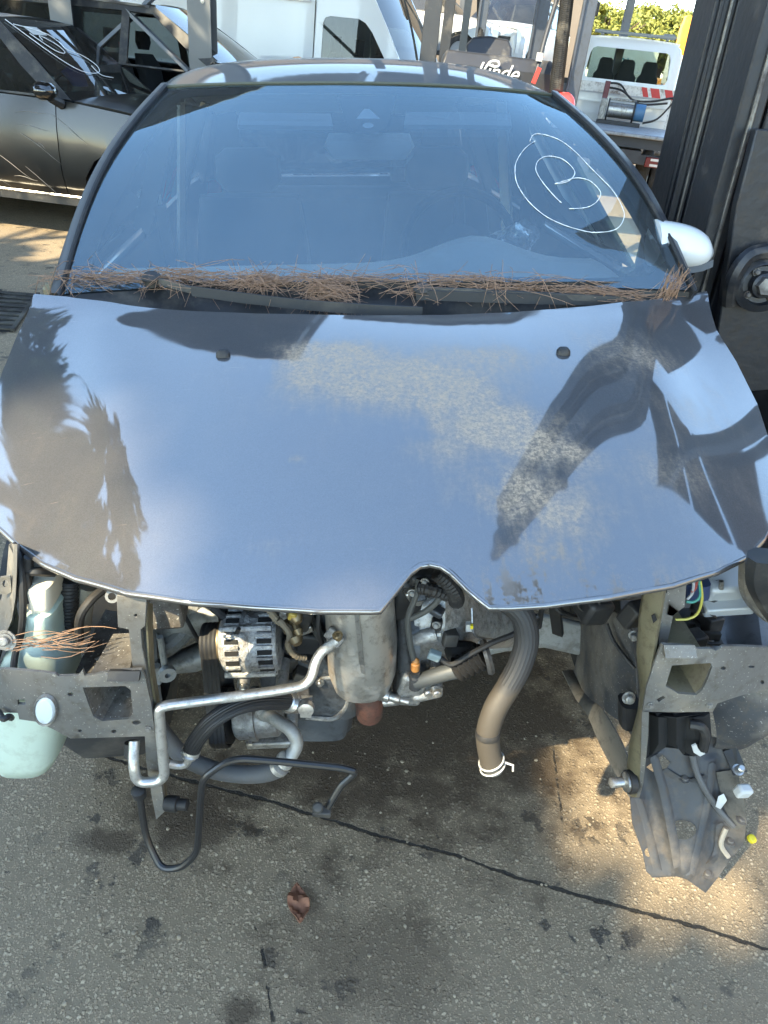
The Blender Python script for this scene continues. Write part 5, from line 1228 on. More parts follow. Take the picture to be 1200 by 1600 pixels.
for i in range(5): needle(cY(random.uniform(50, 90), random.uniform(425, 455), 1.58), (random.gauss(0, .6), 0, 1), .05, (.05, 0))
for i in range(260):
    c = resamp(bandP, random.random()) + V((random.gauss(0, .03), random.gauss(-.015, .015), random.gauss(-.012, .006))); u_ = V((random.gauss(0, 1), random.gauss(0, 1), random.gauss(0, .4))).normalized() * random.uniform(.002, .006); v_ = u_.cross(V((.2, .3, 1))).normalized() * random.uniform(.0015, .003)
    nm.add([c - u_, c + v_, c + u_, c - v_], [(0, 1, 2, 3)])
pn = nm.build('pine_needles', mat('dry_pine_needle', (.31, .185, .115), .75, var=.7, vscale=90), ang=180, recalc=False)
pn.matrix_world = M_CAR
tag(pn, 'dry brown pine needles heaped along the foot of the windscreen', 'pine needles', kind='stuff')
# tan leaf on the roof
b = MB(); c = M_CAR @ (cD(466, 100, 2.62)); b.loft([[c + V((x, 0, -.012)), c + V((x, .05, -.010)), c + V((x, .05, .0 + h)), c + V((x, 0, .002 + h))] for x, h in ((-.035, 0), (-.018, .018), (.0, .022), (.02, .015), (.035, 0))]); tag(b.build('curled_leaf', mat('tan_leaf', (.45, .26, .16), .8, var=.3)), 'curled tan leaf lying on the grey car roof', 'leaf')

# ------------------------------------------------------------------ things lying on the yard
g = wZ(466, 1412, 0)
b = MB(); b.grid(lambda u, v: g + V(((u - .5) * .05 * math.sin(v * 3.0 + .1) + .02 * (v - .5) * -1, (v - .5) * .085, .004 + .012 * abs(u - .5) * math.sin(v * 3.1) + .004 * math.sin(v * 14) + .003 * math.sin(u * 9 + v * 22))), 8, 12)
tag(b.build('fallen_leaf', mat('brown_leaf', (.20, .085, .045), .75, var=.45, vscale=60), solid=.0015), 'curled reddish brown leaf on the asphalt', 'leaf')
g = wZ(1172, 1312, 0.0)
b = MB(); b.lathe([(.009, .0), (.011, .002), (.011, .010), (.008, .012), (.004, .012)], g + V((0, 0, .001)), (.2, -.3, 1), 14); tag(b.build('bottle_cap', yellow), 'tiny yellow plastic cap on the ground beside the torn liner', 'cap')
pm_ = MB(); rp_ = random.Random(3)
for i in range(420):
    px, py = rp_.uniform(-40, 1240), rp_.uniform(1060, 1640) ; g = wZ(px, py, 0); r_ = rp_.choice((.0015, .002, .0025, .003, .0045)) * rp_.uniform(.7, 1.3)
    pm_.lathe([(r_ * .5, -r_ * .2), (r_, r_ * .25), (r_ * .8, r_ * .8), (r_ * .2, r_ * 1.1)], g, (rp_.gauss(0, .2), rp_.gauss(0, .2), 1), 6, ang0=rp_.random() * 6)
tag(pm_.build('loose_grit', mat('grit_stone', (.28, .235, .17), .9, var=.6, vscale=30), ang=30), 'loose grit and tiny stones strewn on the asphalt', 'grit', kind='stuff')
# drain grate on the left
gp = [wZ(*q, 0) for q in ((-60, 452), (60, 462), (20, 520), (-110, 515))]
gr = thing('drain_grate', 'dark slotted drain grate let into the yard by the grey car', 'drain grate', loc=tuple(sum(gp, V()) / 4))
gc = sum(gp, V()) / 4; off = OFF[gr.name] = gc.copy()
ux = (gp[1] - gp[0]); vy = (gp[3] - gp[0])
b = MB(); b.add([q + V((0, 0, .005)) for q in gp], [(0, 1, 2, 3)]); b.build('pit', dark_void, gr)
grate_m = mat('grate_iron', (.05, .05, .048), .6, .6, var=.3, dirt=(.10, .09, .07), dirt_amt=.5)
nb = 9
for i in range(nb):
    k = (i + .5) / nb; a = gp[0] + vy * k + V((0, 0, .014)); c = gp[1] + (gp[2] - gp[1]) * k + V((0, 0, .014)); b = MB(); b.bar(a, c, vy.length / nb * .5, .014); b.build('slat', grate_m, gr, bevel=.002)
for a, c in ((gp[0], gp[3]), (gp[1], gp[2]), ((gp[0] + gp[1]) / 2, (gp[2] + gp[3]) / 2)):
    b = MB(); b.bar(a + V((0, 0, .016)), c + V((0, 0, .016)), .025, .016); b.build('cross_bar', grate_m, gr)

# ------------------------------------------------------------------ vehicles in the yard
def vehicle(root, S, paint, gls, detail=2, door_open=False, kind='car'):
    """car built in its own frame: x forwards, y left, z up. S = measures"""
    L0, L1, W = S['rear'], S['front'], S['w'] / 2
    belt, roof, sill = S['belt'], S['roof'], S.get('sill', .28)
    cx, wx, rx, tx = S['cowl'], S['wtop'], S['rtop'], S['tail']
    fa, ra, r = S['fa'], S['ra'], S.get('r', .33)
    nose = S.get('nose', belt - .22)
    def side(sg):
        def f(x, z):
            k = (z - sill) / (belt - sill)
            y = W - .07 * (1 - min(1, k * 3)) ** 2 - .05 * max(0, (k - .55) / .45) ** 2 + .012 * math.exp(-((k - .62) / .08) ** 2)
            y -= .22 * max(0, (x - (L1 - .75)) / .75) ** 2 + .12 * max(0, ((L0 + .6) - x) / .6) ** 2
            return V((x, sg * y, z))
        return f
    def zt(x):
        if x > cx: return belt - (belt - nose) * ((x - cx) / (L1 - cx)) ** 1.4
        return belt + .03 * max(0, (cx - x)) / 3
    arch = lambda c, n=9: [(c + (r + .06) * math.cos(R(180 - i * 180 / (n - 1))), r + (r + .06) * math.sin(R(180 - i * 180 / (n - 1)))) for i in range(n)]
    af, ar_ = [q for q in arch(fa) if q[1] >= sill], [q for q in arch(ra) if q[1] >= sill]
    b1 = cx - .12; b2 = (b1 + ra + .15) / 2 + .05
    fender = [(b1 + .004, sill), (af[0][0], sill)] + af + [(af[-1][0], sill + .06), (L1 - .06, sill + .10), (L1 - .02, nose - .08), (L1 - .05, nose), (cx + .6, zt(cx + .6) - .004), (cx, zt(cx)), (b1 + .004, zt(b1))]
    fdoor = [(b2 + .004, sill), (b1 - .004, sill), (b1 - .004, zt(b1)), (b2 + .004, zt(b2))]
    rdoor = [(ar_[-1][0] + .02, sill), (b2 - .004, sill), (b2 - .004, zt(b2)), (ra + .0, zt(ra)), (ra + .02, r + .42), (ar_[-3][0] + .01, ar_[-3][1] + .01)]
    quarter = [(L0 + .05, sill + .08)] + ar_[:-1] + [(ra + .012, r + .43), (ra - .006, zt(ra)), (tx - .02, zt(tx)), (L0 + .04, belt - .02)]
    for sg in (-1, 1):
        f = side(sg)
        for nm_, ol in (('front_wing', fender), ('front_door', fdoor), ('rear_door', rdoor), ('rear_wing', quarter)):
            if kind == 'van' and nm_ == 'rear_door': pass
            if door_open and nm_ == 'front_door' and sg == -1: continue
            b = MB(); b.panel(dens(ol, .15), [], f, sp=.16 if detail > 1 else .3)
            d = b.build(nm_, paint, root, ang=50, solid=.02)
            if 'door' in nm_ and detail > 1 and kind != 'van':
                q = f(ol[0][0] + .16, belt - .13); b = MB(); b.tube([q, q + V((.03, sg * .03, 0)), q + V((.15, sg * .03, 0)), q + V((.18, 0, 0))], .011, 8); b.build('handle', paint, d)
        b = MB(); b.panel(dens([(ar_[-1][0], sill - .09), (af[0][0], sill - .09), (af[0][0], sill - .004), (ar_[-1][0], sill - .004)], .3), [], lambda x, z: f(x, sill + .02) + V((0, -sg * .02, z - sill))); b.build('sill', black_plastic if S.get('dark_sill', 1) else paint, root, solid=.03)
        # windows lean in
        wt = S.get('wt', W - .28)
        def gw(x, z, sg=sg):
            k = (z - belt) / (roof - belt); return V((x, sg * ((W - .06) * (1 - k) + wt * k), z))
        zr = lambda x: roof - .06 - .02 * abs(x - (wx + rx) / 2)
        slope = lambda z: cx + .02 - (cx - wx) * (z - belt) / (roof - belt)
        rslope = lambda z: tx + (rx - tx) * (z - belt) / (roof - belt)
        fw = [(b2 + .04, belt + .03), (slope(belt + .03) - .16, belt + .03), (slope(belt + .25) - .13, belt + .22), (slope(zr(wx)) - .12, zr(wx)), (b2 + .04, zr(b2))]
        rw = [(max(ra - .1, rslope(belt) + .2), belt + .04), (b2 - .04, belt + .03), (b2 - .04, zr(b2)), (max(rx + .1, rslope(roof - .1) + .2), zr(rx) - .02)]
        wins = [fw, rw]
        if kind == 'van': wins = [S['vanwin']]
        for wv_ in wins:
            if door_open and wv_ is fw and sg == -1: continue
            b = MB(); b.panel(dens(wv_, .2), [], gw, sp=.3); b.build('side_window', gls, root)
        holes = wins
        gh = [(rslope(belt + .02) - .02, belt + .015), (slope(belt + .015), belt + .015), (slope((belt + roof) / 2) + .02, (belt + roof) / 2), (slope(roof - .02), roof - .02), (wx - .3, roof - .012), ((wx + rx) / 2, roof - .008), (rx, roof - .02), (rslope((belt + roof) / 2), (belt + roof) / 2)]
        b = MB(); b.panel(dens(gh, .15), [dens([(q[0], q[1]) for q in wv_], .3) for wv_ in wins], lambda x, z: gw(x, z) + V((0, sg * .006, 0)), sp=.25); b.build('window_frame', S.get('frame', paint), root, solid=.03, ang=40)
        if detail > 1 and kind != 'van' and sg == -1:
            b = MB(); c = V((b1 + .02, sg * (W + .10), belt + .07)); b.loft([[c + V((x, math.cos(a) * .11 * k, math.sin(a) * .07 * k)) for a in [2 * math.pi * j / 14 for j in range(14)]] for x, k in ((-.06, .9), (-.04, 1), (.03, .85), (.07, .4))]); mm = b.build('door_mirror', S.get('mirror', paint), root, ang=60)
            b = MB(); b.tube([c + V((0, -sg * .03, -.05)), c + V((.03, -sg * .14, -.09))], [.03, .04], 8); b.build('mirror_foot', black_plastic, mm)
    wt = S.get('wt', W - .28)
    # bonnet, roof, screens, bumpers
    b = MB(); b.grid(lambda u, v: V((cx + .02 + (L1 - .10 - cx) * u, (2 * v - 1) * (W - .09 - .16 * u * u), zt(cx + (L1 - cx) * u) + .035 * (1 - (2 * v - 1) ** 2) + .005)), 10, 12); b.build('bonnet', paint, root, solid=.02, ang=50)
    b = MB(); b.grid(lambda u, v: V((wx + (rx - wx) * u, (2 * v - 1) * (wt + .03), roof + .035 * (1 - (2 * v - 1) ** 2) * (1 if kind != 'van' else .6) - .015 * (2 * u - 1) ** 2 + .0)), 12, 12); b.build('roof', paint, root, solid=.02, ang=50)
    b = MB(); b.grid(lambda u, v: V((cx + (wx - cx) * u + .07 * (1 - (2 * v - 1) ** 2) + .03 * math.sin(u * 3.14), (2 * v - 1) * ((W - .10) * (1 - u) + (wt - .02) * u), belt + .01 + (roof - belt - .01) * u)), 10, 12); ws = b.build('windscreen', gls, root)
    b = MB(); b.grid(lambda u, v: V((tx + (rx - tx) * u - .05 * (1 - (2 * v - 1) ** 2), (2 * v - 1) * ((W - .16) * (1 - u) + (wt - .05) * u), belt + .03 + (roof - belt - .03) * u)), 6, 8); b.build('rear_window', gls if kind != 'van' else paint, root)
    b = MB(); b.loft([[V((L1 - .28 * abs(y / W) ** 3 + dx, y, z)) for dx, z in ((-.12, sill - .08), (0, sill), (.03, sill + .15), (.02, nose - .10), (-.08, nose), (-.2, nose - .02), (-.2, sill - .08))] for y in [W * (-.93 + 1.86 * i / 14) for i in range(15)]]); fb = b.build('front_bumper', paint, root, ang=40)
    b = MB(); b.panel(dens([(-W * .55, sill + .06), (W * .55, sill + .06), (W * .62, nose - .16), (-W * .62, nose - .16)], .2), [], lambda y, z: V((L1 - .28 * abs(y / W) ** 3 + .036, y, z))); b.build('grille', black_plastic, fb, solid=.01)
    for sg in (-1, 1):
        b = MB(); b.panel([(sg * W * .58, nose - .15), (sg * W * .88, nose - .15), (sg * W * .90, nose - .03), (sg * W * .66, nose - .05)], [], lambda y, z: V((L1 - .28 * abs(y / W) ** 3 + .03, y, z))); b.build('headlight', mat('headlamp_glass', (.6, .62, .62), .1, coat=1), fb, solid=.03)
    b = MB(); b.loft([[V((L0 + .15 * abs(y / W) ** 3 - dx, y, z)) for dx, z in ((-.12, sill - .05), (0, sill + .05), (.03, sill + .25), (.0, belt - .02), (-.25, belt), (-.25, sill - .05))] for y in [W * (-.94 + 1.88 * i / 10) for i in range(11)]]); b.build('tail_panel', paint, root, ang=40)
    b = MB(); b.box(((L0 + cx) / 2, 0, sill + .10), (cx - L0 - .3, W * 1.7, .06)); b.box(((cx + L1) / 2 - .1, 0, (nose + sill) / 2), (L1 - cx - .3, W * .9, .3)); b.build('floor_pan', black_plastic, root)
    for x in (fa, ra):
        for sg in (-1, 1): wheel(root, (x, sg * (W - .12), r), (0, sg, 0), r, .22)
    if detail > 1 and kind != 'van':
        for x, ys in ((cx - 1.35, (-.38, .38)), (cx - 2.25, (-.4, .4))):
            for y in ys:
                b = MB(); b.stack([(V((x + .1, y, sill + .25)), .08, .24), (V((x - .05, y, belt)), .07, .24), (V((x - .09, y, belt + .10)), .05, .18)], 16, 4); st = b.build('seat_back', interior, root)
                b = MB(); b.stack([(V((x - .09, y, belt + .14)), .04, .10), (V((x - .09, y, belt + .21)), .055, .14), (V((x - .09, y, belt + .31)), .05, .12)], 14, 3); b.build('headrest', interior, st)
        b = MB(); b.grid(lambda u, v: V((cx - .1 - .5 * u, (2 * v - 1) * (W - .12), belt - .02 + .03 * math.sin(u * 3))), 4, 4); b.build('dashboard', interior, root, solid=.1)
        b = MB(); c = V((cx - .75, .38, belt - .05)); b.tube([c + V((math.cos(a) * .06, math.sin(a) * .18, math.cos(a) * .17)) for a in [2 * math.pi * i / 20 for i in range(21)]], .014, 6, caps=False); b.build('steering_wheel', interior, root)
        b = MB(); b.stack([(V((wx + .08, 0, roof - .15)), .02, .11), (V((wx + .08, 0, roof - .09)), .02, .12)], 12, 4); b.build('rear_view_mirror', interior_grey, root)

dark_paint = mat('dark_brown_black_paint', (.006, .0055, .005), .34, .1, var=.3, vscale=5, dirt=(.04, .032, .024), dirt_amt=.18, dirt_scale=4.5, coat=.55, coat_rough=.12)
navy_paint = mat('black_blue_paint', (.012, .013, .018), .3, .2, var=.2, coat=1)
white_paint = mat('white_vehicle_paint', (.60, .62, .63), .35, coat=.6, var=.05, vscale=2)
silver_paint = mat('silver_vehicle_paint', (.50, .52, .54), .35, .5, coat=.7, var=.06)
chrome = mat('chrome', (.6, .6, .6), .12, 1.)
SPEC = dict(rear=-2.45, front=2.3, w=1.9, belt=1.07, roof=1.60, sill=.34, cowl=.98, wtop=.30, rtop=-1.6, tail=-2.15, fa=1.45, ra=-1.40, r=.36, nose=.92, mirror=mat('glossy_black_mirror', (.01, .01, .01), .1, coat=1), frame=black_plastic)
mp = wD(65, 122, 5.55)
ya = R(-3)
qa = Matrix.Rotation(ya, 3, 'Z') @ V((.85, -1.05, 0))
A = thing('dark_car', 'scraped dark brown estate car at the far left, letter chalked on its windscreen', 'car', loc=(mp.x - qa.x, mp.y - qa.y, 0), rz=ya)
vehicle(A, SPEC, dark_paint, dark_glass)
# its chalk letter, price sticker, dent and scratches
def wsA(u, v, S=SPEC, lift=.012):
    W = S['w'] / 2; wt = W - .28; cx, wx, belt, roof = S['cowl'], S['wtop'], S['belt'], S['roof']
    return V((cx + (wx - cx) * u + .07 * (1 - (2 * v - 1) ** 2) + .03 * math.sin(u * 3.14), (2 * v - 1) * ((W - .10) * (1 - u) + (wt - .02) * u), belt + .01 + (roof - belt - .01) * u)) + V((.6, 0, .8)) * lift
b = MB(); b.tube(spline([wsA(*q) for q in ((.95, .05), (.55, .16), (.35, .28), (.33, .45), (.42, .52), (.55, .47), (.62, .36), (.70, .36), (.80, .33), (.86, .22), (.90, .08))], 5), .003, 5)
b.tube(spline([wsA(*q) for q in ((.80, .14), (.60, .22), (.58, .30), (.68, .30), (.78, .22), (.72, .20))], 5), .003, 5); b.tube(spline([wsA(*q) for q in ((.42, .45), (.30, .46), (.26, .58))], 5), .003, 5)
b.build('chalk_mark', chalk, A)
b = MB(); b.add([wsA(*q, lift=.004) for q in ((.90, .16), (.90, .30), (.80, .32), (.80, .18))], [(0, 1, 2, 3)]); b.build('sticker', white_plastic, A)
b = MB()
b.stack([(wsA(.30, .30, lift=-.10), .05, .10), (wsA(.45, .32, lift=-.08), .08, .14), (wsA(.5, .35, lift=-.06), .03, .06)], 14, 2); b.build('blue_rag', mat('blue_cloth', (.02, .09, .42), .8), A)
b = MB(); b.tube([V((b_, -.955 + .0, z)) for b_, z in ((1.9, .36), (-1.2, .36))], .012, 6)
b.build('sill_trim', steel, A)
rs_ = random.Random(8)
for i in range(14):
    x_, z_ = rs_.uniform(-.1, 1.2), rs_.uniform(.45, 1.0); L_ = rs_.uniform(.06, .35); sl_ = rs_.choice((-.9, -.6, .1, -.05)); k_ = [(zz - .34) / .71 for zz in (z_, z_ - sl_ * 0 )]
    def fs_(x, z):
        k = (z - .34) / .73; return V((x, -(.95 - .07 * (1 - min(1, k * 3)) ** 2 - .05 * max(0, (k - .55) / .45) ** 2 + .012 * math.exp(-((k - .62) / .08) ** 2) + .0015), z))
    b = MB(); b.tube([fs_(x_ + L_ * q, z_ + L_ * q * sl_ + .01 * math.sin(q * 5)) for q in (0, .25, .5, .75, 1)], [.0008, .002, .0025, .0015, .0006], 4); b.build('scratch', mat('scraped_primer', (.22, .20, .18), .7), A)
B2 = wD(398, 103, 7.6)
yb = R(-4); SPB = dict(SPEC, belt=1.30, roof=1.84, w=1.85, cowl=1.0, wtop=.10, nose=1.08, rtop=-1.9)
qb = Matrix.Rotation(yb, 3, 'Z') @ V((.95, 0, 0))
Bc = thing('dark_car', 'black car without a front door standing between the steel posts', 'car', loc=(B2.x - qb.x, B2.y - qb.y, 0), rz=yb)
vehicle(Bc, SPB, navy_paint, dark_glass, door_open=True)
b = MB(); b.bar((-.25, -.62, 1.5), (-.22, -.58, .7), .05, .01); b.build('red_belt', mat('red_webbing', (.4, .02, .02), .7), Bc)
# white van
SPV = dict(rear=-3.6, front=2.6, w=2.02, belt=1.28, roof=2.62, sill=.38, cowl=1.75, wtop=.85, rtop=-3.5, tail=-3.58, fa=1.75, ra=-2.2, r=.36, nose=1.12, wt=.86, frame=white_paint,
           vanwin=[(.44, 1.30), (1.46, 1.30), (1.50, 1.33), (1.47, 1.42), (1.40, 1.53), (1.12, 1.90), (1.02, 1.99), (.92, 2.03), (.50, 2.03), (.43, 2.01), (.40, 1.95), (.40, 1.36)])
vp = wD(560, 66, 9.6); yv = R(-17)
qv = Matrix.Rotation(yv, 3, 'Z') @ V((.95, -.95, 0))
van = thing('white_van', 'white high-roofed panel van parked behind the grey car', 'van', loc=(vp.x - qv.x, vp.y - qv.y, 0), rz=yv)
vehicle(van, SPV, white_paint, dark_glass, kind='van')
for z, h in ((2.18, .03), (1.05, .05)):
    b = MB(); b.bar((.2, -1.02 if z < 2 else -.93, z), (-3.4, -1.02 if z < 2 else -.93, z), .02, h, up=(0, 0, 1)); b.build('side_moulding', white_paint, van)
b = MB(); b.bar((.28, -.985, .5), (.28, -.90, 2.5), .012, .006, up=(0, 1, 0)); b.build('door_gap', black_plastic, van)
for y in (-.45, .45):
    b = MB(); b.stack([(V((.55, y, 1.0)), .08, .24), (V((.42, y, 1.55)), .07, .23), (V((.40, y, 1.62)), .05, .1), (V((.40, y, 1.82)), .05, .12)], 14, 4); b.build('seat', interior, van)
b = MB(); b.box((.1, 0, 1.6), (.03, 1.7, 1.7)); b.build('bulkhead', interior_grey, van)

# ------------------------------------------------------------------ steel posts, bracing and canopy on the left
post_m = mat('post_steel', (.12, .125, .13), .5, .4, var=.25, vscale=3)
P1, P2 = wD(103, 20, 6.9), wD(317, 50, 6.9)
P1.z = P2.z = 0; dP = (P2 - P1).normalized(); nP = V((-dP.y, dP.x, 0)); CANZ = 5.2
can = thing('canopy', 'open steel canopy roof on posts over the parked cars', 'canopy', loc=tuple(P2), off=P2)
def ibeam(b, a, c, w, up):
    a, c = V(a), V(c); z = (c - a).normalized(); y = V(up); x = y.cross(z).normalized()
    b.bar(a, c, .012, w, up=up) if False else None
    b.bar(a, c, .012, w - .02, up=y)
    for s in (-1, 1):
        b.bar(a + y * s * w / 2, c + y * s * w / 2, w, .014, up=y)
for q, nm_ in ((P1, 'post'), (P2, 'post'), (P1 - dP * 3.6, 'post')):
    b = MB(); ibeam(b, q, q + V((0, 0, CANZ)), .22, nP); po = b.build(nm_, post_m, can)
    b = MB(); b.box(q + V((0, 0, .012)), (.4, .4, .024)); b.build('base_plate', post_m, po)
    for h in (1.9, 2.05): bolt(po, q + V((0, -.125, h)) + dP * .04, -nP, .012, .008)
wb = lambda px, py: wD(px, py, 6.95)
a1, a2 = wb(182, 0), wb(297, 113); d = a2 - a1; b = MB(); b.bar(a1 - d * 1.3, a2, .03, .10, up=(0, 1, 0)); b.build('brace', post_m, can)
a1, a2 = wb(233, 0), wb(150, 77); d = a2 - a1; b = MB(); b.bar(a1 - d * 1.6 + V((0, .03, 0)), a2 + V((0, .03, 0)), .03, .10, up=(0, 1, 0)); b.build('brace', post_m, can)
b = MB(); ibeam(b, P2 + dP * .7 + V((0, 0, CANZ)), P1 - dP * 6 + V((0, 0, CANZ)), .25, (0, 0, 1)); b.build('beam', post_m, can)
roof_m = mat('canopy_sheeting', (.10, .105, .11), .6, .3, var=.2)
b = MB(); rows = []
for i in range(70):
    u = -9 + 9.7 * i / 69; z = CANZ + .16 + (.03 if i % 2 else 0); q = P2 + dP * u; rows.append([q - nP * 1.9 + V((0, 0, z)), q + nP * 7 + V((0, 0, z + .5))])
b.loft([[r[0], r[1]] for r in rows], caps=False, closed=False); b.build('roof_sheeting', roof_m, can, ang=20, solid=.02)
for k in range(5):
    b = MB(); q = P2 + dP * (.6 - k * 2.4); b.bar(q - nP * 1.8 + V((0, 0, CANZ + .0)), q + nP * 6.9 + V((0, 0, CANZ + .5)), .08, .16); b.build('rafter', post_m, can)
shade_bay = thing('canopy', 'added unseen second canopy bay that shades the flatbed truck', 'canopy', loc=(2, 12, 0), off=V((2, 12, 0)))  # roof bay added out of view to shade the truck
b = MB(); rows = []
for i in range(50):
    x = -1.3 + 6.1 * i / 49; z = CANZ + .3 + (.03 if i % 2 else 0); rows.append([V((x, 9.3, z)), V((x, 15.5, z + .4))])
b.loft(rows, caps=False, closed=False); b.build('roof_sheeting', roof_m, shade_bay, ang=20, solid=.02)
for x, y in ((4.6, 9.6), (-1.2, 15.2)):
    b = MB(); ibeam(b, (x, y, 0), (x, y, CANZ + .1), .2, (0, 1, 0)); b.build('post', post_m, shade_bay)
for y in (9.6, 15.2):
    b = MB(); b.bar((-1.3, y, CANZ + .15 + (y - 9.6) * .07), (4.8, y, CANZ + .15 + (y - 9.6) * .07), .12, .22); b.build('beam', post_m, shade_bay)
# slatted fence behind, and blue bin
fa_, fb_ = wD(-260, -16, 12.0), wD(300, 44, 12.4); fa_.z = fb_.z = 0; dF = (fb_ - fa_).normalized(); LF = (fb_ - fa_).length
fe = thing('slatted_fence', 'dark fence of close upright slats behind the parked cars', 'fence', loc=tuple(fa_), off=fa_)
fence_m = mat('fence_slat', (.06, .052, .045), .8, var=.4, vscale=10)
for i in range(int(LF / .11)):
    q = fa_ + dF * (i * .11 + .05); b = MB(); b.box(q + V((0, 0, 1.3)), (.085, .025, 2.6), (0, 0, math.atan2(dF.y, dF.x))); b.build('slat', fence_m, fe)
for z in (.5, 1.75, 2.2):
    b = MB(); b.bar(fa_ + V((0, -.03, z)), fb_ + V((0, -.03, z)), .03, .06); b.build('rail', fence_m, fe)
# ------------------------------------------------------------------ reach truck behind the grey car
def wb2(px, py, d=6.2): return wD(px, py, d)
fl_base = wb2(770, 120); fl_base.z = 0
fk = thing('forklift', 'dark forklift with white script lettering behind the grey car', 'forklift', loc=tuple(fl_base), off=fl_base)
fk_m = mat('forklift_charcoal_paint', (.028, .03, .036), .42, .1, var=.2, dirt=(.09, .085, .08), dirt_amt=.35)
fk_blue = mat('forklift_mast_steel', (.075, .085, .105), .45, .5, var=.25, vscale=6, dirt=(.12, .11, .10), dirt_amt=.35)
z0 = wb2(760, 84).z; x0_, x1_ = wb2(690, 100).x, wb2(866, 110).x; yy = fl_base.y
b = MB(); b.loft([[V((x0_, yy, .35)), V((x1_, yy, .35)), V((x1_, yy + 1.5, .35)), V((x0_, yy + 1.5, .35))], [V((x0_, yy - .02, z0 - .10)), V((x1_, yy - .02, z0 - .10)), V((x1_, yy + 1.5, z0 - .05)), V((x0_, yy + 1.5, z0 - .05))], [V((x0_ + .03, yy + .06, z0)), V((x1_ - .03, yy + .06, z0)), V((x1_ - .03, yy + 1.45, z0)), V((x0_ + .03, yy + 1.45, z0))]])
b.build('chassis', fk_m, fk, bevel=.02)
txt_m = mat('white_lettering', (.8, .8, .78), .5)
tcx = wb2(782, 112, 6.14)
Mt = Matrix.Translation(V((tcx.x - .03, yy - .035, tcx.z - .06)) - fl_base) @ Matrix.Rotation(R(90), 4, 'X')
text_mesh('Linde', .17, txt_m, 'lettering', fk, Mt, shear=.35)
b = MB(); sw_ = wb2(768, 108, 6.1); b.tube(spline([V((sw_.x + dx, yy - .038, sw_.z + dz)) for dx, dz in ((-.12, -.05), (-.07, -.03), (-.04, .02), (-.01, .055), (.05, .06), (.06, .03), (.02, .02), (-.02, .03))], 6), .009, 6); b.build('lettering_swash', txt_m, fk)
b = MB(); sa = [wb2(*q, 6.7) for q in ((731, 88), (728, 70), (740, 58), (765, 56), (795, 62), (800, 75), (800, 92))]; b.add(sa + [q + V((0, .12, 0)) for q in sa], [tuple(range(7)), tuple(range(13, 6, -1))] + [(i, (i + 1) % 7, (i + 1) % 7 + 7, i + 7) for i in range(7)]); b.build('seat_back', fk_m, fk, bevel=.02)
for px, w, m_, nm_, dpt in ((672, 26, fk_m, 'guard_post', 6.3), (697, 16, fk_m, 'guard_post', 6.9), (750, 13, fk_blue, 'mast_rail', 7.0), (840, 20, fk_blue, 'mast_rail', 7.0), (911, 20, fk_blue, 'mast_rail', 6.0)):
    q = wb2(px, 60, dpt); W_ = w / F * dpt
    b = MB(); z1 = wb2(px, 150 if nm_ == 'mast_rail' and px > 900 else 105, dpt).z
    b.box((q.x, q.y, (max(.2, z1 - .2) + 3.4) / 2), (W_, .09, 3.4 - max(.2, z1 - .2))); 
    if nm_ == 'mast_rail': b.box((q.x - W_ * .5, q.y - .05, (max(.2, z1 - .2) + 3.4) / 2), (.025, .04, 3.4 - max(.2, z1 - .2)))
    b.build(nm_, m_, fk, bevel=.006)
# chain hoses with ribs
for px0, px1, nrib, dpt, w in ((893, 868, 70, 5.95, 22), (752, 750, 40, 6.95, 12)):
    a, c = wb2(px0, -60, dpt), wb2(px1, 146 if w > 20 else 60, dpt); p = [a + (c - a) * (i / (nrib * 2)) for i in range(nrib * 2 + 1)]; r_ = w / 2 / F * dpt
    b = MB(); b.tube(p, [r_ * (1 if i % 2 else .86) for i in range(len(p))], 12); b.build('cable_chain', black_plastic, fk, ang=20)
b = MB(); q = wb2(846, 92, 6.0); b.tube(spline([wb2(870, 0, 6.0), wb2(852, 60, 6.0), wb2(843, 95, 6.0), wb2(836, 122, 6.0)], 6), .022, 10); b.build('lift_cylinder', fk_m, fk)
b = MB(); b.box(wb2(843, 89, 5.95), (.05, .02, .06)); b.build('label_plate', white_plastic, fk); b = MB(); b.box(wb2(838, 118, 5.95), (.035, .02, .12), (0, .25, 0)); b.build('warning_label', mat('red_label', (.5, .04, .03), .5), fk)
b = MB(); q = [wb2(866, 146, 5.8), wb2(890, 145, 5.8), wb2(899, 152, 5.8), wb2(901, 185, 5.8), wb2(866, 190, 5.8)]; b.add(q + [v_ + V((0, .5, 0)) for v_ in q], [tuple(range(5)), tuple(range(9, 4, -1))] + [(i, (i + 1) % 5, (i + 1) % 5 + 5, i + 5) for i in range(5)]); b.build('red_fender', mat('red_paint', (.55, .035, .025), .4, coat=.4), fk, bevel=.03)
for x in (x0_ + .1, x1_ - .1):
    wheel(fk, (x, yy + .4, .28), (1 if x > tcx.x else -1, 0, 0), .28, .2)
b = MB(); b.box((fl_base.x, yy + .7, 3.45), (x1_ - x0_ + .3, 1.3, .06)); b.build('overhead_guard', fk_m, fk)
b = MB(); b.box(wb2(929, 14, 6.0), (.07, .06, .10)); b.build('work_lamp', black_plastic, fk, bevel=.01)

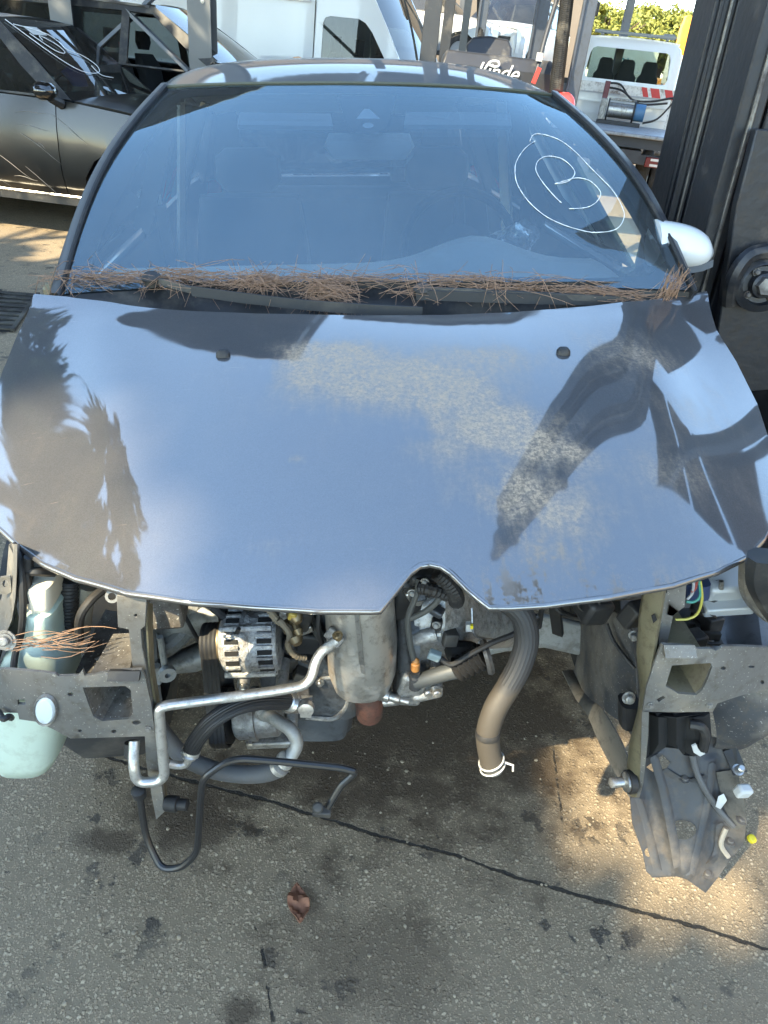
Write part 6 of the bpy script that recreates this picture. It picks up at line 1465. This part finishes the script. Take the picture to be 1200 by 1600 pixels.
# ------------------------------------------------------------------ white flatbed truck
T0, T1 = wD(960, 205, 11.6), wD(977, 118, 14.3)
yt = math.atan2(T1.y - T0.y, T1.x - T0.x); T0.z = 0
tk = thing('flatbed_truck', 'white recovery truck with empty flat deck and striped headboard seen from behind', 'truck', loc=tuple(T0), rz=yt)
cabp = white_paint
deck_m = mat('truck_deck_metal', (.22, .24, .27), .45, .6, var=.25, dirt=(.15, .14, .13), dirt_amt=.4)
frame_m = mat('truck_frame', (.03, .032, .037), .55, .2, var=.2)
zD = .96
b = MB(); b.box((1.35, 0, zD), (2.9, 2.02, .06)); dk = b.build('deck', deck_m, tk, bevel=.015)
b = MB(); b.box((.02, 0, zD - .10), (.06, 2.02, .16)); b.box((1.3, .98, zD - .08), (2.7, .05, .12)); b.box((1.3, -.98, zD - .08), (2.7, .05, .12)); b.build('deck_edge', frame_m, tk)
b = MB(); b.box((1.2, 0, .66), (2.6, 1.0, .18)); b.build('chassis', frame_m, tk)
b = MB(); b.box((.12, 0, .62), (.08, 1.95, .16)); b.build('rear_bar', frame_m, tk, bevel=.01)
for y in (-.78, .78):
    b = MB(); b.box((.07, y, .60), (.05, .36, .15)); q = b.build('tail_light', mat('red_truck_lens', (.12, .006, .006), .3), tk, bevel=.012)
    for z in (.56, .64):
        b = MB(); b.box((.042, y, z), (.01, .20, .035)); b.build('clear_lens', white_plastic, q)
b = MB(); b.box((.04, .03, .63), (.012, .52, .12)); pl = b.build('number_plate', mat('plate_white', (.72, .73, .72), .45), tk)
b = MB(); b.box((.031, -.205, .63), (.004, .05, .118)); b.build('plate_band', mat('plate_blue', (.02, .10, .42), .5), pl)
Mp = Matrix.Translation((.031, .03, .588)) @ Matrix.Rotation(R(-90), 4, 'Z') @ Matrix.Rotation(R(90), 4, 'X')
text_mesh('350EN', .115, mat('plate_black', (.02, .02, .02), .5), 'plate_lettering', pl, Mp)
for y in (-.62, -.88, .62, .88): wheel(tk, (.85, y, .33), (0, -1 if y < 0 else 1, 0), .33, .21)
for y in (-.85, .85): wheel(tk, (4.2, y, .33), (0, -1 if y < 0 else 1, 0), .33, .21)
# cab
cab = [(2.85, .75), (2.86, 1.25), (2.92, 1.85), (3.02, 2.14), (3.3, 2.22), (4.1, 2.2), (4.5, 1.95), (4.95, 1.35), (5.4, 1.15), (5.5, .6), (2.85, .55)]
winB = [(-.70, 1.70), (.70, 1.70), (.75, 1.72), (.77, 1.78), (.74, 2.10), (.71, 2.18), (.64, 2.21), (-.64, 2.21), (-.71, 2.18), (-.74, 2.10), (-.77, 1.78), (-.75, 1.72)]
def cabback(y, z):
    x = 2.85 if z < 1.25 else 2.85 + .14 * ((z - 1.25) / 1.15) ** 1.6
    return V((x + .12 * max(0, (abs(y) - .78) / .2) ** 2, y, z))
bo = [(-.98, .75), (.98, .75), (.98, 1.5), (.94, 2.1), (.89, 2.28), (.80, 2.35), (.5, 2.39), (0, 2.40), (-.5, 2.39), (-.80, 2.35), (-.89, 2.28), (-.94, 2.1), (-.98, 1.5)]
b = MB(); b.panel(dens(bo, .15), [dens(winB, .2)], cabback, sp=.12, thick=(.04, 0, 0)); cb = b.build('cab_back', cabp, tk, ang=50)
b = MB(); b.panel(dens(winB, .2), [], lambda y, z: cabback(y, z) + V((.03, 0, 0))); b.build('rear_window', glass('truck_glass', (.62, .68, .66)), cb)
for s in (-1, 1):
    sideo = [(2.95, .6), (5.2, .6), (5.4, 1.2), (4.95, 1.5), (4.5, 2.1), (4.1, 2.34), (3.05, 2.30), (2.97, 2.0), (2.95, 1.4)]
    wn_ = [(3.25, 1.5), (4.75, 1.5), (4.4, 2.0), (4.1, 2.2), (3.25, 2.18)]
    b = MB(); b.panel(dens(sideo, .2), [wn_], lambda x, z: V((x, s * (.985 - .16 * max(0, (z - 1.3) / .85) ** 1.4), z)), thick=(0, -s * .03, 0)); b.build('cab_side', cabp, tk, ang=50)
    b = MB(); b.tube([(4.6, s * 1.02, 1.45), (4.6, s * 1.18, 1.55)], .02, 8); b.box((4.6, s * 1.2, 1.5), (.08, .14, .32)); b.build('door_mirror', black_plastic, tk, bevel=.02)
b = MB(); b.grid(lambda u, v: V((2.98 + 1.2 * u, (2 * v - 1) * .84, 2.37 + .03 * (1 - (2 * v - 1) ** 2))), 6, 8); b.build('cab_roof', cabp, tk, solid=.03)
b = MB(); b.grid(lambda u, v: V((4.15 + .85 * u, (2 * v - 1) * (.82 + .1 * u), 2.35 - .95 * u)), 4, 6); b.build('windscreen', glass('truck_glass'), tk)
b = MB(); b.box((3.15, 0, 2.46), (.10, 1.5, .05)); b.box((3.15, .6, 2.43), (.08, .06, .06)); b.box((3.15, -.6, 2.43), (.08, .06, .06)); b.box((3.3, -.62, 2.48), (.14, .2, .08)); b.build('roof_bar', mat('roof_bar_metal', (.2, .21, .21), .5, .5), tk, bevel=.01)
for z in (1.12, 1.32):
    b = MB(); b.bar((2.84, .97, z), (2.84, -.97, z), .02, .02); b.build('cab_rib', cabp, cb)
for y in (-.42, .0, .42):
    b = MB(); b.stack([(V((3.5, y, 1.1)), .08, .22), (V((3.35, y, 1.78)), .07, .20), (V((3.35, y, 1.84)), .05, .15), (V((3.35, y, 2.02)), .05, .13), (V((3.35, y, 2.06)), .04, .09)], 14, 4); b.build('seat', interior, tk)
b = MB(); b.box((4.3, 0, 1.25), (.4, 1.7, .2)); b.build('dashboard', interior, tk)
# headboard with red stripes
b = MB(); b.box((2.62, 0, 1.56), (.04, 1.96, .16)); hb_ = b.build('headboard', mat('scuffed_white_paint', (.66, .65, .62), .6, var=.1, dirt=(.18, .13, .10), dirt_amt=.45, dirt_scale=5), tk)
red_st = mat('red_stripe', (.5, .03, .03), .5)
for y0, y1 in ((-.96, -.82), (-.72, -.56), (-.50, -.40), (.98, .86)):
    b = MB(); b.add([(2.597, y0, 1.485), (2.597, y1, 1.485), (2.597, y1 + .07, 1.635), (2.597, y0 + .07, 1.635)], [(0, 1, 2, 3)]); b.build('red_stripe', red_st, hb_)
for y in (-.94, .94):
    b = MB(); b.box((2.64, y, 1.27), (.04, .05, .56)); b.build('headboard_leg', MATS['scuffed_white_paint'], hb_)
# winch and its hoses
wz = thing('winch', 'steel winch bolted to the truck deck below the headboard', 'winch', loc=tuple(Matrix.Translation(T0) @ Matrix.Rotation(yt, 4, 'Z') @ V((2.25, -.05, zD + .032))), rz=yt)
wz.scale = (1.2, 1.0, 1.45)
b = MB(); b.box((0, 0, .02), (.3, .8, .04)); b.build('base_plate', frame_m, wz)
b = MB(); b.cyl((0, .22, .16), (0, -.22, .16), .085, 20); b.build('drum', steel, wz)
for y in (-.24, .24): 
    b = MB(); b.lathe([(.13, -.015), (.13, .015)], (0, y, .16), (0, 1, 0), 20); b.build('drum_flange', frame_m, wz)
b = MB(); b.cyl((0, -.26, .16), (0, -.44, .16), .10, 18); b.build('motor', mat('winch_blue_paint', (.06, .16, .30), .5, var=.3), wz)
b = MB(); b.box((0, .33, .16), (.2, .12, .24)); b.box((0, 0, .28), (.05, .5, .03)); b.build('gear_case', alu, wz, bevel=.01)
b = MB(); b.box((.05, .34, .36), (.08, .10, .22)); b.build('valve', mat('maroon_metal', (.12, .04, .05), .5, .3), wz, bevel=.01)
for pts in ([(.05, .3, .45), (.02, .1, .44), (.0, -.15, .30), (.05, -.5, .30), (.1, -.85, .36), (.1, -.95, .34)], [(.05, -.45, .05), (.1, -.7, .12), (.1, -.9, .32)], [(.05, .3, .40), (0, .05, .38), (0, -.3, .26), (.08, -.8, .30)]):
    b = MB(); b.tube(spline(pts, 6), .014, 6); b.build('hose', black_rubber, wz)
# far sign seen through the cab: white board with lettering
q = wD(971, 108, 24); sg_ = thing('sign_board', 'pale signboard with dark letters seen through the truck cab windows', 'sign', loc=(q.x, q.y, 0))
b = MB(); b.box((0, 0, q.z), (2.2, .05, 1.5)); b.build('board', mat('sign_cream', (.75, .76, .6), .5), sg_)
for x in (-.9, .9): 
    b = MB(); b.box((x, .06, q.z / 2), (.08, .06, q.z)); b.build('leg', frame_m, sg_)
text_mesh('GL', .55, mat('sign_green', (.05, .22, .25), .5), 'lettering', sg_, Matrix.Translation((0, -.03, q.z - .05)) @ Matrix.Rotation(R(90), 4, 'X'))

# ------------------------------------------------------------------ orange excavator with a white panel in front
ex0 = wD(1062, 160, 19); ex0.z = 0
ex = thing('excavator', 'orange excavator with raised boom at the back of the yard', 'excavator', loc=tuple(ex0), off=ex0)
or_m = mat('orange_machine_paint', (.72, .30, .02), .45, var=.12, dirt=(.35, .2, .08), dirt_amt=.3)
b = MB(); b.box(ex0 + V((0.15, .6, 1.0)), (2.4, 2.2, 1.1)); b.box(ex0 + V((.2, .2, 1.7)), (1.6, 1.6, .4)); exb = b.build('body', or_m, ex, bevel=.06)
b = MB(); b.box(ex0 + V((.1, .6, .3)), (2.6, 2.6, .5)); b.build('tracks', frame_m, ex, bevel=.15)
b = MB(); p = [wD(1062, 112, 19.3), wD(1068, 80, 19.3), wD(1074, 45, 19.3), wD(1078, 25, 19.3)]; b.loft([[q + V((dx * w, dy, 0)) for dx, dy in ((-.18, -.16), (.18, -.16), (.18, .16), (-.18, .16))] for q, w in zip(p, (1.1, 1.2, .95, .6))]); b.build('boom', or_m, ex, bevel=.02)
b = MB(); b.tube([wD(1070, 100, 19.0), wD(1078, 55, 19.0)], .05, 8); b.build('boom_cylinder', steel, ex)
b = MB(); b.box(wD(1058, 178, 18.5), (.12, .05, .06)); b.build('red_lamp', MATS['red_paint'], ex)
q = wD(1062, 110, 17.6); pn_ = thing('panel_sign', 'white lattice panel standing before the orange excavator', 'panel', loc=(q.x, q.y, 0))
b = MB(); b.box((0, 0, q.z), (.75, .03, .62)); b.build('board', mat('panel_cream', (.72, .70, .62), .6, var=.15, vscale=14), pn_)
for z in (-.05, -.18):
    for i in range(4):
        b = MB(); b.box((-.25 + .07 * i, -.02, q.z + z), (.025, .01, .09), (0, .3, 0)); b.build('printed_bar', frame_m, pn_)
b = MB(); b.box((.2, -.02, q.z + .05), (.14, .02, .12)); b.build('orange_label', orange_pl, pn_)
for x in (-.33, .33):
    b = MB(); b.box((x, .04, q.z / 2), (.05, .04, q.z)); b.build('leg', frame_m, pn_)

# ------------------------------------------------------------------ white cars on the storage rack at the back
rk0 = wD(735, 40, 14.0); rk0.z = 0
rk = thing('storage_rack', 'steel two-storey rack holding white vehicles', 'rack', loc=tuple(rk0), off=rk0)
RZ = 1.55
for dx in (-3.2, -.1, 3.0):
    for dy in (0, 4.4):
        b = MB(); b.box(rk0 + V((dx, dy, 1.9)), (.14, .14, 3.8)); b.build('upright', post_m, rk)
for dy in (0, 4.4):
    for z in (RZ - .08, 3.7):
        b = MB(); b.box(rk0 + V((-.1, dy, z)), (6.3, .10, .14)); b.build('beam', post_m, rk)
b = MB(); b.box(rk0 + V((-.1, 2.2, RZ - .02)), (6.2, 4.4, .05)); b.build('deck', post_m, rk)
SPW = dict(rear=-2.1, front=2.1, w=1.8, belt=1.0, roof=1.55, sill=.34, cowl=.95, wtop=.2, rtop=-1.6, tail=-2.0, fa=1.3, ra=-1.25, r=.33, nose=.88, frame=black_plastic)
for px, py, dpt, z, rz, pt, lab in ((820, 20, 15.2, RZ, -112, white_paint, 'white car nose-on upper level of the rack'), (655, 22, 15.0, RZ, -20, silver_paint, 'silver car side-on upper level of the rack'), (815, 70, 15.4, 0, -110, white_paint, 'white car on the ground below the rack'), (930, 70, 22, 0, -95, silver_paint, 'silver car parked far behind the forklift mast')):
    q = wD(px, py, dpt); v_ = thing('rack_car' if z else 'parked_car', lab, 'car', loc=(q.x, q.y + (1.6 if z and rz < -90 else 1.2), z), rz=R(rz), group='cars stored at the back of the yard')
    vehicle(v_, SPW, pt, dark_glass, detail=1)

# ------------------------------------------------------------------ the mast forklift holding the wreck on the right
mbase = cY(1120, 470, 2.3)
pL = V((mbase.x, 2.42, 1.25))
mast = thing('mast_forklift', 'black forklift mast rising close beside the right flank of the grey car', 'forklift', M=M_CAR @ Matrix.Translation(pL) @ Matrix.Rotation(R(3.4), 4, 'Y') @ Matrix.Translation(BASE - pL), off=BASE)
mast_m = mat('mast_black_steel', (.028, .031, .038), .42, .45, var=.35, vscale=5, dirt=(.10, .085, .07), dirt_amt=.36, dirt_scale=7, bump=.15, bscale=40)
mast_w = mat('mast_worn_steel', (.15, .15, .15), .38, .75, var=.35, vscale=9, dirt=(.05, .04, .035), dirt_amt=.5, dirt_scale=10)
def rail(x0, x1, y, nm_, d=.14, z0=-.15, z1=4.6, lip=.03):
    """upright of C section: web to the left, lips right"""
    b = MB()
    sec = [(x0, y), (x1, y), (x1, y + lip), (x0 + .035, y + lip), (x0 + .035, y + d - lip), (x1, y + d - lip), (x1, y + d), (x0, y + d)]
    b.loft([[V((a, c, z)) for a, c in sec] for z in (z0, z1)]); o = b.build(nm_, mast_m, mast, bevel=.005, ang=30)
    return o
yF, yN = 2.42, 1.95
xF = cY(1040, 335, yF).x
r1 = rail(xF, xF + .085, yF, 'outer_rail', .16)
for dx, w in ((.018, .012), (.045, .010), (.066, .012)):
    b = MB(); b.box((xF + dx, yF - .004, 2.2), (w, .012, 4.6)); b.build('rail_ridge', mast_m if dx != .045 else mast_w, r1, bevel=.003)
r2 = rail(xF + .095, xF + .150, yF + .02, 'inner_rail', .12, 0, 5.2)
b = MB(); b.box((xF + .128, yF + .012, 2.4), (.010, .010, 4.8)); b.build('rail_ridge', mast_w, r2)
xN = cY(1118, 330, yN).x
r3 = rail(xN - .01, xN + .055, yN, 'outer_rail', .16)
r4 = rail(xN + .065, xN + .13, yN + .01, 'inner_rail', .12, 0, 5.2)
b = MB(); b.box((xN + .025, yN - .004, 2.2), (.012, .012, 4.6)); b.build('rail_ridge', mast_w, r3, bevel=.003)
for z in (4.5, 2.9, .25):
    b = MB(); b.box((xF + .12, (yF + yN) / 2 + .08, z), (.05, yF - yN + .1, .16 if z > 4 else .10)); b.build('cross_member', mast_m, mast, bevel=.01)
b = MB(); b.cyl((xF + .20, (yF + yN) / 2 + .20, .2), (xF + .20, (yF + yN) / 2 + .20, 4.2), .045, 16); b.build('lift_cylinder', mast_m, mast)
b = MB(); b.cyl((xF + .20, (yF + yN) / 2 + .20, 4.2), (xF + .20, (yF + yN) / 2 + .20, 5.0), .028, 12); b.build('lift_rod', chrome, mast)
p = [V((xF + .16, yF - .08, 1.0 + .03 * i)) for i in range(120)]
b = MB(); b.tube(p, [.012 if i % 2 else .008 for i in range(120)], 6); b.build('lift_chain', mast_w, mast, ang=20)
# roller hub and carriage plate near the bottom right
b = MB(); b.panel([(1128, 560), (1150, 330), (1175, 210), (1290, 210), (1290, 600), (1135, 620)], [], lambda px, py: cY(px, py, yN - .06), thick=(0, .03, 0)); cp = b.build('carriage_plate', mast_m, mast, bevel=.004)
hc = cY(1196, 448, yN - .09)
b = MB(); b.lathe([(.060, .03), (.068, .02), (.068, -.01), (.050, -.02), (.045, -.005), (.034, -.005), (.03, -.03), (.018, -.035), (.001, -.036)], hc, (.15, 1, -.1), 28); b.build('roller_hub', mast_m, cp, ang=30)
b = MB(); b.lathe([(.022, -.05), (.025, -.045), (.025, -.02)], hc, (.15, 1, -.1), 6); b.build('hub_nut', mast_w, cp)
for a in range(4):
    q = hc + V((math.cos(a * 1.57 + .7) * .040, -.008, math.sin(a * 1.57 + .7) * .040)); bolt(cp, q, (0, -1, .1), .007, .008, mast_w)
b = MB(); b.tube(spline([cY(1148, 480, yN - .07), cY(1152, 440, yN - .09), cY(1175, 405, yN - .09), cY(1215, 395, yN - .09)], 6), .02, 8); b.build('guard_hoop', mast_m, cp)
for y in (2.05, 2.55):
    b = MB(); b.loft([[V((x, y + dy, .20 + dz)) for dy, dz in ((-.06, -.02), (.06, -.02), (.06, h), (-.06, h))] for x, h in ((xF + .12, .025), (xF - .6, .02), (xF - 1.45, .0))]); b.box((xF + .11, y, .55), (.05, .12, .8)); b.build('fork', mast_w, mast)
# body of that forklift
b = MB(); b.box((xF + 1.3, 2.25, .65), (1.9, 1.1, .75)); b.build('chassis', fk_m, mast, bevel=.06)
b = MB(); b.box((xF + 2.1, 2.25, .85), (.6, 1.15, 1.0)); b.build('counterweight', MATS['red_paint'], mast, bevel=.12)
for x in (xF + .55, xF + 1.9):
    for y in (1.8, 2.7): wheel(mast, (x, y, .22), (0, -1 if y < 2 else 1, 0), .28, .2)
for x, y in ((xF + .5, 1.78), (xF + .5, 2.72), (xF + 1.9, 1.78), (xF + 1.9, 2.72)):
    b = MB(); b.box((x, y, 1.65), (.07, .07, 1.4)); b.build('guard_post', fk_m, mast)
for i in range(3):
    b = MB(); b.box((xF + .62 + .58 * i, 2.25, 2.36), (.48, 1.0, .05)); b.build('guard_plate', fk_m, mast)
b = MB(); b.box((xF + 1.2, 2.25, 1.15), (.5, .5, .12)); b.box((xF + 1.45, 2.25, 1.45), (.12, .5, .5)); b.build('seat', interior, mast, bevel=.04)

# ------------------------------------------------------------------ trees
leaf_m = [mat('pine_foliage_%s' % k, c, .75, var=.35, vscale=1.2) for k, c in (('sunny', (.20, .20, .035)), ('dark', (.045, .065, .022)), ('shade', (.03, .045, .02)))]
bark = mat('pine_bark', (.10, .065, .045), .9, var=.4, vscale=12, bump=.4, bscale=18)
def tree(name, label, base, h, rx, ry, rz, n_clump, n_leaf, size, m, seed, holes=None, group=None, cz=None, lean=(0, 0)):
    rnd = random.Random(seed)
    t = thing(name, label, 'tree', loc=tuple(base), group=group)
    b = MB(); top = V((lean[0], lean[1], h - rz * 1.2)); b.tube(spline([(0, 0, -.05), (lean[0] * .2, lean[1] * .3, h * .3), (lean[0] * .7, lean[1] * .6, h * .6), top], 4), [.22 - .010 * i for i in range(13)], 9)
    for i in range(6):
        a = rnd.uniform(0, 6.28); b.tube(spline([top * .8, top + V((math.cos(a) * rx * .3, math.sin(a) * ry * .3, rz * .3)), top + V((math.cos(a) * rx * .75, math.sin(a) * ry * .75, rz * .8))], 4), [.09 - .008 * j for j in range(9)], 6)
    b.build('trunk', bark, t)
    b = MB(); cc = V((lean[0], lean[1], h - rz if cz is None else cz))
    wb_ = V(base)
    for i in range(n_clump):
        a = rnd.uniform(0, 6.283); rr = math.sqrt(rnd.random()); zz = rnd.uniform(-.5, 1) * math.sqrt(max(.05, 1 - rr * rr))
        c = cc + V((math.cos(a) * rr * rx, math.sin(a) * rr * ry, zz * rz)); cr = rnd.uniform(.5, 1.1) * (rx + ry) * .11
        for j in range(n_leaf):
            d = V((rnd.gauss(0, 1), rnd.gauss(0, 1), rnd.gauss(0, .7))).normalized() * cr * rnd.random() ** .4
            p = c + V((d.x, d.y, d.z * .65))
            if holes:
                w = p + wb_; skip = False
                for hp_, hr in holes:
                    k = (w - hp_); k = (k - SUN * k.dot(SUN)).length
                    if k < hr: skip = True; break
                if skip: continue
            s = size * rnd.uniform(.6, 1.4); u = V((rnd.gauss(0, 1), rnd.gauss(0, 1), rnd.gauss(0, 1))).normalized(); v_ = u.cross(V((rnd.gauss(0, 1), rnd.gauss(0, 1), rnd.gauss(0, 1)))).normalized()
            b.add([p - u * s - v_ * s * .4, p + u * s * .2 - v_ * s * .5, p + u * s + v_ * s * .1, p - u * s * .1 + v_ * s * .5], [(0, 1, 2, 3)])
    b.build('crown', m, t, recalc=False, ang=180)
# sunlit pines across the back
for i, (px, py, dpt, hh, sc_w) in enumerate(((945, 60, 42, 6.3, 3.4), (985, 52, 50, 7.2, 4.4), (1022, 55, 44, 6.6, 3.8), (1062, 60, 46, 6.6, 3.8), (925, 48, 38, 6.2, 2.6), (1110, 60, 48, 7.0, 4.4), (1005, 85, 60, 6.0, 6.), (1170, 60, 44, 7, 4))):
    q = wD(px, 140, dpt); q.z = 0; top = wD(px, py - 38, dpt).z
    tree('umbrella_pine', ['rounded sunlit pine just right of the forklift mast', 'broad sunlit pine above the truck cab roof', 'spreading sunlit pine left of the orange boom', 'sunlit pine directly behind the orange boom', 'narrow sunlit pine touching the forklift mast', 'sunlit pine hidden behind the black mast', 'low broad pine furthest back behind the truck', 'sunlit pine right of the black mast'][i], q, top, sc_w, sc_w, min(2.2, top * .34), 90, 130, .13, leaf_m[0], 100 + i, group='pines along the back of the yard')
# tall pines behind the photographer: they put the yard in shade, with gaps cut in the crowns to place the sun patches
spots = []
for px, py, r_ in ((975, 1330, .17), (950, 1180, .17), (930, 1250, .16), (1040, 1385, .16), (1120, 1400, .14), (1192, 1290, .10), (1185, 1385, .14), (60, 350, .5), (120, 372, .4), (0, 360, .5), (90, 402, .2)):
    spots.append((wZ(px, py, 0), r_ + .04))
for px, py, r_ in ((60, 790, .24), (100, 850, .22), (20, 720, .16), (150, 880, .18), (1120, 893, -.03), (1180, 860, 0)):
    s, t = hood_st(px, py); spots.append((M_CAR @ cS(s, t, HZ(s, t)), r_ + .09))
for px, py, d_, r_ in ((60, 250, 5.3, .3),): spots.append((wD(px, py, d_), r_))
for i, (x, y, h, rx_, ry_) in enumerate(((-3.2, -7.0, 10.5, 3.8, 3.4), (-7.5, -6.2, 10.8, 3.8, 3.6), (-11.5, -5.2, 11, 3.6, 3.6), (-6.0, -10.5, 12.5, 4.0, 3.4), (-10.5, -1.2, 10.2, 3.4, 3.2), (-1.0, -10.5, 12., 3.6, 3.2), (-14.0, -1.5, 11.5, 3.2, 3.2), (1.5, -6.5, 10.5, 3.0, 3.0), (-5.6, -3.0, 10.6, 2.8, 2.6))):
    tree('tall_pine', 'tall umbrella pine outside the picture behind the photographer', V((x, y, 0)), h, rx_, ry_, 1.5, 150, 70, .20, leaf_m[1], 300 + i, holes=spots, group='pines behind the photographer')

for i, (x, y, h, lb) in enumerate(((-7.2, 3.4, 8.0, 'dense dark pine standing outside the picture to the left'), (-8.0, -.6, 7.5, 'second dense dark pine outside the picture to the left'))):
    tree('bushy_pine', lb, V((x, y, 0)), h + 1.6, 2.5, 2.5, 2.8, 120, 70, .16, leaf_m[1], 500 + i, holes=spots, group='bushy pines left of the yard')

# ------------------------------------------------------------------ buildings added for warm bounce and to keep low sky out of reflections
plaster = mat('cream_plaster', (.52, .43, .30), .9, var=.12, vscale=1.5, dirt=(.30, .24, .17), dirt_amt=.3, dirt_scale=.8, bump=.2, bscale=20)
def shed(name, label, c, d, n, axis, wm=None):
    t = thing(name, label, 'building', loc=(c[0], c[1], 0))
    b = MB(); b.box((0, 0, d[2] / 2), d); w = b.build('wall', wm or plaster, t)
    b = MB(); b.box((0, 0, d[2] + .12), (d[0] + .5, d[1] + .5, .24)); b.build('roof', mat('fibre_roof', (.22, .20, .18), .9, var=.3), t)
    for i in range(n):
        k = -.5 + (i + .5) / n
        b = MB()
        if axis == 'x': b.box((-d[0] / 2 - .01, k * d[1], d[2] * .62), (.06, d[1] / n * .45, 1.1))
        else: b.box((k * d[0], -d[1] / 2 - .01, d[2] * .62), (d[0] / n * .45, .06, 1.1))
        f = b.build('window', frame_m, t)
        b = MB()
        if axis == 'x': b.box((-d[0] / 2 - .05, k * d[1], d[2] * .62), (.02, d[1] / n * .40, 1.0))
        else: b.box((k * d[0], -d[1] / 2 - .05, d[2] * .62), (d[0] / n * .40, .02, 1.0))
        b.build('pane', mat('dark_pane', (.03, .035, .04), .08), f)
shed('bounce_wall', 'added unseen cream wall on the right that bounces warm light', (12.5, 1.0), (5, 22, 5.5), 6, 'x')  # added out of view to bounce warm sunlight into the yard
shed('sky_screen_back', 'added wall behind the vehicle rack that blocks the low sky', (-9.5, 27), (27, 6, 6.5), 9, 'y', mat('brown_render', (.17, .14, .11), .9, var=.2, vscale=1.5))  # added to hide bright low sky from the roof reflection
shed('sky_screen_left', 'added long brown block on the left that blocks the low sky', (-18, 12), (4, 20, 5.0), 6, 'x', MATS['brown_render'])  # added out of view to darken the reflection in the windscreen pillars
